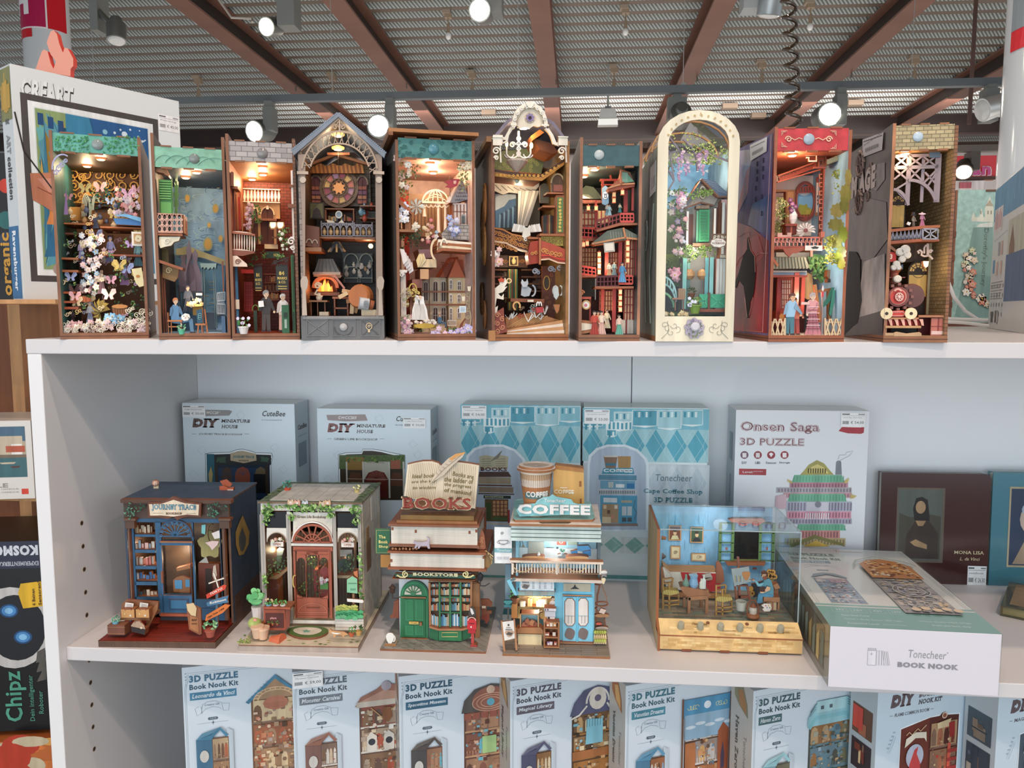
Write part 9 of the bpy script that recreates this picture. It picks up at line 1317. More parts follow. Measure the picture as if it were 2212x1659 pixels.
PAL={'Leonardo da Vinci':('7a5a44','a8876c','c8a078','b86a4c','e0c8a0','8a7060'),'Monster Carnival':('6a5248','a8907c','b05a44','d8c0a4','8a6a50','e4dcd0'),'Spacetime Museum':('6a4a40','9a6a58','b88a6c','8a5a4a','6ab0c0','c89a74'),'Magical Library':('5a4434','9a7048','c8a070','e0d0b0','7ab0c0','b07840'),'Venetian Dreams':('6a4a3a','a86a44','d8a868','8aa8c0','c88050','d8d0c8'),'Haven Zero':('5a5a50','8a8468','a8784c','7a98a8','c0a078','6a8a94'),'FLAME COMMON ROOM':('5a2c24','7a3a2c','a8684c','c8483c','d8b888','8a6a58'),'MAGICAL ALLEY':('3a4450','5a6a78','8a7a6a','6a5a50','a8a090','4a5a6a')}
RIB=('4f86a4','7a8088','3f6880','6a626c','4f8c9c','4f6e70');ROOF=('4f86a4','9a6c5c','5a5450','5c5c78','5f98b8','9cccd4')
for k,(nm,u,v,rz,w)in enumerate((('Leonardo da Vinci',392,1440,19,.166),('Monster Carnival',630,1450,19,.166),('Spacetime Museum',861,1460,20,.166),('Magical Library',1102,1467,23,.166),('Venetian Dreams',1352,1480,23,.166),('Haven Zero',1628,1492,23,.166),('FLAME COMMON ROOM',1897,1502,21,.180),('MAGICAL ALLEY',2158,1510,21,.180))):
 R=random.Random(60+k);p=WF(u,v,.075);fr=Fr((p.x,.075,-.75),radians(rz));cb=k>5;pal=PAL[nm]
 t=carton(('white 3D PUZZLE kit box with a ribbon lettered %s on the lowest board' if not cb else 'pale blue DIY kit box lettered %s on the lowest board')%nm,fr,w,.295 if not cb else .305,.049,'d8e2ea' if not cb else 'cfdfea','b8b2aa' if not cb else 'b4bcc0',group='kit boxes on the lowest board')
 if not cb:
  [LN(b,[(x_,.02),(x_,.262),(x_+.004,.285)],.0003,'7a8c98')for x_ in(.0028,.0045)];LN(b,[(.0045,.268),(.012,.284),(w-.01,.284)],.0003,'7a8c98');LN(b,[(.006,.2865),(w-.01,.2865)],.0003,'7a8c98');[DS(b,.0045,.286-q*.0045,.0009,'8a9aa6',1,8)for q in rg(3)]
  c=mix(RIB[k],'3a4854',.3);TX(b,'3D PUZZLE',.009,.2725,.073,.2825,c,.05);TX(b,'Book Nook Kit',.009,.2618,.073,.2695,mix(c,'202830',.3),.03);wr=.009+.0036*len(nm)-.004*(k==4);Q(b,.009,.2465,wr,.2575,RIB[k]);TX(b,nm,.0115,.2492,wr-.003,.2552,'e8eef2',.02,True,.2)
  P=[(.018,.224),(.0155,.234),(.022,.237)];LN(b,[(.020,.2365),(.015,.234),(.0175,.2235),(.0245,.227),(.023,.236)],.0004,'7a8894');LN(b,[(.023,.2265),(.025,.239),(.032,.2425),(.042,.2425),(.050,.239),(.052,.2275),(.0465,.2325),(.038,.2345),(.029,.2325),(.023,.2265)],.0004,'7a8894');LN(b,[(.052,.2275),(.059,.2265),(.0605,.237),(.051,.238)],.0004,'7a8894');TX(b,'Creative Gift',.0275,.2365,.0475,.2395,'6a7884',.0);PG(b,[(.031,.2175),(.0325,.2155),(.0435,.2155),(.045,.2175),(.0435,.2195),(.0325,.2195)],'5f707e');TX(b,'TQ13%d'%(k+1),.034,.2165,.042,.2185,'dfe8ee',.0)
  LN(b,[(.018,.2115),(.0355,.2115)],.0003,'8a98a4');LN(b,[(.0405,.2115),(.058,.2115)],.0003,'8a98a4');PG(b,[(.038,.215),(.0386,.2121),(.0408,.2115),(.0386,.2109),(.038,.208),(.0374,.2109),(.0352,.2115),(.0374,.2121)],'5a6a76');b('printed_front')
  X0,X1,zt_=.085,w-.006,.2705;rc_=ROOF[k]
  mini(b,R,X0+.004,.02,X1-.002,.238,pal,260,6);xc=(X0+X1)/2
  for pts in{0:[[(X0-.003,.236),(xc,.2725),(X1+.003,.236),(X1-.001,.233),(xc,.2665),(X0+.001,.233)]],1:[[(X0-.002,.236),(X0+.006,.249),(xc-.01,.258),(xc,.266),(xc+.02,.262),(X1,.258),(X1,.236)]],2:[[(X0,.232),(X0+.004,.25),(X0+.018,.264),(xc+.004,.270),(X1-.012,.266),(X1,.252),(X1,.232)]],3:[[(X0,.232),(X0+.006,.25),(X0+.02,.266),(xc+.004,.271),(X1-.012,.264),(X1,.246),(X1,.232)]],4:[[(X0,.262),(X0,.236),(X1,.236),(X1,.262)]],5:[[(X0,.244),(X0+.012,.262),(X0+.03,.266),(X1-.012,.266),(X1,.256),(X1,.232),(X0,.232)]]}[k]:PG(b,pts,rc_)
  if k==0:PG(b,[(X0+.006,.238),(xc,.2665),(X1-.006,.238)],'a8886a');[LN(b,[(xc+(r_)*cos(a),.236+r_*.6*sin(a))for a in[PI*q/10 for q in rg(11)]],.0014,'d8b890')for r_ in(.03,.024)];[LN(b,[(xc+.024*cos(a),.236+.0144*sin(a)),(xc+.03*cos(a),.236+.018*sin(a))],.0012,'d8b890')for a in[PI*q/12 for q in rg(1,12)]];DS(b,xc,.231,.017,'b87860',.6);[LN(b,[(xc-.016,.231-q*.002),(xc+.016,.231-q*.002)],.0004,'8a5a48')for q in rg(4)];[LN(b,[(X0-.003+q*.004,.2365+q*.0040),(X0+.002+q*.004,.2335+q*.004)],.0005,'3a6a88')for q in rg(8)]
  elif k==1:Q(b,X0,.234,X1,.242,'c8bcae');PG(b,[(X0+.004,.242),(xc,.256),(X1,.25),(X1,.242)],'b8907c');DS(b,xc+.004,.262,.007,'a8a0a8');[LN(b,[(X0+.02,.232),(xc,.214),(X1-.02,.232)],.0014,'c89a6c')];PG(b,[(xc,.231),(xc+.010,.231),(xc+.012,.216),(xc+.006,.208),(xc-.002,.216)],'8a5a3c');[PG(b,[(xc-.024+q*.024,.168),(xc-.024+q*.024,.19),(xc-.018+q*.024,.197),(xc-.010+q*.024,.19),(xc-.010+q*.024,.168)],'d8d0c4')for q in rg(3)];[DS(b,xc-.017+q*.024,.182,.005,'3a3c44')for q in rg(3)]
  elif k==2:DS(b,xc+.004,.248,.026,'9a6454',.7,24);[LN(b,[(xc+.004+r_*cos(a),.244+r_*.5*sin(a))for a in[2*PI*q/20 for q in rg(21)]],.0012,'d0a084')for r_ in(.014,.020,.026)];DS(b,xc+.004,.244,.0055,'6ab0c4');DS(b,xc+.004,.262,.006,'d8b8a0');[Q(b,X0+.004+q*.012,.222,X0+.014+q*.012,.231,'a05c4c')for q in rg(6)];Q(b,xc-.008,.17,xc+.012,.195,'a8c888');Q(b,X0+.004,.13,X0+.03,.145,'6ac0d8')
  elif k==3:[LN(b,[(xc+.004+r_*cos(a),.247+r_*1.2*sin(a))for a in[PI*q/12 for q in rg(13)]],.0028,'e4dcd0')for r_ in(.017,)];DS(b,xc+.004,.252,.013,'dcd2c4',1.2);DS(b,xc+.004,.253,.005,'6a6078');LN(b,[(X0+.002,.228),(X0+.014,.232),(xc-.012,.244)],.0026,'e4dcd0');LN(b,[(X1-.002,.228),(X1-.012,.232),(xc+.018,.244)],.0026,'e4dcd0');PG(b,[(xc-.012,.225),(xc+.012,.222),(xc+.012,.188),(xc-.014,.188)],'8ac4d4');[LN(b,[(xc-.012+q*.004,.225),(xc-.012+q*.004,.213)],.0008,'4a7a80')for q in rg(6)];Q(b,X0+.004,.168,X1-.01,.180,'a86c40')
  elif k==4:Q(b,X0,.24,X1,.262,'5a98bc');DS(b,xc,.251,.0055,'e8eef2');[[LN(b,[(xc+s_*(.016+.004*q)+.003*cos(a),.25+.003*sin(a))for a in[q+x_*.8 for x_ in rg(7)]],.0008,'d8d4a0')for q in rg(4)]for s_ in(-1,1)];Q(b,X0+.003,.205,X1-.003,.24,'9ab8cc');[DS(b,X0+.012+q*.015,.222+.004*(q%2),.008,'d8e2e8',.3)for q in rg(5)];[Q(b,x_,.02,x_+.003,.264,'7a5a48')for x_ in(X0-.002,X1-.002)];PG(b,[(X0+.004,.2),(X0+.02,.2),(X0+.02,.12),(X0+.004,.12)],'b87448');PG(b,[(X1-.02,.21),(X1-.012,.222),(X1-.003,.212),(X1-.003,.12),(X1-.02,.12)],'a85c3c');PG(b,[(X1-.015,.175),(X1-.012,.195),(X1-.009,.175),(X1-.009,.155),(X1-.015,.155)],'5a4a5c')
  else:Q(b,X0+.014,.25,X1-.014,.266,'b4dce0');[LN(b,[(X0+.003,.247+q*.003),(X0+.012,.256+q*.003)],.0007,'4a5a60')for q in rg(3)];[LN(b,[(X1-.011,.262-q*.003),(X1-.002,.256-q*.003)],.0007,'4a5a60')for q in rg(3)];[Q(b,x_,.254,x_+.005,.259,'5a6a70')for x_ in(X0+.02,X0+.034)];PG(b,[(X0,.232),(X0+.012,.246),(X1-.012,.246),(X1,.232),(X1-.004,.228),(X1-.014,.24),(X0+.014,.24),(X0+.004,.228)],'8ac4cc')
  x0_,x1_,xm=.015,.058,.036;PG(b,[(x1_,.02),(x1_+.006,.02),(x1_+.006,.198),(x1_-.002,.203)],'c4d0d8');PG(b,[(x0_,.02),(xm,.02),(xm,.196),(x0_,.190)],mix(rc_,'404858',.25));mini(b,R,xm,.02,x1_,.190,pal,90,5);PG(b,[(x0_-.001,.190),(xm,.196),((xm+x1_)/2,.2055),(x1_,.193),(x1_-.003,.190),((xm+x1_)/2,.201),(xm+.002,.192),(xm,.188)],rc_);PG(b,[(x0_,.190),(xm,.197),((xm+x1_)/2,.205),(x0_+.008,.1985)],mix(rc_,'ffffff',.12));DS(b,(x0_+xm)/2,.165,.006,'d8d4cc',1.5)
 else:
  TX(b,'DIY',.020,.2755,.058,.293,'6a5a5e',.07,True,.18);TX(b,'BOOK',.064,.2838,.09,.290,'7a7478',.04,True,.18);TX(b,'NOOK KIT',.064,.2745,.102,.281,'5a585e',.04,True,.18);TX(b,nm,.027,.263,.082,.2675,'6a6a70',.01,True,.1);[LN(b,[(x_,.2652),(x_+.005,.2652)],.0005,'6a6a70')for x_ in(.0195,.0845)]
  [LN(b,[(x_,z_),(x_+.006,z_+.012),(x_+.010,z_+.022)],.0004,'a4b8c6')for x_,z_ in((.018,.215),(.021,.214),(.145,.2),(.148,.21),(.15,.25))];[DS(b,.019+q*.0022,.222+q*.005,.0022,'b0c4d0',.5)for q in rg(5)];b('printed_front')
  P=[(.0385,.02),(.0385,.2445),(.084,.2535),(.1,.2538),(.104,.2575),(.1085,.2575),(.112,.2535),(.132,.2515),(.132,.02)];PG(b,[(x_+(x_-.085)*.035,z_+.0018)for x_,z_ in P],'eef6fa');PG(b,P,pal[0]);PG(b,[(.0385,.02),(.0385,.2445),(.084,.2535),(.084,.02)],mix(pal[0],pal[1],.7));mini(b,R,.085,.02,.131,.247,pal,150,6)
  LN(b,[(.046+.0045*q,.236+.003*sin(q*2.1)+q*.001)for q in rg(8)],.0012,'d8b890');PG(b,[(.044,.219),(.046,.231),(.061,.238),(.078,.236),(.079,.222),(.075,.228),(.061,.230),(.049,.222)],'e4d8c4');DS(b,.061,.205,.014,'b8bccc',1.2,20);PG(b,[(.05,.15),(.053,.195),(.06,.214),(.066,.218),(.064,.208),(.07,.195),(.073,.15)],'c84848' if k==6 else '4a5868');DS(b,.061,.178,.008,'e0a088');PG(b,[(.052,.175),(.07,.175),(.066,.15),(.056,.15)],'e8e0d8');DS(b,.1065,.2545,.0045,'e0c8b0');DS(b,.1065,.2545,.003,'9a5a44');PG(b,[(.095,.245),(.118,.249),(.114,.238),(.096,.237)],'d8c098');PG(b,[(.114,.243),(.124,.244),(.125,.225),(.117,.222)],'9a2c28');Q(b,.114,.15,.119,.215,'d05a48');[Q(b,.114,.165+q*.012,.130,.170+q*.012,'a83a34')for q in rg(4)]
 b('printed_picture')
 X=-.0004
 def SQ(y0,y1,z0,z1,c,X=-.0004):add([(X,y1,z0),(X,y0,z0),(X,y0,z1),(X,y1,z1)],[[0,1,2,3]],c)
 if cb:[SQ(.007,.043,z0,z0+.040,c)for z0,c in((.228,'6a4a3a' if k==6 else '4a5860'),(.18,'3a2c30' if k==6 else '3f4a54'),(.13,'5a3a34'))];[SQ(.008+U(0,.03),.012+U(.01,.03),z0+U(0,.03),z0+U(.01,.038),ch(pal),-.0006-.0001*j)for z0 in(.228,.18)for j in rg(6)]
 else:
  add([(X,y_,z_)for y_,z_ in((.040,.285),(.022,.292),(.012,.270),(.010,.252),(.030,.262),(.040,.272))],[[0,1,2,3,4,5]],pal[1]);add([(X-.0001,y_,z_)for y_,z_ in((.032,.282),(.022,.286),(.014,.268),(.014,.256),(.028,.264))],[[0,1,2,3,4]],pal[2]);vs_,fs_=glyphs(nm,.02,True);mx=max(q[0]for q in vs_);add([(X,.036-q[1]*.010,.245-q[0]/mx*.075)for q in vs_],[list(f)for f in fs_],'5a5450');vs_,fs_=glyphs('Tonecheer',.0,False);mx=max(q[0]for q in vs_);add([(X,.018-q[1]*.009,.225-q[0]/mx*.05)for q in vs_],[list(f)for f in fs_],'8a8680')
 b('printed_side')
 if k==1:label_(b,.001,.286-.013,.04,.0215,'€ 59,00','Monster Carnival');b('price_label')
A=(.9765,-.0118,MZ);fr=Fr(A,radians(-2.2),(1660,1000,3.318));w,h,d=.186,.0735,.302
t=carton('big shrink-wrapped BOOK NOOK box lying flat beside the diorama, its end overhanging the edge',fr,w,h,d,'efe6ec','8a8474','e0dcd6')
PR(b,712,1325,768,1452,'b4b0b6');PR(b,715,1345,765,1448,'efe6ec');PR(b,715,1328,765,1342,'c8c4ca');[PL(b,[(738,1357),(738,1380)],.0006,'a8a4aa'),PL(b,[(727,1368),(749,1368)],.0006,'a8a4aa')]
for k in rg(3):PL(b,[(776+k*18,1345),(774+k*18,1448),(790+k*18,1450),(792+k*18,1348),(776+k*18,1345)],.0004,'aaa6ac')
for k in rg(3):PL(b,[(816+k*14,1352),(830+k*14,1452),(844+k*12,1450),(830+k*12,1350)],.0004,'aaa6ac')
PT(b,'Tonecheer',1000,1338,1270,1408,'a8a4a9',.0,False,.08);PT(b,'R',1280,1356,1290,1368,'a8a4a9',0);PT(b,'BOOK NOOK',925,1424,1362,1486,'a09ca2',.07);b('printed_end')
ft=Fr((A[0],A[1],MZ+h),radians(-2.2),(1660,1000,3.318),-PI/2)
def top(b,name):o=b.o(name,t,'card');o.matrix_local=MX.Translation(V((0,0,h)))@MX.Rotation(-PI/2,4,'X');return o
bt=MB(ft);Q(bt,.0,.0,w,.062,'7fa9a0');Q(bt,0,.066,w,.071,'8ab0a8');[LN(bt,[(x_,.072),(x_,d-.006)],.0004,'a8a8a4')for x_ in(.004,.007,w-.004,w-.007)];LN(bt,[(.004,d-.012),(w-.004,d-.012)],.0004,'a8a8a4')
TX(bt,'3D PUZZLE',.012,.262,.078,.275,'8a8e90',.06);TX(bt,'Book Nook Kit',.012,.245,.082,.256,'7a7e80',.04);Q(bt,.012,.230,.064,.240,'8a98a0');TX(bt,'Clock Tower',.018,.232,.058,.238,'e8ecee',.03,True);TX(bt,'Tonecheer',.085,.285,.125,.294,'c8a890',0);LN(bt,[(.022,.215),(.03,.222),(.045,.225),(.06,.222),(.07,.213)],.0006,'a0a4a8');LN(bt,[(.022,.207),(.03,.214),(.045,.217),(.06,.214),(.07,.205)],.0006,'a0a4a8');TX(bt,'Creative Gift',.032,.2165,.058,.2205,'9a9ea2',0);Q(bt,.036,.196,.052,.201,'9aa0a4')
for k in rg(4):LN(bt,[(.016+k*.022,.046),(.034+k*.022,.046),(.034+k*.022,.057),(.016+k*.022,.057),(.016+k*.022,.046)],.0005,'cfe0dc');
[TX(bt,s_,.02+k*.022,.050,.030+k*.022,.055,'dfeae6',0)for k,s_ in enumerate(('3D','16+','430','LED'))]
for k,s_ in enumerate(('Clear Dust Cover','Touch + Body Sensor LED Light','Assembled Level:')):TX(bt,s_,.022,.033-k*.012,(.055,.088,.058)[k],.038-k*.012,'d8e6e2',.01)
TX(bt,'*******',.062,.009,.088,.013,'dce8e4',.02);TX(bt,'Unique double-sided design:',.108,.024,.165,.029,'dce8e4',.01);TX(bt,'front and back view',.118,.014,.160,.019,'dce8e4',.01);top(bt,'printed_top')
R=random.Random(77);bt=MB(ft);pal=('8a7460','c89058','a8a098','d8b888','8a9098','b87840');mini(bt,R,.022,.075,.066,.165,('8a98a8','b0b4c0','c89898','d0c8c0','98a8b8','a8a0b0'),120,5);PG(bt,[(.02,.165),(.026,.178),(.04,.185),(.055,.182),(.068,.168),(.066,.165),(.044,.178)],'8a949c');mini(bt,R,.1,.048,.165,.205,('a09a96','c0b4a8','d0b898','98949c','b0a8a0','8a8c94'),260,7)
PG(bt,[(.1,.165),(.1,.222),(.115,.24),(.135,.246),(.155,.236),(.167,.215),(.166,.165)],'b87c48');[LN(bt,[(.133+r_*cos(a),.175+r_*1.2*sin(a))for a in[PI*q/12 for q in rg(13)]],.0016,c)for r_,c in((.03,'e0b878'),(.024,'8a5a34'),(.018,'d8a060'),(.012,'9a6438'),(.028,'9a6840'))];[LN(bt,[(.133+r_*cos(a),.12+r_*sin(a))for a in[2*PI*q/18 for q in rg(19)]],.0016,'b8b4b4')for r_ in(.016,.008,.022)];LN(bt,[(.09,.215),(.1,.238),(.13,.256),(.165,.238),(.176,.22)],.003,'9aa498');[DS(bt,.115+q*.012,.055+.004*(q%2),.0055,'d8c0a0')for q in rg(5)];[DS(bt,U(.105,.162),U(.17,.235),.0025,ch(('e8b870','7a4a2c','d8c8b0')),1,7)for _ in rg(70)];top(bt,'printed_picture')
bx(-.0006,-.0006,.0005,w+.0006,d+.0006,h+.0009,'ffffff');b('shrink_wrap','wrap');add([(-.0005,.02,.01),(-.0005,d-.02,.01),(-.0005,d-.02,h-.01),(-.0005,.02,h-.01)],[[0,3,2,1]],'6a5a48');[add([(-.0007-.0001*(q%3),y_,.014),(-.0007-.0001*(q%3),y_+.012,.014),(-.0007-.0001*(q%3),y_+.012,h-.014-U(0,.02)),(-.0007-.0001*(q%3),y_,h-.02)],[[0,3,2,1]],ch(('c8b078','9a8458','4a4038','7a8478')))for q,y_ in enumerate([.022+.018*k for k in rg(14)])];b('printed_side')
for(lab,A,B,c,dx)in(('dark brown wrapped notebook lettered MONA LISA with a portrait panel, by the flat box',(1908,1022),(2146,1022),'4a2c2a',0),('teal wrapped notebook cut by the frame edge beside the brown one',(2150,1022),(2400,1022),'4f8290',1)):
 p,q=WF(A[0],A[1],.352),WF(B[0],B[1],.352);fr=Fr((p.x,.352,MZ),0,C9,-.03);w=q.x-p.x;h=p.z-MZ;t=thing('notebook',lab,'book',fr,group='wrapped notebooks');r=.008
 def rr(y,th,c,e,m_=0):return MB(fr).prism([(m_,m_),(w-m_-r,m_),(w-m_-r*.3,m_+r*.3),(w-m_,m_+r),(w-m_,h-m_-r),(w-m_-r*.3,h-m_-r*.3),(w-m_-r,h-m_),(m_,h-m_)],y,th,c,e)
 rr(0,.002,c,c).o('cover',t,'gloss');rr(.002,.012,'e4dccc','e4dccc',.002).o('pages',t);rr(.014,.002,c,c).o('cover',t,'gloss');a=[(1312,700),(1632,1238)]if not dx else[(2112,695),(2420,1275)]
 PR(b,*a[0],*a[1],'6a5a4c' if not dx else 'b8a888');PR(b,a[0][0]+12,a[0][1]+14,a[1][0]-16,a[1][1]-14,'5a6058' if not dx else '2f3e58');p0,p1=px(b,[a[0],a[1]]);W_,H_=p1[0]-p0[0],p0[1]-p1[1];xx=lambda k:p0[0]+W_*k;zz=lambda k:p1[1]+H_*k
 if not dx:
  PG(b,[(xx(.06),zz(.05)),(xx(.93),zz(.05)),(xx(.93),zz(.62)),(xx(.6),zz(.66)),(xx(.3),zz(.6)),(xx(.06),zz(.66))],'4a4438');PG(b,[(xx(.2),zz(.05)),(xx(.9),zz(.05)),(xx(.88),zz(.4)),(xx(.68),zz(.56)),(xx(.4),zz(.56)),(xx(.22),zz(.36))],'38281f');PG(b,[(xx(.38),zz(.56)),(xx(.34),zz(.72)),(xx(.4),zz(.86)),(xx(.52),zz(.88)),(xx(.64),zz(.84)),(xx(.68),zz(.68)),(xx(.7),zz(.56))],'1e1612');DS(b,xx(.5),zz(.74),W_*.105,'b08c68',1.35);PG(b,[(xx(.4),zz(.56)),(xx(.62),zz(.56)),(xx(.56),zz(.49)),(xx(.46),zz(.49))],'a8845e');PG(b,[(xx(.3),zz(.27)),(xx(.42),zz(.31)),(xx(.66),zz(.24)),(xx(.66),zz(.18)),(xx(.4),zz(.22))],'b08c64')
  PT(b,'MONA LISA',1714,1150,1928,1178,'e8d8b0',.01,True);PT(b,'L. da Vinci',1756,1196,1892,1222,'e8d8b0',.0,False,.25);b('printed_cover');p=fr(1812,1258,0);label_(b,p.x,fr(0,1350,0).z,fr(2003,0,0).x-p.x,p.z-fr(0,1350,0).z,'€ 26.30','notebook');b('price_label')
 else:DS(b,xx(.48),zz(.6),W_*.24,'c8b0a0',1.35);DS(b,xx(.52),zz(.72),W_*.25,'a8b4c0',.7);PG(b,[(xx(.12),zz(.04)),(xx(.9),zz(.04)),(xx(.75),zz(.34)),(xx(.4),zz(.38))],'a89078');b('printed_cover')
 bx(-.001,-.0015,-.0005,w+.001,.0165,h+.001,'ffffff');b('shrink_wrap','wrap')
fr=Fr((WF(2160,1330,MZ,ax=2).x,WF(2160,1330,MZ,ax=2).y,MZ),radians(-33));t=thing('small_book','small dark green book lying flat at the frame edge below the notebooks','book',fr);bx(0,0,.014,.18,.12,.0165,'4a4a3c');bx(0,0,0,.18,.12,.0025,'4a4a3c');bx(0,0,.0025,.003,.12,.014,'5a5238');b('cover','gloss');bx(.003,.003,.0025,.177,.117,.014,'8a8058');b('pages');bx(.01,.01,.0165,.17,.11,.0167,'8a7458');b('printed_cover')
fr=Fr((-.375,.5,.055),radians(57.5),(0,0,3.16));w,h=.332,.437;t=carton('large white CREART painting kit box with a framed blue and yellow town picture',fr,w,h,.05,'dfe3e3','cfd4d6');fr.crop(0,0,3.16);A1,B1=px(b,[(135,628),(1075,765)]);x0,x1,z1,z0=A1[0],B1[0],A1[1],.035
TX(b,'CREART',.014,h-.062,.108,h-.02,'3a3634',.08,False,.1);TX(b,'CREART',.0145,h-.06,.107,h-.0195,'e4e8e8',.04,False,.1);TX(b,'Painting by Number - Malen nach Zahlen - Peinture par numero',.115,h-.072,w-.06,h-.058,'6a6a6a',0,False,.2)
Q(b,x0,z0,x1,z1,'4a4442');Q(b,x0+.012,z0+.012,x1-.012,z1-.012,'e8ecea');Q(b,x0+.022,z0+.022,x1-.022,z1-.022,'d4dcdc');xa,xb,za,zb=x0+.024,x1-.024,z0+.024,z1-.024;Q(b,xa,za,xb,zb,'2a5f8c');R=random.Random(90)
Q(b,xa,za,xa+.055,zb,'8aa06a');[PG(b,[(xa+U(0,.07),U(za,zb))for _ in rg(4)],ch(('c8a048','3f7a94','5a98a8','d8884a','6ab0b0','2f6a90')))for _ in rg(46)];PG(b,[(xa+.055,zb),(xa+.1,zb),(xa+.11,zb-.05),(xb,zb-.13),(xb,zb-.2),(xa+.055,zb-.16)],'3a84a8');PG(b,[(xa+.1,zb),(xb,zb),(xb,zb-.12),(xa+.12,zb-.06)],'245a90');[DS(b,xa+.11+U(0,xb-xa-.115),zb-U(.004,.07),U(.001,.0028),'cfe0e8',1,8)for _ in rg(26)];DS(b,xb-.05,zb-.02,.006,'d0e0ec');DS(b,xa+.13,zb-.022,.005,'8ac0d4');[PG(b,[(xb-.03+q*.008,za),(xb-.026+q*.008,zb-.04),(xb-.022+q*.008,za)],'3f8ab0')for q in rg(4)];[Q(b,xa+.004+q*.018,zb-.03-q*.004,xa+.014+q*.018,zb-.008-q*.004,'1f4a7a')for q in rg(3)];b('printed_front')
[LN(b,[(x1+.004,z_),(w-.002,z_)],.0008,'4a4a4a')for z_ in(h-.105,h-.145)];TX(b,'30 x 40 cm',x1+.012,h-.124,w-.012,h-.114,'3a3a3a',.03);TX(b,'12 x 16 inches',x1+.012,h-.137,w-.012,h-.129,'4a4a4a',.02);TX(b,'2 Brushes',x1+.014,h-.192,w-.014,h-.182,'3a3a3a',.03);[LN(b,[(x1+.012,z_),(w-.012,z_)],.0014,'2a2a2a')for z_ in(h-.158,h-.168)];b('printed_facts');label_(b,x1+.001,h-.07,w-x1-.003,.034,'€ 40,00','Painting');b('price_label')
HX,HZ=.035,.22;PG(b,[(HX-.012,HZ+.02),(HX+.05,HZ+.03),(HX+.11,HZ-.02),(HX+.14,HZ-.08),(HX+.1,HZ-.075),(HX+.04,HZ-.06),(HX+.01,HZ-.04),(HX-.01,HZ-.03)],'c07a5c');PG(b,[(HX,HZ+.012),(HX+.05,HZ+.018),(HX+.08,HZ-.01),(HX+.02,HZ-.012)],'d0907a');LN(b,[(HX-.032,HZ+.13),(HX-.02,HZ+.06),(HX+.03,HZ-.01),(HX+.08,HZ-.07)],.003,'2a2422');LN(b,[(HX+.0,HZ-.005),(HX+.04,HZ-.022),(HX+.06,HZ-.045)],.002,'8a4a34');DS(b,.07,.06,.016,'a8948c',.8);DS(b,.085,.035,.018,'8a4a3c',.8);DS(b,.085,.04,.015,'5a2c24',.6);b('printed_hand')
X=-.0004
def S2(y0,y1,z0,z1,c,dX=0):b.add([(X-dX,y1,z0),(X-dX,y0,z0),(X-dX,y0,z1),(X-dX,y1,z1)],[[0,1,2,3]],c)
S2(.006,.05,.002,.14,'2f6ea0');S2(.002,.05,h-.10,h-.004,'8a8a5a');[S2(.004+U(0,.03),.02+U(0,.028),h-U(.05,.09),h-U(.006,.05),ch(('3a7a9a','c8a04a','5a98a8')),.0002+.0001*q)for q in rg(8)]
for s_,z1_,ln,yy,c in(('Ravensburger',.132,.115,.034,'f0f4f8'),('collection',.27,.08,.034,'3a3a3c'),('ART',.31,.035,.034,'9a9a9c'),('CREART',.42-.08,.01,.034,'5a5a5c')):vs_,fs_=glyphs(s_,.04,False);mx=max(q[0]for q in vs_);add([(X-.0004,yy-q[1]*.022,z1_-q[0]/mx*ln)for q in vs_],[list(f)for f in fs_],c)
b('printed_spine')
p=WF(118,150,.62);fr=Fr((p.x,.62,p.z),0,(0,0,3.16));b.ec='e84a3c';pg([(240,480),(285,350),(300,338),(325,350),(345,430),(365,470),(382,420),(345,370),(318,290),(345,215),(365,205),(388,230),(405,300),(430,360),(440,325),(462,330),(500,400),(500,450),(482,470),(480,520)],0,.012,'e09a86');single(b.o('flame_ornament',None,'card'),'salmon pink flame-shaped ornament with red edges standing behind the painting kit box','ornament',fr)
p=WF(-60,640,.75);q=WF(22,330,.75);fr=Fr((p.x,.75,.055));w=q.x-p.x;h=q.z-.055;t=carton('black game box with orange lettering, cut by the frame edge beside the painting kit box',fr,w,h,.1,'1c1a1c','141214');vs_,fs_=glyphs('organic',.03,False);mx=max(g[0]for g in vs_);add([(w-.028-g[1]*.03+.012,-.001,.012+g[0]/mx*.14)for g in vs_],[list(f)for f in fs_],'d8a040');DS(b,w-.02,h*.55,.02,'2f6a6a');DS(b,w-.016,h*.78,.016,'c8402c');DS(b,w-.02,h*.42,.018,'2f3f54');Q(b,w-.03,h*.3,w-.004,h*.36,'2a3040');b('printed_front')
def rackbox(lab,uL,vT,uR,vB,y,rz,d,c,cs,prt,zb=None):
 p,q=WF(uL,vB,y),WF(uR,vT,y);z0_=zb if zb is not None else p.z;fr=Fr((q.x-.30*cos(rz),y-.30*sin(rz),z0_),rz);t=carton(lab,fr,.30,WF(uR,vT,y).z-z0_,d,c,cs);b=MB(fr);prt(b,.30,WF(uR,vT,y).z-z0_,t);return t
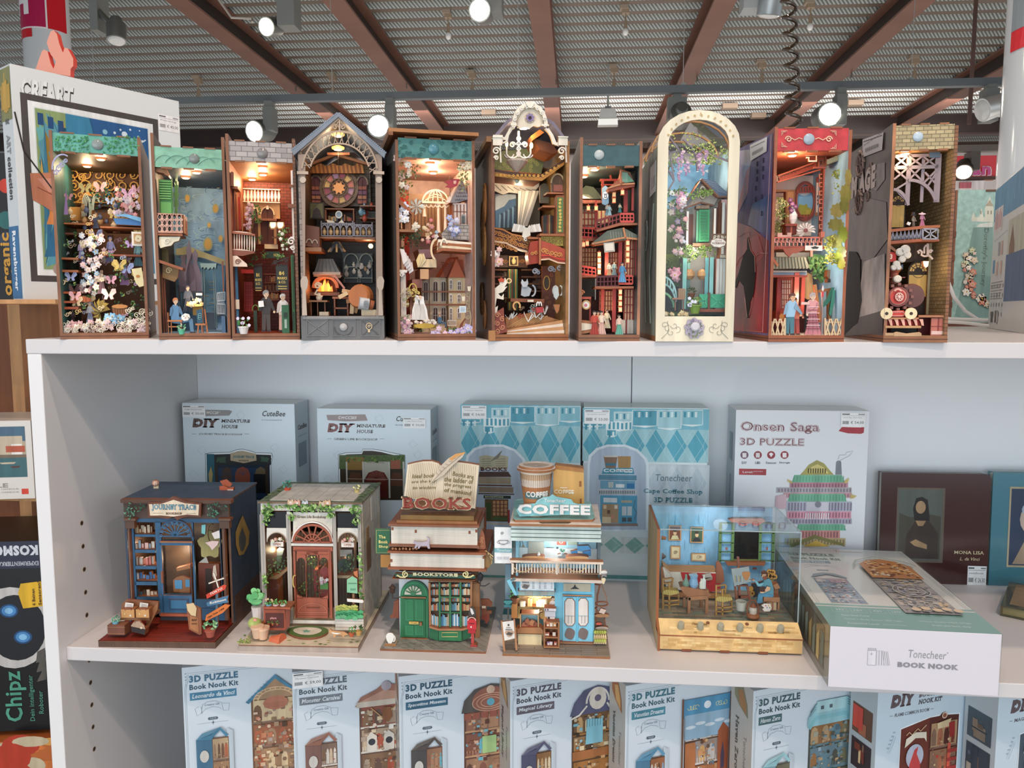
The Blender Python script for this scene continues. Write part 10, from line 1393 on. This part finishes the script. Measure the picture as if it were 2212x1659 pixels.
def p1(b,w,h,t):
 Q(b,.02,h*.28,w-.012,h-.012,'3f6a70');Q(b,.02,h*.72,w-.012,h-.012,'4a6a80');Q(b,.02,h*.55,w-.012,h*.74,'b8a890');R=random.Random(91);[Q(b,w-.012-R.uniform(.004,.2),h*.55,w-.012-R.uniform(.004,.2),h*R.uniform(.62,.82),R.choice(('e8e0d4','c8b8a0','f0ece4','b87850')))for _ in rg(26)];Q(b,w-.05,h*.6,w-.014,h*.68,'b8583c');Q(b,.02,h*.53,w-.012,h*.57,'7a6a58');[PG(b,[(x_,h*.45),(x_+.024,h*.45),(x_+.028,h*.475),(x_-.004,h*.47)],'c8b8a0')for x_ in(w-.06,w-.10,w-.14)];[PG(b,[(x_,h*.40),(x_+.012,h*.40),(x_+.016,h*.425),(x_-.004,h*.42)],'5a3a34')for x_ in(w-.04,w-.08)]
 TX(b,'PUZZLE',w-.13,h*.15,w-.05,h*.205,'9a948c',.03);[TX(b,'BEAUTIFUL HARBOUR',w-.1,h*(.12-k*.04),w-.03,h*(.14-k*.04),'a8a29a',0)for k in(0,1)];Q(b,w-.025,h*.06,w-.012,h*.13,'d8402c');b.o('printed_front',t)
rackbox('white PUZZLE box with a harbour photograph on the wooden rack',-80,908,66,1084,.56,radians(12),.14,'dcd6ce','7a6a60',p1,WF(0,1075,.56).z)
def p2(b,w,h,t):
 Q(b,.0,h*.86,w,h,'2a2f44');vs_,fs_=glyphs('KOSMOS',.06,False);mx=max(g[0]for g in vs_);b.add([(w-.006-g[0]/mx*.10,-.0006,h*.975-g[1]*.026)for g in vs_],[list(f)[::-1]for f in fs_],'d4d8e0');vs_,fs_=glyphs('EXPERIMENTIERKASTEN',.03,False);mx=max(g[0]for g in vs_);b.add([(w-.006-g[0]/mx*.10,-.0006,h*.895-g[1]*.012)for g in vs_],[list(f)[::-1]for f in fs_],'b8bcc8')
 DS(b,w-.065,h*.55,.075,'c4c0bc',1.15,24);DS(b,w-.058,h*.55,.058,'17181e',1.2,24);[[DS(b,w-.07+q*.024,h*(.64-q*.14),r_,c_,.8,16)for r_,c_ in((.018,'1f4a78'),(.014,'4a8ac4'),(.008,'8ac4ec'))]for q in(0,1)];[PG(b,[(w-.02+q*.004,h*(.42-q*.05)),(w-.004,h*(.44-q*.05)),(w-.006,h*(.37-q*.05)),(w-.024,h*(.36-q*.05))],'5a5650')for q in rg(3)];PG(b,[(w-.05,h*.73),(w-.044,h*.78),(w-.004,h*.79),(w-.002,h*.66),(w-.042,h*.65)],'e4b428')
 for s_,xx_,z_,ln,sz,c_ in(('Chipz',w-.07,.02,.11,.045,'4f9a80'),('Dein intelligenter',w-.036,.02,.10,.013,'4f8a78'),('Roboter',w-.018,.035,.05,.013,'4f8a78'),('Sensoren!',w-.008,h*.665,.05,.008,'5a3a10'),('6 Beinen',w-.02,h*.665,.035,.008,'5a3a10')):vs_,fs_=glyphs(s_,.02,False);mx=max(g[0]for g in vs_);b.add([(xx_-g[1]*sz+sz*.3,-.0012,z_+g[0]/mx*ln)for g in vs_],[list(f)for f in fs_],c_)
 b.o('printed_front',t)
rackbox('black KOSMOS kit box with blue printed robot eyes, lettered Chipz, on the rack',-80,1168,88,1570,.54,radians(10),.2,'1b1c1e','141416',p2,WF(0,1570,.54).z)
def p3(b,w,h,t):
 R=random.Random(93);[DS(b,w-R.uniform(.0,.15),R.uniform(0,h),R.uniform(.01,.04),R.choice(('d87838','b83a24','c8b898','e0a050','8a8a70')),R.uniform(.3,.9),14)for _ in rg(40)];b.o('printed_front',t)
rackbox('orange and red swirl-patterned box at the bottom of the wooden rack',-80,1600,112,1760,.52,radians(8),.25,'c06a38','8a4a2c',p3)
p=WF(2053,640,.84);q=WF(2069,410,.84);fr=Fr((p.x,.84,-.0005),0,(1820,240,3.2526));h=q.z;w=.2;t=carton("pale green Dorothy's Journey nook with castle and flowers near the end column",fr,w,h,.13,'9ec0b8','6a4a38','b8d0c8','print','book_nook','book nook')
Q(b,0,0,.004,h,'8a5a40');PP(b,[(918,818),(1055,815),(1060,1450),(820,1450),(790,1440)],'7f9f98');PP(b,[(905,770),(905,745),(920,710),(932,745),(960,745),(975,680),(990,745),(1000,745),(1000,680),(1035,600),(1060,680),(1060,780),(905,775)],'d8dccc');PP(b,[(1002,668),(1035,622),(1060,668)],'b0a890');[PR(b,u,700,u+8,725,'9a9484')for u in(1018,1040,968)];PP(b,[(940,815),(960,792),(1055,780),(1055,815)],'d4dcd4')
vs_,fs_=glyphs("Dorothy's Journey",.0,True);mx=max(g[0]for g in vs_);P0,P1=px(b,[(1040,820),(1000,1232)]);b.L-=.00001;add([(P0[0]-.012+g[1]*.012,b.L,P0[1]-g[0]/mx*(P0[1]-P1[1]))for g in vs_],[list(f)for f in fs_],'5a6a60');b('printed_front');R=random.Random(95)
for k in rg(26):u,v=890+U(-35,40)+max(0,k-16)*14,980+k*17 if k<22 else U(1300,1400);flower(t,fr,u,v,-.004,U(14,30),['f0dcd0','e08a70','d87860','f4ece0','d8c8b0','c0d0a8'],'relief_flower',R)
bx(-.001,-.002,0,w+.001,.13,.008,'6a4030');[bx(-.001,-.0024,z_,.004,-.0005,z_+.012,'7a4a34')for z_ in(.04,.09,.14,.19)];bx(.06,-.002,h-.004,.08,0,h,'6a4a34');b('base')
fr=Fr((1.475,.67,0),math.atan2(-.345,-.12),(1820,240,3.2526));h=WF(2150,408,.66).z;w=.40;t=carton('white craft kit box with a blue stripe at the right end of the top board',fr,w,h,.09,'d5d4d0','c0c0bc','dcdcd8')
Q(b,0,h-.062,w,h-.002,'5f9cc0');Q(b,.01,h-.085,.10,h-.04,'e4dcd8');[Q(b,.016+k*.011,h-.078,.021+k*.011,h-.052+.004*(k%3),'c86a6a')for k in rg(7)];[LN(b,[(x_,h-.052),(x_+.02,h-.02),(x_+.04,h-.045)],.002,'8abcd4')for x_ in(.12,.17,.22)];LN(b,[(.02,h-.10),(.16,h-.09),(.16,h-.2)],.001,'b0b0ac')
[Q(b,x_,z_,x_+.02,z_+.025,c_)for x_,z_,c_ in((.02,h-.16,'5a98c0'),(.07,h-.13,'a8a4a8'),(.1,h-.13,'c8a898'),(.06,h-.165,'d8b0a8'),(.1,h-.165,'e0c0b0'))];[DS(b,.025+.03*k,h-.185-.017*j,.004,'8a8a8c')for k in rg(5)for j in rg(4)];Q(b,.17,h-.19,w,h-.075,'c8c8b4');PG(b,[(.19,h-.19),(.185,h-.12),(.21,h-.085),(.235,h-.12),(.23,h-.19)],'8a6a50');Q(b,.18,h-.185,.23,h-.15,'3f94c8');[Q(b,.02,h-.275-.007*k,.15-.01*(k%3),h-.2735-.007*k,'8a8a88')for k in rg(2)]
[Q(b,.012,.085-.005*k,.14-.012*(k%3),.0865-.005*k,'8a8a88')for k in rg(7)];Q(b,.16,.05,w,.13,'4a6a94');Q(b,.03,.012,.055,.032,'4a4640');Q(b,.075,.012,.09,.034,'6a5a44');DS(b,.105,.022,.008,'8a8a88',1.6);DS(b,.105,.022,.006,'d5d4d0',1.6);b('printed_front')
for k,(P,lab)in enumerate(((([(2045,600),(2060,640),(2085,672),(2112,690),(2140,693)]),'white power cable curving down beside the railway nook'),([(2040,688),(2080,690),(2140,692)],'upper straight white cable behind the railway nook'),([(2040,695),(2080,697),(2140,704)],'lower straight white cable behind the railway nook'))):
 tube([WF(u,v,.70-.02*k)for u,v in P],.0035,'e8e8e6',8);single(b.o('power_cable',None,'gloss'),lab,'cable',group='white cables')
bpy.context.view_layer.update()
